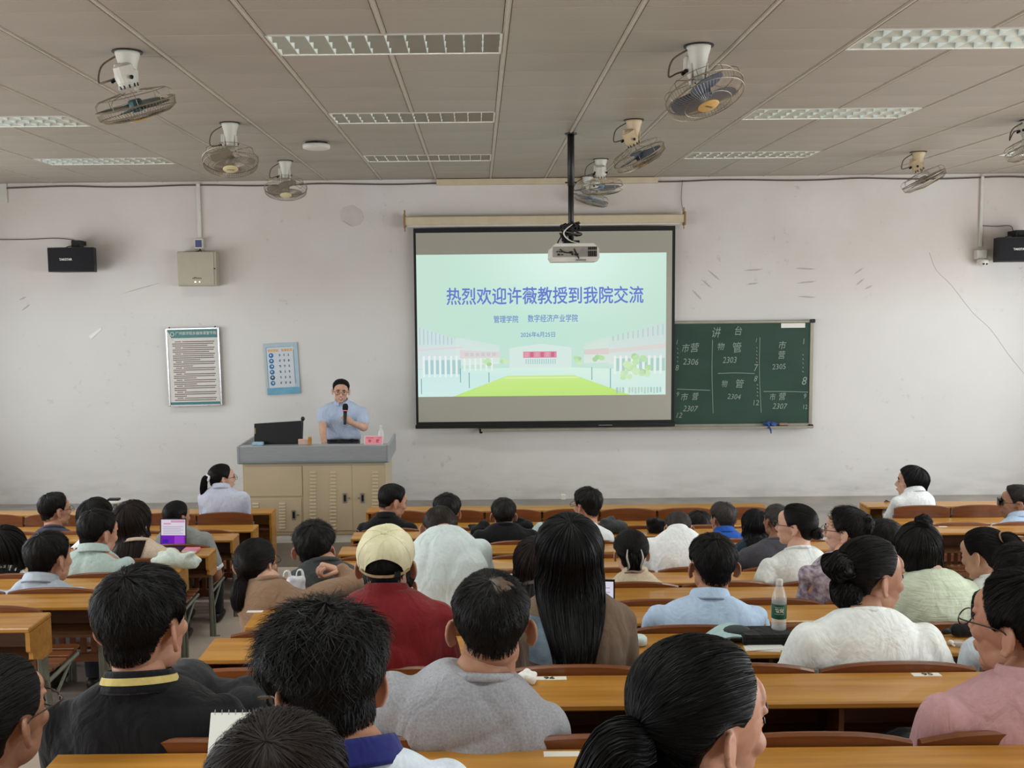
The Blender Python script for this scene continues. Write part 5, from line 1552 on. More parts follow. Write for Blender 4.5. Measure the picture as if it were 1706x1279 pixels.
def folds(V, Nn, amp, seed, scale=1.0):
    """soft creases: narrow valleys between broad rounded swells"""
    R = np.random.default_rng(seed)
    d = np.zeros(len(V))
    c0 = V.mean(0)
    for i in range(6):
        k = R.normal(0, 1, 3) * np.array([1.0, 0.7, 0.6]); k = k / np.linalg.norm(k) * R.uniform(9, 26) * scale
        w = R.normal(0, 1, 3) * 6
        ph = R.uniform(0, 6.28)
        g = 0.5 + 0.5 * np.sin((V - c0) @ k + 1.8 * np.sin((V - c0) @ w + ph) + ph)
        m = 0.5 + 0.5 * np.sin((V - c0) @ (R.normal(0, 1, 3) * 5) + ph * 2)
        d -= (1 - np.sqrt(g)) ** 2 * m
    return V + Nn * (amp * (d + 0.6))[:, None]

def default(sp, k, v): return sp[k] if k in sp else v
PEOPLE_N = 0
HZ = 0.925
def person(sp):
    """sp: pixel-measured seat, head and shoulders of one person; everything is placed at that person's own distance in the hall"""
    global PEOPLE_N
    PEOPLE_N += 1
    seed = PEOPLE_N * 17
    k = sp['row']
    stand = default(sp, 'stand', False)
    Yseat = sp.get('Yseat', dk(k) if not stand else sp['Y'])
    zf = sp.get('floor', zk(k) if not stand else Z_STAGE)
    Yh = sp.get('Y', Yseat + 0.22)
    Ysh = sp.get('Ysh', Yseat + 0.13)
    near = Yh < 4.5
    s = sp['w'] * Yh / F_PX / 0.172
    yaw, pitch, roll = [math.radians(default(sp, q, 0)) for q in ('yaw', 'pitch', 'roll')]
    ppm = F_PX / Yh
    hc = at(sp['cx'], sp['top'] + default(sp, 'rise', 0.133) * HZ * s * ppm, Yh)
    Rh = Matrix.Rotation(-yaw, 3, 'Z') @ Matrix.Rotation(-pitch, 3, 'X') @ Matrix.Rotation(roll, 3, 'Y')
    M4 = Matrix.Translation(hc) @ (Rh @ Matrix.Diagonal((s, s, s * HZ))).to_4x4()
    A = np.array(M4)
    # shoulders
    xl, xr = sp['sh'][0], sp['sh'][1]; yl = sp['sh'][2]; yr = sp['sh'][3] if len(sp['sh']) > 3 else yl
    SL, SR = np.array(at(xl, yl, Ysh)), np.array(at(xr, yr, Ysh))
    tyaw = math.radians(default(sp, 'tyaw', 180 if stand else 0))
    c, sn = math.cos(tyaw), math.sin(tyaw)
    Rv = np.array([c, -sn, 0.0]); Fv = np.array([sn, c, 0.0])
    mid = (SL + SR) / 2
    hw = np.linalg.norm(SR - SL) / 2 / max(0.55, abs(c)) 
    tilt = (SR[2] - SL[2]) / max(1e-6, np.linalg.norm(SR - SL))
    if stand: tilt = -tilt
    Rv = nrm(Rv + np.array([0, 0, tilt]))
    C = mid.copy(); C[2] += 0.008
    # neck base between the shoulders, pulled towards the head
    hb = A[:3, :3] @ np.array([0, -0.034, -0.125]) + A[:3, 3]
    nb = C + np.array([0, 0, default(sp, 'slope', 0.074) * max(s, 0.9)])
    nb[:2] = nb[:2] * 0.55 + hb[:2] * 0.45
    nb[2] = min(nb[2] + 0.0, hb[2] + 0.02)
    nb[2] = max(nb[2], C[2] + 0.055)
    pelvis = np.array([C[0] * 0.85 + (sp['px'] if 'px' in sp else C[0]) * 0.15, (Yseat + 0.16 if not stand else Ysh), zf + (0.52 if not stand else 0.86)])
    root = thing('person', sp['label'], 'person', (pelvis[0], pelvis[1], zf), default(sp, 'group', 'people seated in the hall'))
    org = np.array([pelvis[0], pelvis[1], zf])
    def out(mb, name, mats, smooth=True):
        V, Fs = mb.arrays()
        m2 = MB(); m2.add(V - org, Fs); m2.mi = mb.mi
        return m2.obj(name, mats, root, smooth)
    # ---- torso (as clothing) lofted along the spine
    hunch = default(sp, 'hunch', 0.05)
    up = nrm(nb - pelvis)
    ctrl = pelvis * 0.45 + nb * 0.55 - Fv * hunch
    def spine(t): return (1 - t) ** 2 * pelvis + 2 * t * (1 - t) * ctrl + t * t * nb
    girth = default(sp, 'girth', 1.0)
    def torso(mb, grow):
        Ls = np.linalg.norm(nb - pelvis)
        drops = [v_ * (0.6 + 0.4 * hw / 0.2) for v_ in (0.0, 0.010, 0.024, 0.042, 0.062, 0.085, 0.115, 0.16)]
        nr_ = 0.062 * s / hw
        ts = [-0.10, 0.0, 0.20, 0.40, 0.58] + [1 - q_ * (0.75 + 0.25 * s) / Ls for q_ in drops[::-1]]
        wd = [0.76, 0.82, 0.78, 0.77, 0.82] + [nr_ + (0.87 - nr_) * f_ for f_ in (1.0, 0.98, 0.91, 0.77, 0.56, 0.35, 0.17, 0.0)]
        dp = [0.115, 0.125, 0.122, 0.118, 0.122] + [0.120, 0.112, 0.104, 0.094, 0.085, 0.077, 0.070, 0.0]
        n = 28; ang = np.linspace(0, 2 * PI, n, endpoint=False)
        rows = []
        for t, w_, d_ in zip(ts, wd, dp):
            p = spine(max(t, 0)) + (np.array([0, 0, t * (0.05 if stand else 0.6)]) if t < 0 else 0)
            T = nrm(spine(min(1, max(t, 0) + 0.02)) - spine(max(0, t - 0.02)))
            Fd = nrm(Fv - np.dot(Fv, T) * T)
            a_ = hw * w_ * (girth if t < 0.75 else 1.0) + grow; b_ = d_ * (0.75 + 0.25 * s) * girth + grow
            if t == 1.0: a_, b_ = 0.062 * s + grow, 0.060 * s + grow
            ca, sa = np.cos(ang), np.sin(ang)
            e = 0.82
            rows.append(p + np.outer(np.sign(ca) * np.abs(ca) ** e * a_, Rv) + np.outer(np.sign(sa) * np.abs(sa) ** e * b_, Fd))
        G = np.array(rows); mb.grid(G, wrap=True)
        k0 = mb.n - G.shape[0] * n
        mb.f.append(tuple(k0 + i for i in range(n - 1, -1, -1))); mb.f.append(tuple(mb.n - n + i for i in range(n))); mb.mi += [0, 0]
    S_ = {-1: C - Rv * (hw - 0.055), 1: C + Rv * (hw - 0.055)}
    for q in S_: S_[q] = S_[q] + np.array([0, 0, -0.052])
    desk = zf + 0.70
    arms = {}
    for q, nm in ((-1, 'armL'), (1, 'armR')):
        if nm in sp:
            arms[q] = [np.array(at(*v)) for v in sp[nm]]
        else:
            e_ = S_[q] + Fv * 0.06 + Rv * q * 0.012; e_[2] = S_[q][2] - 0.27
            w_ = e_ + Fv * 0.23 - Rv * q * 0.12; w_[2] = min(zf + 0.62, e_[2] - 0.02)
            arms[q] = [e_, w_]
    sl = default(sp, 'sleeve', 'short'); loose = default(sp, 'loose', 0.010)
    def sleeve(mb, q, grow, to_wrist):
        e_, w_ = arms[q][0], arms[q][1]
        if to_wrist:
            pts = [S_[q] + nrm(S_[q] - e_) * 0.0, S_[q] * 0.5 + e_ * 0.5, e_, e_ * 0.5 + w_ * 0.5, w_]; rd = [0.055, 0.053, 0.050, 0.044, 0.038]
        else:
            pts = [S_[q], S_[q] * 0.55 + e_ * 0.45, S_[q] * 0.22 + e_ * 0.78]; rd = [0.055, 0.057, 0.060]
        mb.tube(pts, [r * (0.8 + 0.2 * s) + grow for r in rd], 14, sub=4)
    sh = MB(); torso(sh, loose)
    for q in (-1, 1):
        sh.ellip(S_[q], (0.056 + loose,) * 3, None, 14, 10)
        sleeve(sh, q, loose, sl == 'long')
    vox = 0.0095 if near else (0.013 if Yh < 6.5 else 0.017)
    V, Fq = remesh(sh, vox, 6 if near else 4)
    Nn = vnormals(V, Fq)
    V = folds(V, Nn, default(sp, 'fold', 0.012), seed)
    SHV, SHF = V, Fq
    shirt = out(MB().add(V, Fq), 'shirt', M[sp['shirt']])
    # ---- collar
    col = default(sp, 'collar', 'crew')
    tg = nrm(spine(1.0) - spine(0.9)); hv_ = hb - nb; ax = nrm(tg * 0.75 + (nrm(hv_) * 0.45 if hv_[2] > 0.03 else np.array([0, 0, 0.2]))); fw = nrm(Fv - np.dot(Fv, ax) * ax); rt = np.cross(fw, ax)
    def band(prof, open_deg, back_tilt=0.0, n=36, flare=1.0):
        qs = np.linspace(math.radians(90 + open_deg), math.radians(450 - open_deg), n)
        G = []
        for (r, z) in prof:
            G.append([nb - up * 0.012 + (math.cos(q) * rt * r + math.sin(q) * fw * r * 1.04) * s + ax * (z * s - back_tilt * math.sin(q) * s) for q in qs])
        return np.array(G)
    if col in ('polo', 'shirt'):
        m_ = MB(); m_.grid(band([(0.060, 0.012), (0.061, 0.024), (0.064, 0.027), (0.069, 0.020), (0.079, -0.006), (0.081, -0.014), (0.076, -0.010), (0.062, 0.010)], 16, 0.014))
        out(m_, 'collar', M[default(sp, 'collar_mat', sp['shirt'])])
        if 'stripe' in sp:
            m_ = MB(); m_.grid(band([(0.0720, 0.0155), (0.0772, 0.002)], 17, 0.014)); out(m_, 'collar_stripe', M[sp['stripe']])
    elif col == 'crew':
        m_ = MB(); G = band([(0.062, 0.000), (0.066, 0.005), (0.071, 0.001), (0.076, -0.010), (0.070, -0.012)], 0, 0.018); m_.grid(G)
        out(m_, 'neckband', M[default(sp, 'collar_mat', sp['shirt'])])
    elif col == 'high':
        m_ = MB(); G = band([(0.057, 0.026), (0.060, 0.030), (0.064, 0.024), (0.071, -0.004), (0.077, -0.016)], 0, 0.01); m_.grid(G)
        out(m_, 'neckband', M[default(sp, 'collar_mat', sp['shirt'])])
    # ---- body: head, neck, arms, hands, legs as one skin
    sk = skin_mat(default(sp, 'skin', 'mid'))
    bd = MB()
    hv, hf = HEAD['hi' if Yh < 5.2 or stand else 'lo']
    jaw = default(sp, 'jaw', 1.0)
    hv2 = hv.copy(); lowm = smooth01((-hv2[:, 2] - 0.02) / 0.08); hv2[:, 0] *= 1 + (jaw - 1) * lowm
    if 'ears' in sp:
        em = (np.abs(hv2[:, 0]) > 0.072) & (hv2[:, 2] > -0.055) & (hv2[:, 2] < 0.035) & (hv2[:, 1] < 0.03)
        hv2[em, 0] += np.sign(hv2[em, 0]) * sp['ears'] * 0.6 * np.clip((-hv2[em, 1] + 0.02) / 0.05, 0, 1)
    bd.add(hv2 @ A[:3, :3].T + A[:3, 3], hf)
    n0 = A[:3, :3] @ np.array([0, -0.026, -0.085]) + A[:3, 3]
    nw = default(sp, 'neck', 1.0)
    bd.tube([n0, n0 * 0.45 + nb * 0.55 + ax * 0.0, nb - up * 0.03, nb - up * 0.12], [0.051 * s * nw, 0.052 * s * nw, 0.058 * s * nw, 0.075 * s], 20, sub=5)
    t_ = MB(); torso(t_, -0.022); bd.add(*t_.arrays())
    for q in (-1, 1):
        e_, w_ = arms[q][0], arms[q][1]
        bd.tube([S_[q], S_[q] * 0.5 + e_ * 0.5, e_, e_ * 0.6 + w_ * 0.4, w_], [0.044 * s, 0.042 * s, 0.037 * s, 0.035 * s, 0.025 * s], 12, sub=5)
        fw_ = arms[q][2] - w_ if len(arms[q]) > 2 else (w_ - e_) * np.array([1, 1, 0.2])
        palm = sp.get('palm%s' % ('L' if q < 0 else 'R'), (0, 0, -1))
        hand_parts(bd, w_ + nrm(fw_) * 0.01, fw_, palm, s * 0.95, sp.get('curl%s' % ('L' if q < 0 else 'R'), 0.45), thumb_side=sp.get('thumb%s' % ('L' if q < 0 else 'R'), q))
    feet = {}
    for q in (-1, 1):
        if stand:
            hp = pelvis + Rv * q * 0.09; kn = hp + Fv * 0.02; kn[2] = zf + 0.48; an = hp - Fv * 0.02; an[2] = zf + 0.08
        else:
            hp = pelvis + Rv * q * 0.09; hp[2] = zf + 0.50
            kn = hp + Fv * 0.36 + Rv * q * 0.04; kn[2] = zf + 0.50
            an = kn + Fv * 0.02; an[2] = zf + 0.09
        feet[q] = (hp, kn, an)
        bd.tube([hp, hp * 0.5 + kn * 0.5, kn, kn * 0.5 + an * 0.5, an, an + Fv * 0.03 - np.array([0, 0, 0.045])], [0.07, 0.062, 0.05, 0.045, 0.032, 0.03], 10, sub=3)
    out(bd, 'body', sk)
    tr = MB()
    for q in (-1, 1):
        hp, kn, an = feet[q]
        tr.tube([hp - Fv * 0.08 * (0 if stand else 1) + np.array([0, 0, 0.02]), hp, hp * 0.45 + kn * 0.55, kn, kn * 0.5 + an * 0.5, an], [0.095, 0.095, 0.08, 0.068, 0.060, 0.052], 12, sub=3)
    tr.ellip(pelvis - np.array([0, 0, 0.06 if stand else 0.0]), (0.165, 0.13, 0.11), None, 16, 10)
    out(tr, 'trousers', M[default(sp, 'trousers', 'trouser_dark')])
    for q in (-1, 1):
        an = feet[q][2]; f_ = MB()
        f_.tube([(an - Fv * 0.05) * np.array([1, 1, 0]) + np.array([0, 0, zf + 0.04]), an * np.array([1, 1, 0]) + np.array([0, 0, zf + 0.048]), (an + Fv * 0.10) * np.array([1, 1, 0]) + np.array([0, 0, zf + 0.035]), (an + Fv * 0.18) * np.array([1, 1, 0]) + np.array([0, 0, zf + 0.028])], [0.036, 0.044, 0.036, 0.024], 10, sub=3)
        out(f_, 'shoe', M[default(sp, 'shoes', 'shoe_black')])
    # ---- hair
    hs = default(sp, 'hair', {}); hm = hair_mat(default(sp, 'hair_col', (20, 18, 18)), default(sp, 'hair_rough', 0.52))
    dens = 7500 if Yh < 2.2 else 6000 if Yh < 3.0 else 3500 if Yh < 4.5 else 1500 if Yh < 6.5 else 700
    hmb = MB()
    kind = hs.get('kind', 'short'); opt = {a: b for a, b in hs.items() if a not in ('kind', 'tail', 'rad', 'bun', 'drop', 'tailw', 'buns')}
    if kind == 'long':
        hair_long(hmb, M4, hs['drop'] * s, strands=int(dens * (0.9 if near else 0.5)), seed=seed, **opt)
    elif kind != 'none':
        o_ = dict(strands=dens, seed=seed); o_.update(opt); hair_cap(hmb, M4, **o_)
    if 'tail' in hs: hair_tail(hmb, M4, hs['tail'], hs['rad'], strands=int(dens * 0.5), seed=seed, width=0.0022)
    for bn in hs.get('buns', []): hair_bun(hmb, M4, bn[0], bn[1], bn[2] if len(bn) > 2 else (0, 1, 0.3), int(dens * 0.30), width=0.0035, seed=seed)
    if kind == 'long' and hs['drop'] > 0.075:
        sb = BVHTree.FromPolygons([Vector(v) for v in SHV], SHF)
        for ai, arr in enumerate(hmb.v):
            idx = np.nonzero((arr[:, 2] < nb[2] + 0.05) & (arr[:, 1] < hc.y + 0.04))[0]
            for ii in idx:
                p_ = arr[ii]
                h_ = sb.ray_cast(Vector((p_[0], p_[1] - 1.0, p_[2])), Vector((0, 1, 0)))
                if h_[0] is not None and p_[1] > h_[0].y - (0.008 if ai == 0 else 0.012):
                    arr[ii, 1] = h_[0].y - (0.006 if ai == 0 else 0.010) - (0.0 if ai == 0 else 0.012) * (((ii // 32) * 7919) % 101) / 101.0
    if hmb.n: out(hmb, 'hair', hm, True)
    # ---- face details and things worn
    def local(mb, name, mats, smooth=True):
        V, Fs = mb.arrays(); m2 = MB(); m2.add(V @ A[:3, :3].T + A[:3, 3], Fs); m2.mi = mb.mi
        return out(m2, name, mats, smooth)
    if default(sp, 'face', False):
        for q in (-1, 1):
            e = MB(); e.ellip((q * 0.031, 0.0805, 0.005), (0.0125, 0.0085, 0.0045 if not sp.get('smile') else 0.003), None, 12, 8); local(e, 'eye', M['eye_white'])
            e = MB(); e.ellip((q * 0.031, 0.0868, 0.005), (0.0075, 0.0042, 0.0048 if not sp.get('smile') else 0.0034), None, 10, 6); local(e, 'iris', M['eye_dark'])
            e = MB(); e.tube([(q * 0.018, 0.0855, 0.006), (q * 0.031, 0.0895, 0.0105), (q * 0.045, 0.080, 0.006)], [0.0014, 0.0022, 0.0014], 6, sub=3); local(e, 'eyelid', sk if False else M['eye_dark'])
            e = MB(); e.tube([(q * 0.016, 0.0905, 0.024), (q * 0.030, 0.0915, 0.031), (q * 0.048, 0.080, 0.026)], [0.003, 0.0042, 0.002], 6, sub=3); local(e, 'eyebrow', hm)
        e = MB()
        if sp.get('smile'):
            e.tube([(-0.026, 0.086, -0.056), (-0.012, 0.0975, -0.064), (0, 0.1, -0.066), (0.012, 0.0975, -0.064), (0.026, 0.086, -0.056)], [0.003, 0.0062, 0.007, 0.0062, 0.003], 8, sub=3); local(e, 'lips', M['lip'])
            e = MB(); e.tube([(-0.019, 0.0935, -0.0605), (0, 0.1055, -0.0645), (0.019, 0.0935, -0.0605)], [0.003, 0.0045, 0.003], 8, sub=4); local(e, 'teeth', M['tooth'])
        else:
            e.tube([(-0.022, 0.089, -0.066), (0, 0.1005, -0.064), (0.022, 0.089, -0.066)], [0.0025, 0.005, 0.0025], 8, sub=4); local(e, 'lips', M['lip'])
    g = sp.get('glasses')
    if g:
        m_ = MB(); lm = MB()
        wr = 0.0016 if g != 'black' else 0.003
        for q in (-1, 1):
            m_.ring((q * 0.034, 0.104, 0.003), 0.026, wr, 24, 5, axes=((1, 0, 0), (0, -0.1, 1)), ry=0.020)
            m_.tube([(q * 0.060, 0.102, 0.010), (q * 0.079, 0.085, 0.010), (q * 0.083, 0.02, 0.012), (q * 0.083, -0.012, 0.010), (q * 0.080, -0.03, -0.01)], wr * 1.1, 5, sub=3)
        m_.tube([(-0.009, 0.106, 0.006), (0, 0.1095, 0.009), (0.009, 0.106, 0.006)], wr, 5, sub=3)
        gl = local(m_, 'glasses', M['glasses_dark' if g in ('black', 'visor') else 'glasses_wire'])
        if g == 'visor':
            v = MB(); G = np.array([[(x, 0.108 - abs(x) ** 2 * 3, z) for x in np.linspace(-0.066, 0.066, 9)] for z in (-0.018, 0.026)]); v.grid(G); v.grid(G[:, ::-1] + np.array([0, 0.012, 0])); v.box((0, 0.104, 0.024), (0.13, 0.022, 0.006))
            local(v, 'visor', M['glasses_dark'])
    return dict(root=root, org=org, A=A, M4=M4, hc=hc, s=s, out=out, local=local, nb=nb, C=C, S=S_, Fv=Fv, Rv=Rv, shirt=(SHV, SHF), arms=arms, hm=hm, seed=seed)
# ------------------------------------------------------------------ clothes
M['c_navygrey'] = cloth('navy_grey', (70, 70, 86))
M['c_white'] = cloth('white', (236, 240, 242))
M['c_white2'] = cloth('warm_white', (236, 242, 240))
M['c_grey'] = cloth('mid_grey', (140, 142, 140))
M['c_lav'] = cloth('pale_lavender', (196, 200, 218))
M['c_cream'] = cloth('cream_knit', (222, 204, 184), (206, 186, 166), vscale=120)
M['c_mint'] = cloth('pale_mint', (182, 202, 198))
M['c_mint2'] = cloth('pale_mint_tee', (204, 216, 217), var=0.05)
M['c_bluegrey'] = cloth('pale_blue_grey_stripe', (196, 208, 222), (180, 194, 212), vscale=30, stretch=(20, 20, 0.3))
M['c_black'] = cloth('black', (20, 20, 23), var=0.1)
M['c_yellow'] = cloth('dull_yellow', (204, 186, 116))
M['c_navy'] = cloth('navy_collar', (34, 40, 104))
M['c_white3'] = cloth('blue_white', (206, 216, 226))
M['c_heather'] = cloth('heather_grey', (168, 170, 176), (148, 150, 158), vscale=180)
M['c_red'] = cloth('dark_red', (114, 28, 32), var=0.08)
M['c_taupe'] = cloth('taupe', (146, 118, 96), var=0.05)
M['c_slate'] = cloth('dark_slate', (62, 66, 66))
M['c_brown'] = cloth('olive_brown', (112, 94, 78), var=0.06)
M['c_rib'] = cloth('cream_rib', (224, 210, 184), (208, 192, 164), vscale=16, stretch=(14, 14, 0.2), bump=0.5, bscale=18)
M['c_blue'] = cloth('royal_blue', (40, 88, 176))
M['c_teal'] = cloth('dark_teal', (26, 48, 58))
M['c_darkgrey'] = cloth('charcoal', (72, 72, 80))
M['c_knit'] = cloth('white_knit', (228, 232, 228), (214, 219, 216), vscale=90)
M['c_floral'] = cloth('purple_floral', (196, 184, 196), (112, 96, 112), vscale=38)
M['c_sky'] = cloth('light_blue', (186, 210, 238), var=0.04)
M['c_greenknit'] = cloth('pale_green_knit', (212, 222, 200), (196, 208, 184), vscale=14, stretch=(0.5, 1, 5), bump=0.4, bscale=30)
M['c_pink'] = cloth('dusty_pink', (204, 160, 166), var=0.05)
M['c_lecturer'] = cloth('pale_blue_polo', (182, 196, 222), var=0.04)
M['c_mid'] = cloth('brown_grey', (96, 84, 80))

PEOPLE = {}
def P_(key, **sp): PEOPLE[key] = person(sp)
short = dict(kind='short', line='man')
neat = dict(kind='short', line='man', top=0.020, side=0.007, lift=0.008)
buzz = dict(kind='short', line='man', top=0.010, side=0.005, lift=0.005, length=0.2)
up_ = dict(kind='short', line='woman', top=0.012, side=0.009, lift=0.004, length=0.6, messy=0.1, nape=0.008, tie=(0, -0.95, 0.0), shag=0.5)
def pony(tie=(0, -0.112, 0.02), L=0.18, r=0.026, lean=0.0, back=-0.02):
    t = tie
    return dict(up_, tail=[(t[0], t[1] + 0.02, t[2] + 0.005), (t[0] + lean * 0.2, t[1] - 0.03, t[2] - 0.005), (t[0] + lean * 0.5, t[1] - 0.04 + back * 0.3, t[2] - L * 0.4), (t[0] + lean * 0.8, t[1] - 0.025 + back, t[2] - L * 0.75), (t[0] + lean, t[1] - 0.015 + back, t[2] - L)], rad=[r * 0.6, r * 0.85, r, r * 0.85, r * 0.25])

# --- block under the posters
P_('p1', label='man in a dark grey tee and glasses, second row, farthest from the lectern', row=8, cx=92, top=820, w=43, yaw=35, sh=(48, 140, 890), shirt='c_navygrey', hair=short, glasses='wire')
P_('p2', label='black-haired person in white, half hidden behind the man in the mint polo', row=7, cx=161, top=829, w=50, yaw=20, sh=(116, 205, 912), shirt='c_white', hair=dict(kind='long', drop=0.03, top=0.02, side=0.016, flare=0.0, back=0.0))
P_('p5', label='person in a grey tee with white sleeve trim, sitting at the aisle', row=7, cx=295, top=832, w=40, yaw=28, sh=(262, 352, 890), shirt='c_grey', hair=dict(up_, tail=[(0, -0.10, -0.02), (0, -0.12, -0.04), (-0.005, -0.115, -0.09), (-0.005, -0.10, -0.13)], rad=[0.02, 0.03, 0.03, 0.012]), armR=[(362, 958, 7.66), (338, 938, 7.86)], skin='tan')
P_('p6', label='woman in a pale lavender blouse with ponytail and hair tie, by the lectern', row=9, cx=370, top=771, w=36, yaw=52, sh=(331, 414, 822), shirt='c_lav', sleeve='long', collar='shirt', hair=pony(L=0.20, r=0.028), glasses='wire', face=True, skin='fair')
P_('p4', label='woman with long dark brown hair and cream cardigan, before the laptop', row=6, cx=221, top=832, w=58, yaw=8, sh=(183, 298, 914), shirt='c_cream', sleeve='long', hair=dict(kind='long', drop=0.13, flare=0.12, back=-0.02, narrow=0.85), hair_col=(38, 28, 26), skin='fair')
P_('p3', label='man in a pale mint polo, looking down, with neat black hair', row=5, cx=164, top=848, w=58, yaw=28, pitch=8, sh=(96, 222, 930), shirt='c_mint', collar='polo', hair=neat)
P_('p7', label='person with long black hair and white top, at the edge of the view', row=5, cx=6, top=874, w=70, yaw=-10, sh=(-50, 62, 962), shirt='c_white', hair=dict(kind='long', drop=0.17, flare=0.1, back=-0.02))
P_('p8', label='man in a pale blue-grey striped shirt with collar', row=4, cx=82, top=884, w=68, yaw=18, sh=(-18, 148, 984), shirt='c_bluegrey', collar='shirt', sleeve='long', hair=neat, ears=0.004)
P_('p9', label='man in a black polo with a yellow stripe on its collar', row=0, Y=2.60, Ysh=2.52, cx=240, top=941, w=142, yaw=14, sh=(72, 405, 1172), shirt='c_black', collar='polo', stripe='c_yellow', hair=dict(kind='short', line='man', top=0.022, side=0.010, lift=0.007), skin='mid', loose=0.014)
# --- near the camera
P_('p10', label='person with dark greying hair and thin glasses, cut by the corner of view', row=-1, Y=1.85, Ysh=1.80, cx=-6, top=1083, w=158, yaw=14, sh=(-190, 130, 1360), shirt='c_mid', hair=dict(up_, line='woman'), hair_col=(30, 27, 26), glasses='wire', skin='tan', face=True)
P_('p11', label='man with spiky black hair, dark glasses and navy collar, looking down', row=-1, Y=1.95, Ysh=1.88, cx=540, top=1020, w=186, yaw=-32, pitch=20, sh=(420, 790, 1300), tyaw=-15, shirt='c_white3', collar='polo', collar_mat='c_navy', hair=dict(kind='short', line='man', top=0.036, side=0.014, lift=0.026, length=0.34, messy=0.5, width=0.0015), glasses='black', skin='mid', face=True)
P_('p12', label='person with brownish black hair, only the top of the head showing', row=-2, Y=1.25, Ysh=1.20, cx=463, top=1184, w=226, sh=(250, 690, 1520), shirt='c_mid', hair=dict(kind='short', line='cover', top=0.020, side=0.014, lift=0.010, length=0.8, messy=0.12, shag=0.4), hair_col=(40, 32, 29))
P_('p41', label='woman with swept-back black hair in a ponytail, largest head in view', row=-2, Y=1.45, Ysh=1.38, cx=1168, top=1056, w=206, yaw=60, pitch=6, sh=(920, 1420, 1450), shirt='c_mid', hair=dict(up_, line='swept', top=0.018, side=0.013, tie=(0, -0.95, -0.15), tail=[(0, -0.10, -0.015), (-0.01, -0.135, -0.03), (-0.02, -0.15, -0.10), (-0.02, -0.14, -0.2)], rad=[0.03, 0.042, 0.045, 0.03]), hair_col=(14, 14, 16), hair_rough=0.5, skin='mid', face=True)
# --- middle block
P_('p13', label='balding man in a heather grey tee with standing ears', row=0, Y=2.58, Ysh=2.50, cx=818, top=941, w=138, sh=(628, 938, 1124, 1190), shirt='c_heather', hair=dict(kind='short', line='high', top=0.009, side=0.007, lift=0.004, length=0.2), skin='tan', ears=0.003, loose=0.016, girth=1.05, slope=0.055)
P_('p14', label='man in a dark red polo with a pale yellow cap worn forwards', row=1, Y=3.34, Ysh=3.28, cx=644, top=874, w=92, sh=(533, 758, 1012), slope=0.055, shirt='c_red', collar='polo', hair=dict(buzz), skin='tan', ears=0.006, loose=0.014)
P_('p15', label='woman in a taupe top with low ponytail and one raised arm', row=3, cx=427, top=893, w=68, yaw=18, sh=(398, 535, 985), shirt='c_taupe', sleeve='long', hair=pony(tie=(0.0, -0.10, -0.05), L=0.12, r=0.034), hair_col=(26, 20, 20), glasses='wire', armR=[(588, 972, 4.98), (566, 950, 5.06), (545, 944, 5.02)], palmR=(0, 0, -1), curlR=1.25, skin='fair')
P_('p16', label='man in a dark slate tee, behind the plastic bag', row=4, cx=524, top=868, w=66, sh=(478, 628, 950), shirt='c_slate', hair=dict(kind='short', line='man', top=0.026, side=0.010, lift=0.014, messy=0.4), skin='mid', ears=0.006)
P_('p17', label='person mostly hidden by the man with the cap, one ear showing', row=2, cx=664, top=931, w=58, sh=(600, 735, 1030), shirt='c_mid', hair=short, ears=0.004)
P_('p19', label='man in white with thick black hair, behind the bowed man', row=6, cx=745, top=822, w=44, sh=(682, 812, 908), shirt='c_white', hair=dict(kind='short', line='man', top=0.026, side=0.012, lift=0.01))
P_('p18', label='man in a pale mint tee bowed forward over his desk', row=3, Y=4.98, Ysh=4.86, cx=733, top=848, w=62, pitch=48, rise=0.115, sh=(680, 818, 905), shirt='c_mint2', hair=buzz, hair_col=(44, 36, 32), hunch=0.17, girth=1.12, loose=0.02, skin='tan')
P_('p20', label='man in a black polo turned in profile, before the lectern', row=8, cx=654, top=806, w=42, yaw=55, pitch=14, sh=(594, 694, 872), shirt='c_black', collar='polo', hair=neat, face=True, skin='mid')
P_('p21', label='man in a black tee, third row, straight below the slide', row=7, cx=839, top=827, w=43, sh=(788, 896, 886), shirt='c_black', hair=dict(kind='short', line='man', top=0.014, side=0.009, lift=0.006), hair_col=(30, 28, 26), skin='mid')
P_('p22', label='man in a white tee and glasses turned half aside, below the slide', row=7, cx=978, top=812, w=44, yaw=-32, sh=(922, 1022, 886), shirt='c_white', hair=dict(kind='short', line='man', top=0.026, side=0.010, lift=0.012), glasses='wire', face=True)
P_('p23', label='person with dark brown hair, half hidden by the long-haired woman', row=3, cx=894, top=892, w=72, sh=(840, 960, 992), shirt='c_mid', hair=dict(kind='long', drop=0.10, flare=0.1, back=-0.01), hair_col=(36, 27, 26))
P_('p24', label='woman with very long straight black hair and a printed brown tee', row=1, Y=3.42, Ysh=3.42, Yseat=3.22, hunch=0.0, cx=948, top=858, w=96, sh=(858, 1056, 1016), shirt='c_brown', hair=dict(kind='long', drop=0.235, flare=0.08, back=-0.13, narrow=0.62, taper=0.10, shell=0.62, width=0.0022, top=0.020, side=0.018, wave=0.008), hair_col=(14, 14, 16), hair_rough=0.48, skin='fair', loose=0.014)
P_('p25', label='woman in a cream ribbed top with her hair clipped up', row=4, cx=1051, top=880, w=57, sh=(1010, 1114, 972), shirt='c_rib', collar='high', hair=dict(up_, top=0.016, side=0.014, buns=[((0, -0.11, -0.03), (0.035, 0.03, 0.065), (1, 0, 0))]), skin='fair')
P_('p26', label='man in a white shirt with greying crew cut, leaning forward', row=5, Y=6.42, Ysh=6.26, cx=1130, top=852, w=46, pitch=30, rise=0.125, sh=(1070, 1178, 902), shirt='c_white', sleeve='long', collar='shirt', hair=buzz, hair_col=(66, 60, 56), hunch=0.13, ears=0.006, skin='tan')
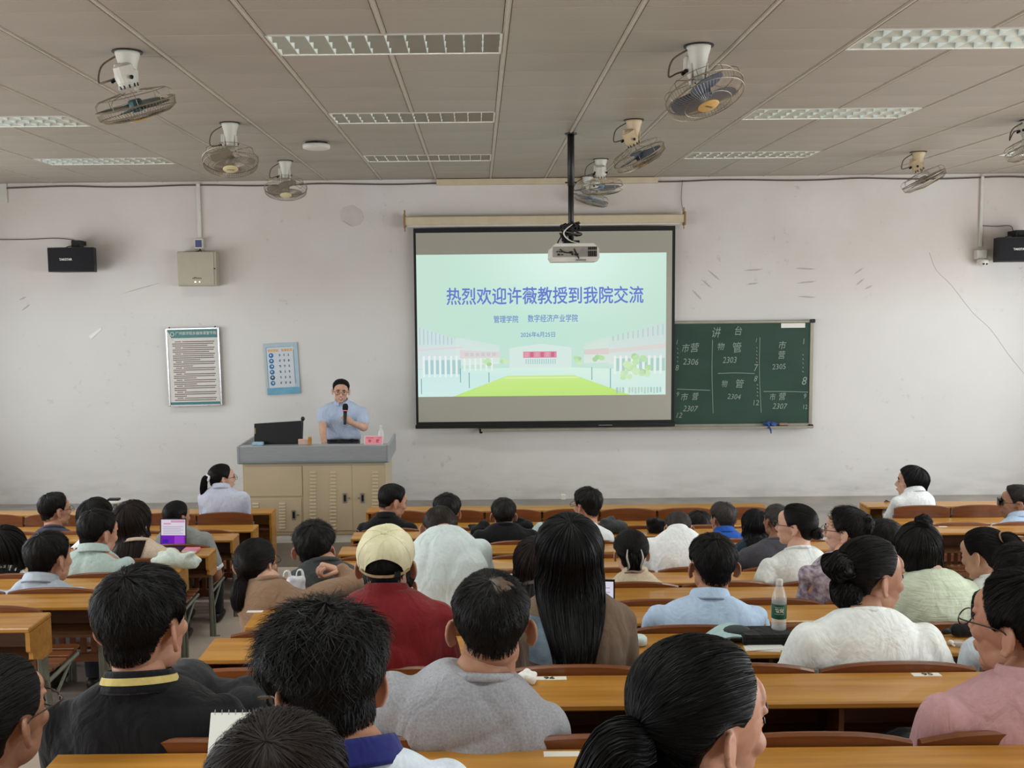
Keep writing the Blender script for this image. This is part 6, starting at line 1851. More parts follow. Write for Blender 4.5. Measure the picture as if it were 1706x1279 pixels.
P_('p27', label='grey-haired man in a royal blue polo', row=7, cx=1204, top=836, w=41, yaw=-18, sh=(1164, 1248, 897), shirt='c_blue', collar='polo', hair=dict(kind='short', line='man', top=0.022, side=0.008, lift=0.012, messy=0.4), hair_col=(64, 60, 58), skin='tan')
P_('p27b', label='dark-haired person resting low behind the man in the white shirt', row=8, cx=1164, top=852, w=42, pitch=15, sh=(1126, 1204, 900), shirt='c_black', hair=dict(kind='short', line='woman', top=0.026, side=0.02, lift=0.02, messy=0.5))
P_('p28', label='woman with straight black hair to her shoulders and dark teal top', row=6, cx=1258, top=847, w=42, sh=(1214, 1304, 912), shirt='c_teal', hair=dict(kind='long', drop=0.11, flare=0.08, back=-0.01), hair_col=(16, 15, 19), skin='fair')
P_('p29', label='man with cropped grey hair and charcoal tee', row=5, cx=1294, top=837, w=44, yaw=-14, sh=(1230, 1352, 918), shirt='c_darkgrey', hair=buzz, hair_col=(70, 66, 64), skin='dark')
P_('p30', label='woman in a white knit top and glasses, with a low clipped bun', row=4, cx=1326, top=837, w=54, yaw=-52, sh=(1262, 1386, 930), tyaw=-12, shirt='c_knit', sleeve='long', hair=dict(up_, top=0.014, side=0.012, buns=[((0.0, -0.115, -0.03), (0.032, 0.028, 0.034), (0, 1, 0))]), glasses='wire', face=True, skin='fair', armL=[(1272, 966, 5.42), (1294, 968, 5.70)])
P_('p31', label='woman in a purple floral blouse with loosely pinned hair', row=3, cx=1410, top=842, w=60, yaw=-48, sh=(1330, 1468, 942), tyaw=-10, shirt='c_floral', sleeve='long', hair=dict(up_, tie=None, top=0.018, side=0.013, lift=0.02, messy=0.5, buns=[((0.0, -0.10, 0.05), (0.045, 0.03, 0.05), (0, 1, 0.3)), ((0.0, -0.09, -0.075), (0.04, 0.035, 0.05), (1, 0, 0))]), glasses='wire', face=True, skin='fair')
P_('p32', label='man in a light blue shirt with black crew cut, beside the bottle', row=2, Y=4.10, Ysh=4.02, cx=1187, top=886, w=78, sh=(1072, 1280, 1016), shirt='c_sky', collar='shirt', hair=dict(kind='short', line='man', top=0.016, side=0.008, lift=0.007), skin='tan', ears=0.006, loose=0.014)
P_('p33', label='woman in a white tee with large low bun, face in profile', row=1, Y=3.40, Ysh=3.28, cx=1452, top=892, w=96, yaw=70, pitch=4, sh=(1322, 1566, 1050), shirt='c_white2', hair=dict(up_, line='swept', top=0.016, side=0.012, buns=[((0.0, -0.125, 0.040), (0.050, 0.052, 0.046), (1, 0, 0)), ((0.0, -0.080, -0.055), (0.060, 0.052, 0.055), (1, 0, 0))]), face=True, skin='tan', loose=0.014, armL=[(1312, 1150, 3.30), (1360, 1150, 3.56)], armR=[(1580, 1150, 3.30), (1540, 1160, 3.56)])
P_('p34', label='woman in a pale green knit with a small bun on top', row=2, cx=1530, top=868, w=66, yaw=12, sh=(1500, 1630, 975), shirt='c_greenknit', hair=dict(kind='long', drop=0.02, flare=-0.05, back=0.0, top=0.016, side=0.018, buns=[((0.01, -0.03, 0.135), (0.035, 0.035, 0.04), (0, 0, 1))]), skin='fair', loose=0.016)
P_('p35', label='dark-haired person mostly hidden behind the bun of the white tee woman', row=5, cx=1474, top=864, w=48, sh=(1430, 1524, 930), shirt='c_mid', hair=dict(up_, tie=None, top=0.02, side=0.016, lift=0.02, messy=0.4))
P_('p36', label='woman with a high ponytail, white collar and black bag strap', row=2, cx=1640, top=877, w=66, yaw=-28, pitch=14, sh=(1606, 1718, 992), shirt='c_white', collar='shirt', hair=dict(up_, top=0.014, side=0.012, tail=[(0.0, -0.09, 0.075), (0.0, -0.135, 0.07), (0.01, -0.155, 0.0), (0.01, -0.15, -0.10), (0.01, -0.13, -0.17)], rad=[0.018, 0.03, 0.036, 0.032, 0.012]), skin='fair')
P_('p38', label='person in white, hidden behind the woman in pink', row=1, cx=1704, top=905, w=92, sh=(1606, 1810, 1072), shirt='c_white3', hair=short)
P_('p37', label='woman in a dusty pink top with thin glasses', row=0, Y=2.60, Ysh=2.50, cx=1702, top=946, w=140, yaw=-30, sh=(1538, 1880, 1172), shirt='c_pink', collar='high', hair=dict(kind='short', line='woman', top=0.018, side=0.015, lift=0.006, length=0.5, messy=0.08, nape=0.012, tail=[(0.0, -0.09, -0.04), (0.0, -0.115, -0.06), (0.0, -0.12, -0.14), (0, -0.11, -0.24)], rad=[0.025, 0.036, 0.038, 0.02]), glasses='wire', skin='mid', face=True, loose=0.012)
# --- block past the chalkboard
P_('p39', label='woman with a black bob and white blouse, in profile by the wall', row=9, cx=1518, top=776, w=38, yaw=-68, sh=(1484, 1558, 828), tyaw=-15, shirt='c_white', sleeve='long', collar='shirt', hair=dict(kind='long', drop=0.065, top=0.022, side=0.024, flare=0.1, back=0.0, az0=70), hair_col=(14, 14, 16), face=True, skin='fair', armL=[(1482, 868, 9.28), (1477, 852, 9.50), (1478, 846, 9.56)], trousers='trouser_blue')
P_('p40', label='man in a light blue shirt wearing black wrap glasses', row=8, cx=1694, top=807, w=43, yaw=-62, sh=(1646, 1744, 872), tyaw=-10, shirt='c_sky', collar='shirt', hair=dict(kind='short', line='man', top=0.02, side=0.008, lift=0.008), hair_col=(46, 43, 42), glasses='visor', face=True, skin='tan')
# --- the lecturer
P_('lect', label='man in a pale blue polo speaking into a microphone behind the lectern', row=9, stand=True, Y=11.30, Ysh=11.36, floor=Z_STAGE, group='lecturer', cx=568, top=631, w=28.5, yaw=172, pitch=6, roll=-4, sh=(530, 611, 680), tyaw=176, shirt='c_lecturer', collar='polo', hair=dict(kind='short', line='man', top=0.016, side=0.006, lift=0.005), skin='fair', face=True, smile=True, glasses='wire', girth=0.9, loose=0.006,
   armR=[(538, 712, 11.20), (540, 740, 11.02), (540, 744, 10.94)], armL=[(607, 712, 11.20), (586, 704, 11.08), (575, 695, 11.06)], palmL=(-0.4, 0.5, 0.2), curlL=1.2, palmR=(0, 0, -1), trousers='trouser_dark', thumbL=1)

# ------------------------------------------------------------------ things the people wear
p = PEOPLE['p14']
cap = MB()
Aq = p['A']
th = _TH; rows = np.linspace(0, 1, 14)
def cap_edge(th):
    a_ = np.degrees(np.abs(np.arctan2(np.sin(th), np.cos(th))))
    return np.interp(a_, [0, 60, 110, 150, 180], [1.20, 1.42, 1.62, 1.55, 1.50])
back_ = 180 - np.degrees(np.abs(np.arctan2(np.sin(th), np.cos(th))))
lim_c = cap_edge(th) * np.where(back_ < 38, 0.60 + 0.40 * (1 - np.sqrt(np.clip(1 - (back_ / 38) ** 2, 0, 1))), 1.0)
G = []
for u in rows:
    pol = lim_c * u; d = crown_dir(th, pol)
    r = scalp_r(th, pol) + 0.014 + 0.010 * np.sin(PI * np.minimum(1, pol / cap_edge(th) * 1.1)) + 0.0025 * np.sin(6 * th) * u
    G.append(C0 + d * r[:, None])
G = np.array(G)
cap.grid(G, wrap=True)
seam = MB()
for sgn in (0, 1, 2, 3, 4, 5):
    t_ = np.full(9, sgn * PI / 3); pol = np.linspace(0.05, np.interp(sgn * PI / 3, np.append(th, 2 * PI), np.append(lim_c, lim_c[0])) * 0.98, 9)
    seam.tube(C0 + crown_dir(t_, pol) * (scalp_r(t_, pol) + 0.0145 + 0.010 * np.sin(PI * np.minimum(1, pol / cap_edge(t_) * 1.1)))[:, None], 0.0012, 4)
cap.lathe([(0.010, 0.0), (0.008, 0.006), (0.003, 0.008)], 10, tuple(C0 + AX_P * (scalp_r(np.array([0.0]), np.array([0.0]))[0] + 0.014)), Matrix.Rotation(TAU, 3, 'X'))
M['c_cap'] = cloth('cap_cream', (216, 210, 178), (198, 192, 156), vscale=14)
M['c_strap'] = cloth('cap_strap', (170, 148, 112))
p['local'](cap, 'cap', M['c_cap']); p['local'](seam, 'cap_seam', M['c_cap'])
stp = MB(); q_ = np.linspace(PI - 0.95, PI + 0.95, 21)
lim_s = cap_edge(q_)
stp.grid(np.array([C0 + crown_dir(q_, lim_s * f) * (scalp_r(q_, lim_s * f) + 0.0185)[:, None] for f in (0.93, 1.0)]))
p['local'](stp, 'cap_strap', M['c_strap'])
bk = MB(); q1 = PI - 0.42; l1 = np.array([1.50]); pt = C0 + crown_dir(np.array([q1]), l1 * 0.965)[0] * (scalp_r(np.array([q1]), l1 * 0.965)[0] + 0.0195)
bk.box(pt, (0.020, 0.006, 0.020), 0.002, Matrix.Rotation(0.4, 3, 'Z')); p['local'](bk, 'cap_buckle', M['dark_metal'], False)
pk = MB(); GG = []
for v in np.linspace(0, 1, 6):
    GG.append([C0 + np.array([0.075 * math.sin(a) * (1 - 0.1 * v), 0.098 * math.cos(a) + 0.075 * v * (math.cos(a) ** 0.5 if math.cos(a) > 0 else 0), 0.045 - 0.020 * v - 0.01 * abs(math.sin(a)) * v]) for a in np.linspace(-1.2, 1.2, 13)])
GG = np.array(GG); pk.grid(GG); pk.grid(GG[:, ::-1] - np.array([0, 0, 0.003])); p['local'](pk, 'cap_peak', M['c_cap'])

# scrunchie, hair clips
p = PEOPLE['p6']; m_ = MB()
for i in range(10):
    q = 2 * PI * i / 10; m_.ellip((0.022 * math.cos(q), -0.122 + 0.006 * math.sin(3 * q), 0.018 + 0.022 * math.sin(q)), (0.012, 0.012, 0.012), None, 8, 6)
p['local'](m_, 'hair_tie', M['c_white'])
p = PEOPLE['p25']
M['clip'] = material('claw_clip', lin(180, 176, 168), 0.35, 0.2)
for s in (-1, 1):
    m_ = MB(); m_.tube([(s * 0.034, -0.112, 0.05), (s * 0.040, -0.136, 0.01), (s * 0.030, -0.140, -0.035), (s * 0.036, -0.128, -0.06)], [0.003, 0.005, 0.005, 0.003], 8, sub=4); p['local'](m_, 'claw_clip', M['clip'])
m_ = MB(); m_.tube([(-0.05, -0.12, -0.075), (-0.02, -0.138, -0.062), (0.02, -0.138, -0.066), (0.05, -0.12, -0.06)], [0.004, 0.006, 0.006, 0.004], 6, sub=3); p['local'](m_, 'hair_pin', material('rose_clip', lin(176, 140, 132), 0.4))
p = PEOPLE['p30']; m_ = MB(); m_.ellip((0.0, -0.142, -0.03), (0.022, 0.008, 0.026), None, 10, 8); p['local'](m_, 'hair_clip', M['black_pl'])
p = PEOPLE['p36']; m_ = MB(); m_.ring((0.0, -0.112, 0.078), 0.026, 0.005, 18, 5, axes=((1, 0, 0), (0, 0.3, 1))); p['local'](m_, 'hair_tie', M['c_taupe'])
# thin crown of the balding man: bare scalp showing
p = PEOPLE['p13']; R_ = np.random.default_rng(4)
sc_m = MB(); GG = []
for u in np.linspace(0, 1, 8):
    pol = 0.10 + 0 * u; row = []
    for a in np.linspace(0, 2 * PI, 24, endpoint=False):
        rr_ = 0.46 * u * (1 + 0.18 * math.sin(3 * a + 1) + 0.1 * math.sin(5 * a)); off = np.array([0.24, -0.02])
        vx, vy = off[0] + rr_ * math.cos(a), off[1] + rr_ * math.sin(a)
        po = math.hypot(vx, vy); t_ = math.atan2(vx, vy)
        d = crown_dir(np.array([t_]), np.array([po]))[0]; row.append(C0 + d * (scalp_r(np.array([t_ % (2 * PI)]), np.array([po]))[0] + 0.0125 - 0.010 * u ** 2))
    GG.append(row)
sc_m.grid(np.array(GG), wrap=True); p['local'](sc_m, 'bare_scalp', material('thin_haired_scalp', lin(92, 74, 60), 0.45, color2=lin(40, 33, 29), vscale=34, stretch=(1, 0.25, 1)))

# print on the back of the brown tee
p = PEOPLE['p24']; V, Fq = p['shirt']; bvh = BVHTree.FromPolygons([Vector(v) for v in V], Fq)
def back_patch(bvh, px0, px1, py0, py1, Y, n=14, off=0.0035):
    G = np.zeros((n, n, 3))
    for i, py in enumerate(np.linspace(py0, py1, n)):
        for j, px in enumerate(np.linspace(px0, px1, n)):
            q = at(px, py, Y)
            h = bvh.ray_cast(Vector((q.x, Y - 0.9, q.z)), Vector((0, 1, 0)))
            G[i, j] = (q.x, (h[0].y if h[0] is not None else Y - 0.1) - off, q.z)
    return G
G = back_patch(bvh, 886, 998, 1058, 1136, 3.12)
m_ = MB(); m_.grid(G[:, :8]); m_.cur = 1; m_.grid(G[:, 7:])
M['print_blue'] = material('print_blue', lin(150, 176, 196), 0.8, color2=lin(74, 92, 112), vscale=12)
M['print_green'] = material('print_green', lin(132, 160, 84), 0.8, color2=lin(92, 112, 60), vscale=20)
p['out'](m_, 'shirt_print', [M['print_blue'], M['print_green']])
pos = at(975, 1075, 3.10)
# white trim on the grey sleeve
p = PEOPLE['p5']; e_ = p['arms'][1][0]; s0 = p['S'][1]
a_ = s0 * 0.22 + e_ * 0.78; ax_ = nrm(e_ - s0); m_ = MB(); m_.tube([a_ - ax_ * 0.012, a_ + ax_ * 0.012], 0.071, 14); p['out'](m_, 'sleeve_trim', M['c_white'])
# wide yoke seam on the light blue shirt
# lecturer: microphone in the raised hand, belt
p = PEOPLE['lect']
b0, b1 = at(574.5, 707, 11.02), at(575.5, 672, 11.06)
mic = thing('microphone', 'black handheld microphone with a pink band in the lecturer\'s hand', 'microphone', b0)
dv = Vector(b1) - Vector(b0); Lm = dv.length; mic.rotation_euler = dv.to_track_quat('Z', 'Y').to_euler()
a = MB(); a.lathe([(0.014, 0), (0.017, 0.01), (0.022, Lm * 0.66)], 16); a.obj('handle', M['black_pl'], mic, True)
a = MB(); a.lathe([(0.026, Lm * 0.66), (0.032, Lm * 0.75), (0.032, Lm * 0.88), (0.022, Lm * 0.98), (0.006, Lm)], 18); a.obj('foam_head', material('mic_foam', lin(22, 20, 20), 0.95), mic, True)
a = MB(); a.lathe([(0.030, Lm * 0.63), (0.034, Lm * 0.64), (0.034, Lm * 0.67), (0.028, Lm * 0.68)], 18); a.obj('band', M['pink'], mic, True)
bl_ = MB(); cb = p['org'] + np.array([0, 0, 0.835]); bl_.ring(cb, 0.172, 0.018, 32, 6, ry=0.137); p['out'](bl_, 'belt', M['black_pl'])
# ------------------------------------------------------------------ things on desks
def desk_top_z(k): return zk(k) + DESK_Z0 - (0.085 if k == 9 else 0.0)
def on_desk(px, k, off=-0.15):
    """point on the desk behind seat row k, below the given pixel column"""
    y = dk(k) + off
    return Vector(((at(px, 900, y)).x, y, desk_top_z(k)))
def sticker(k, px, s, label, off=-0.07, w_=0.065, d_=0.028):
    t = thing('seat_sticker', label, 'sticker', on_desk(px, k, off), 'seat number stickers')
    a = MB(); a.span((-w_ / 2, -d_ / 2, 0.0), (w_ / 2, d_ / 2, 0.0012)); a.obj('paper', M['sticker'], t)
    if s: text('number', s, 0.026, M['ink'], (0.004, 0, 0.0020), t, (0, 0, 0), bold=0.0008, sx=1.4)
sticker(1, 912, '96', 'white sticker reading 96 beside the crumpled tissue', -0.055, 0.12)
sticker(1, 1550, '95', 'white sticker reading 95 before the pink top', -0.055, 0.09)
sticker(3, 421, '', 'white sticker at the aisle end of the desk behind the taupe top', -0.055, 0.075)
sticker(0, 935, '', 'white sticker at the near bottom edge desk', -0.06, 0.09)
sticker(5, 856, '', 'small white sticker on the desk behind the white tee and glasses', -0.05, 0.06)
sticker(9, 1250, '', 'small white sticker on the desk under the chalkboard', -0.05, 0.07)
sticker(8, 1570, '', 'small white sticker on the desk past the chalkboard', -0.05, 0.07)
M['paper_white'] = material('plain_paper', lin(232, 232, 228), 0.7)
def crumple(name, label, cat, loc, r, mat, seed, n=9, flat=0.7):
    R = np.random.default_rng(seed); m = MB()
    for i in range(n):
        m.ellip((R.uniform(-r, r) * 0.8, R.uniform(-r, r) * 0.5, r * R.uniform(0.2, 0.8) * flat), (r * R.uniform(0.25, 0.5), r * R.uniform(0.25, 0.45), r * R.uniform(0.25, 0.55) * flat), Euler(tuple(R.uniform(-1.5, 1.5, 3))), 8, 6)
    V, Fq = remesh(m, r / 9, 1)
    V = V + 0.10 * r * np.sin(V @ (R.normal(0, 1, (3, 3)) * 2.2 / r))
    V[:, 2] -= V[:, 2].min()
    return tag(MB().add(V, Fq).obj(name, mat, None, False, loc), label, cat)
crumple('crumpled_tissue', 'crumpled white tissue on the desk beside the sticker 96', 'tissue', on_desk(880, 1, -0.09), 0.042, M['paper_white'], 2)
crumple('crumpled_tissue', 'small crumpled tissue on the desk behind the blue shirt', 'tissue', on_desk(1216, 3, -0.06), 0.02, M['paper_white'], 5, flat=0.4)
p_ = on_desk(1583, 2, -0.20)
eb = thing('earbuds', 'pair of small white earbuds lying on the desk', 'earbuds', p_)
for i, s in enumerate((-1, 1)):
    a = MB(); a.ellip((s * 0.014, 0, 0.012), (0.012, 0.010, 0.011), None, 10, 8); a.tube([(s * 0.014, 0, 0.01), (s * 0.02, -0.02, 0.005)], 0.004, 6); a.obj('earbud', M['white_pl'], eb, True)
p_ = on_desk(1612, 2, -0.10)
um = thing('folded_umbrella', 'short black folded umbrella lying on the desk', 'umbrella', p_)
a = MB(); a.tube([(-0.05, 0, 0.026), (-0.035, 0, 0.026), (0.12, 0.01, 0.026), (0.15, 0.01, 0.026)], [0.018, 0.026, 0.026, 0.014], 12); a.obj('canopy', cloth('umbrella', (26, 28, 30)), um, True)
a = MB(); a.tube([(-0.085, 0, 0.02), (-0.05, 0, 0.024)], 0.012, 8); a.obj('handle', M['black_pl'], um, True)
p_ = on_desk(1606, 2, -0.20)
a = MB(); a.lathe([(0.03, 0), (0.036, 0.004), (0.034, 0.012), (0.03, 0.014)], 18); tag(a.obj('clear_dish', M['clear'], None, True, p_), 'small clear plastic dish before the black umbrella', 'dish')

# water bottle with green label, standing on the ledge behind the light blue shirt
by = dk(2) - 0.12
b_ = at(1297, 1062, by); zb_ = desk_top_z(2)
bt = thing('water_bottle', 'clear water bottle with white cap and dark green label', 'bottle', (b_.x, by, zb_ + 0.045))
hB = at(1297, 965, by).z - (zb_ + 0.045); f_ = hB / 0.235
prof = [(0.030, 0), (0.034, 0.004), (0.034, 0.03), (0.0325, 0.04), (0.034, 0.05), (0.034, 0.055), (0.0335, 0.125), (0.034, 0.135), (0.033, 0.15), (0.026, 0.18), (0.016, 0.205), (0.0135, 0.21), (0.0135, 0.215)]
a = MB(); a.lathe([(r * f_, z * f_) for r, z in prof], 24); a.obj('body', material('bottle_plastic', (0.9, 0.93, 0.93, 1), 0.06, alpha=0.28, spec=0.8), bt, True)
a = MB(); a.lathe([(0.0345 * f_, 0.055 * f_), (0.0348 * f_, 0.057 * f_), (0.0348 * f_, 0.122 * f_), (0.0345 * f_, 0.124 * f_)], 24, cap=False); lb_ = a.obj('label', material('bottle_green', lin(22, 84, 60), 0.4), bt, True)
a = MB(); a.lathe([(0.0155 * f_, 0.208 * f_), (0.0158 * f_, 0.212 * f_), (0.0158 * f_, 0.232 * f_), (0.0145 * f_, 0.236 * f_)], 20); a.obj('cap', M['white_pl'], bt, True)
a = MB(); a.lathe([(0.030 * f_, 0.004), (0.0315 * f_, 0.010), (0.0315 * f_, 0.052 * f_), (0.030 * f_, 0.10 * f_)], 20); a.obj('water', material('water_clear', (0.75, 0.85, 0.86, 1), 0.03, alpha=0.18), bt, True)
def wrap_text(s, size, zc, ang0, parent, mat, r):
    me = text_mesh(s, size, 0.0006).copy()
    for v in me.vertices:
        q = v.co.x / r + ang0; z = v.co.y
        v.co = (r * math.sin(q), -r * math.cos(q), zc + z)
    me.materials.clear(); me.materials.append(mat); return link('label_text', me, parent)
wrap_text('怡宝', 0.020 * f_, 0.095 * f_, -0.25, lb_, M['sticker'], 0.0353 * f_)
fr = MB()
for (q0, q1, z0, z1) in ((-0.85, 0.35, 0.079, 0.0805), (-0.85, 0.35, 0.110, 0.1115), (0.33, 0.37, 0.079, 0.1115)):
    qs = np.linspace(q0, q1, 8); r = 0.0353 * f_
    fr.grid(np.array([[(r * math.sin(q), -r * math.cos(q), z * f_) for q in qs] for z in (z0, z1)]))
fr.obj('label_border', M['sticker'], lb_)
# black flat case under the bottle, papers before it, pale cap
p_ = Vector((b_.x - 0.055, dk(2) - 0.13, zb_))
cs = thing('black_case', 'flat black case on the desk under the water bottle', 'case', p_)
a = MB(); a.box((0, 0, 0.022), (0.20, 0.12, 0.043), 0.008); a.obj('body', cloth('case', (28, 30, 31)), cs)
a = MB(); a.tube([(-0.10, -0.061, 0.024), (0.10, -0.061, 0.024)], 0.0025, 5); a.obj('zip', M['dark_metal'], cs)
a = MB(); a.box((-0.115, 0.0, 0.02), (0.05, 0.06, 0.028), 0.008); a.obj('side_pocket', M['black_pl'], cs)
p_ = on_desk(1272, 2, -0.215)
a = MB()
for i in range(3):
    a.box((0.01 * i, 0.004 * i, 0.001 + 0.0022 * i), (0.13, 0.06, 0.0016), 0, Matrix.Rotation(0.12 * i - 0.1, 3, 'Z'))
tag(a.obj('papers', M['paper_white'], None, False, p_), 'few loose sheets of paper before the black case', 'paper')
pc = on_desk(1222, 2, -0.12)
hat = thing('sun_hat', 'pale teal soft hat lying folded behind the light blue shirt', 'hat', pc)
GG = []
for v in np.linspace(0, 1, 7):
    GG.append([(-0.10 + 0.2 * u, -0.05 + 0.10 * v, 0.045 * math.sin(PI * u) * (0.6 + 0.5 * v) + 0.006) for u in np.linspace(0, 1, 15)])
GG = np.array(GG); a = MB(); a.grid(GG); a.grid(GG[:, ::-1] - np.array([0, 0, 0.005])); a.obj('brim', cloth('hat_teal', (168, 196, 198)), hat, True)
a = MB(); a.ellip((0.02, 0.01, 0.03), (0.06, 0.045, 0.026), None, 16, 10); a.obj('crown', cloth('hat_dark', (60, 66, 66)), hat, True)
p_ = on_desk(1062, 1, -0.08); a = MB(); a.lathe([(0.02, 0), (0.03, 0.006), (0.03, 0.03), (0.022, 0.038)], 16); tag(a.obj('small_jar', material('pale_jar', lin(206, 224, 222), 0.3), None, True, on_desk(1066, 2, -0.16)), 'small pale round jar on the desk beside the brown tee', 'jar')

# laptops
def laptop(label, c, yaw_, w_, h_, screen_mats, lean=0.25):
    t = thing('laptop', label, 'laptop', c, 'laptops', (0, 0, yaw_))
    a = MB(); a.box((0, 0, 0.008), (w_, 0.20, 0.014), 0.004); a.obj('base', M['dark_metal'], t)
    a = MB(); a.box((0, -0.01, 0.0158), (w_ * 0.86, 0.09, 0.0015)); a.obj('keyboard', M['black_pl'], t)
    R = Matrix.Rotation(-lean, 3, 'X')
    def L(x, y, z): v = R @ Vector((x, y, z)); return (v.x, v.y + 0.10, v.z + 0.014)
    a = MB(); a.prism([L(-w_ / 2, 0, 0), L(w_ / 2, 0, 0), L(w_ / 2, 0, h_), L(-w_ / 2, 0, h_)], None, tuple(R @ Vector((0, 0.006, 0)))); lid = a.obj('lid', M['black_pl'], t)
    for (u0, v0, u1, v1, m, i) in screen_mats:
        x0, x1 = -w_ / 2 + 0.006 + (w_ - 0.012) * u0, -w_ / 2 + 0.006 + (w_ - 0.012) * u1; z0, z1 = 0.012 + (h_ - 0.020) * v0, 0.012 + (h_ - 0.020) * v1
        a = MB(); a.quad(L(x0, -0.001 - 0.0004 * i, z0), L(x1, -0.001 - 0.0004 * i, z0), L(x1, -0.001 - 0.0004 * i, z1), L(x0, -0.001 - 0.0004 * i, z1)); a.obj('screen' if i == 0 else 'screen_area', m, lid)
    return t
E = {n: emission('screen_' + n, lin(*c), 0.95) for n, c in dict(pale=(214, 206, 220), rose=(204, 150, 176), purple=(112, 34, 176), violet=(150, 60, 196), blue=(60, 40, 150), text=(160, 150, 170), white=(214, 210, 226)).items()}
c_ = on_desk(279, 7, -0.13); 
scr = [(0, 0, 1, 1, E['pale'], 0), (0, 0, 1, 0.36, E['purple'], 1), (0.55, 0.02, 0.95, 0.33, E['violet'], 2), (0.05, 0.05, 0.3, 0.2, E['blue'], 2), (0.4, 0.88, 0.98, 0.97, E['rose'], 1), (0.1, 0.80, 0.4, 0.86, E['rose'], 1)] + [(0.08, 0.70 - 0.07 * i, 0.92 - 0.1 * (i % 2), 0.722 - 0.07 * i, E['text'], 1) for i in range(5)]
laptop('open laptop with white and purple screen before the woman in cream', (c_.x, c_.y + 0.02, c_.z), -0.05, 45 * 7.4 / F_PX, 0.21, scr, 0.1)
c_ = on_desk(1006, 3, -0.15)
laptop('open laptop peeking out beside the long-haired woman', (c_.x - 0.180, dk(2) - 0.10, desk_top_z(2)), -0.1, 0.28, 0.20, [(0, 0, 1, 1, E['white'], 0)] + [(0.1, 0.85 - 0.1 * i, 0.95, 0.87 - 0.1 * i, E['text'], 1) for i in range(7)], 0.05)
# pink notebook at the aisle end
p_ = on_desk(318, 7, -0.14); nb_ = thing('notebook', 'small pink notebook at the aisle end of a desk', 'notebook', p_)
a = MB(); a.box((0, 0, 0.012), (0.115, 0.10, 0.022), 0.003); a.obj('cover', material('pink_cover', lin(206, 110, 140), 0.5, color2=lin(224, 150, 170), vscale=25), nb_)
a = MB(); a.box((0, -0.001, 0.012), (0.108, 0.101, 0.016)); a.obj('pages', M['paper_white'], nb_)
# white spiral notebook held before the spiky-haired man
q_ = at(372, 1236, 1.75); sn = thing('spiral_notebook', 'open white notebook beside the spiky-haired man', 'notebook', (q_.x + 0.03, q_.y, q_.z - 0.02), None, (0.75, 0.1, 0.22))
a = MB(); a.box((0, 0, 0), (0.115, 0.15, 0.008), 0.001); a.obj('pages', M['paper_white'], sn)
a = MB()
for i in range(9): a.ring((-0.05 + 0.0125 * i, 0.075, 0.0), 0.006, 0.001, 10, 4, axes=((0, 1, 0), (0, 0, 1)))
a.obj('spiral', M['steel'], sn)
# plastic bag on the desk behind the man in slate
def soft_bag(name, label, cat, loc, size, mat, seed, fold=0.004, handles=False, voxel=0.008, hm=None):
    R = np.random.default_rng(seed); m = MB(); w_, d_, h_ = size
    m.ellip((0, 0, h_ * 0.42), (w_ / 2, d_ / 2, h_ * 0.42), None, 20, 14)
    m.box((0, 0, h_ * 0.30), (w_ * 0.86, d_ * 0.8, h_ * 0.58), min(size) * 0.12)
    for i in range(4): m.ellip((R.uniform(-0.3, 0.3) * w_, R.uniform(-0.2, 0.2) * d_, h_ * R.uniform(0.5, 0.8)), (w_ * 0.25, d_ * 0.3, h_ * 0.2), Euler(tuple(R.uniform(-0.6, 0.6, 3))), 12, 8)
    V, Fq = remesh(m, voxel, 3); V = folds(V, vnormals(V, Fq), fold, seed, 2.0); V[:, 2] -= V[:, 2].min()
    t = thing(name, label, cat, loc)
    MB().add(V, Fq).obj('body', mat, t, True)
    if handles:
        for s in (-1, 1):
            a = MB(); a.tube([(s * 0.25 * w_ - 0.02, s * 0.01, h_ * 0.75), (s * 0.25 * w_ - 0.012, s * 0.01, h_ * 1.12), (s * 0.25 * w_ + 0.012, s * 0.01, h_ * 1.15), (s * 0.25 * w_ + 0.02, s * 0.01, h_ * 0.75)], [0.014, 0.008, 0.008, 0.014], 8, sub=4, flat=0.4); a.obj('handle', hm or mat, t, True)
    return t
M['bag_plastic'] = material('thin_plastic', lin(226, 230, 234), 0.2, alpha=0.72, spec=0.8)
pb = soft_bag('plastic_bag', 'thin white plastic carrier bag with blue print', 'bag', on_desk(487, 4, -0.16), (0.13, 0.09, 0.13), M['bag_plastic'], 21, 0.006, True)
a = MB(); 
for i, z in enumerate((0.06, 0.05, 0.035)): a.span((-0.045, -0.062, z), (0.04 - 0.02 * (i % 2), -0.058, z + 0.007))
a.obj('print', material('bag_print', lin(110, 130, 196), 0.5), pb)
soft_bag('dark_backpack', 'large charcoal backpack standing between two men near the aisle', 'bag', (at(375, 1140, 2.9).x, 2.86, zk(0) + 0.40), (0.42, 0.30, 0.44), cloth('backpack', (44, 46, 48), var=0.12), 31, 0.010, False, 0.012)
soft_bag('black_backpack', 'black backpack on a desk behind the man in black', 'bag', on_desk(868, 8, -0.15), (0.22, 0.16, 0.15), M['c_black'], 33, 0.008)
soft_bag('black_jacket', 'black jacket heaped on a desk beside the man in black', 'jacket', on_desk(800, 8, -0.15), (0.20, 0.16, 0.10), M['c_black'], 34, 0.010)
soft_bag('white_jacket', 'pale folded garment beside the black backpack', 'garment', on_desk(900, 8, -0.20), (0.14, 0.14, 0.09), M['c_mint'], 35, 0.010)
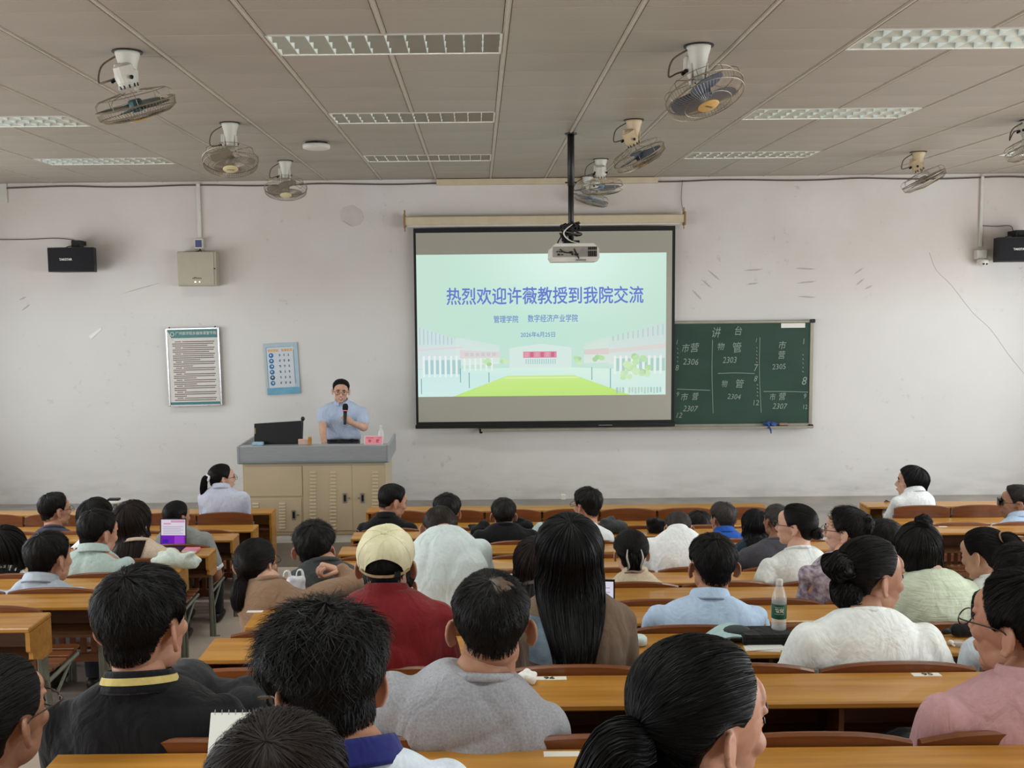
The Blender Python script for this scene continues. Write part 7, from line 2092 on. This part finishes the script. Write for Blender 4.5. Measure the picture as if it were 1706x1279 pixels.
soft_bag('charcoal_bag', 'soft charcoal bag on a desk beside the man in the white tee', 'bag', on_desk(1020, 8, -0.15), (0.26, 0.16, 0.13), M['c_slate'], 36, 0.008)
soft_bag('black_bag', 'black bag on a desk beside the crew-cut man in white', 'bag', on_desk(1093, 8, -0.15), (0.17, 0.16, 0.14), M['c_black'], 37, 0.006)
soft_bag('mint_jacket', 'white-green jacket hung over the seat back before the cream cardigan', 'jacket', (at(248, 930, dk(5) + 0.06).x, dk(6) - 0.12, desk_top_z(6) - 0.02), (0.36, 0.13, 0.13), cloth('mint_white', (214, 226, 218)), 38, 0.006)
soft_bag('printed_packet', 'white packet with blue print beside the raised arm', 'packet', on_desk(592, 4, -0.16), (0.17, 0.10, 0.05), material('packet_print', lin(220, 226, 232), 0.4, color2=lin(84, 134, 196), vscale=16), 39, 0.004)
# small white carton on the front desk
p_ = at(938, 853, dk(9) + 0.55); a = MB(); a.box((0, 0, 0.024), (0.042, 0.042, 0.048), 0.003); tag(a.obj('small_carton', M['white_pl'], None, False, (p_.x, dk(9) + 0.52, 0.778)), 'tiny white carton on the front desk below the slide', 'carton')
# phone in the hand of the woman with the bob
q_ = at(1476, 843, 9.62); ph_ = thing('phone', 'dark phone in the hand of the woman with the bob', 'phone', (q_.x - 0.02, q_.y, q_.z), None, (0.5, 0.5, 0.2))
a = MB(); a.box((0, 0, 0), (0.07, 0.008, 0.145), 0.003); a.obj('case', M['black_pl'], ph_); a = MB(); a.box((0, -0.005, 0), (0.062, 0.002, 0.13)); a.obj('screen', M['steel'], ph_)
# black shoulder bag strap hanging between the green knit and the pink top
sb_ = at(1634, 1010, 3.86); st_ = MB(); st_.tube([at(1640, 980, 4.02), at(1628, 1000, 3.93), at(1626, 1030, 3.92), at(1640, 1060, 3.96)], [0.03, 0.045, 0.045, 0.03], 10, sub=4, flat=0.5)
tag(st_.obj('black_shoulder_bag', M['c_black'], None, True), 'black shoulder bag hanging beside the pale green knit', 'bag')
bpy.data.scenes.remove(_tmp)
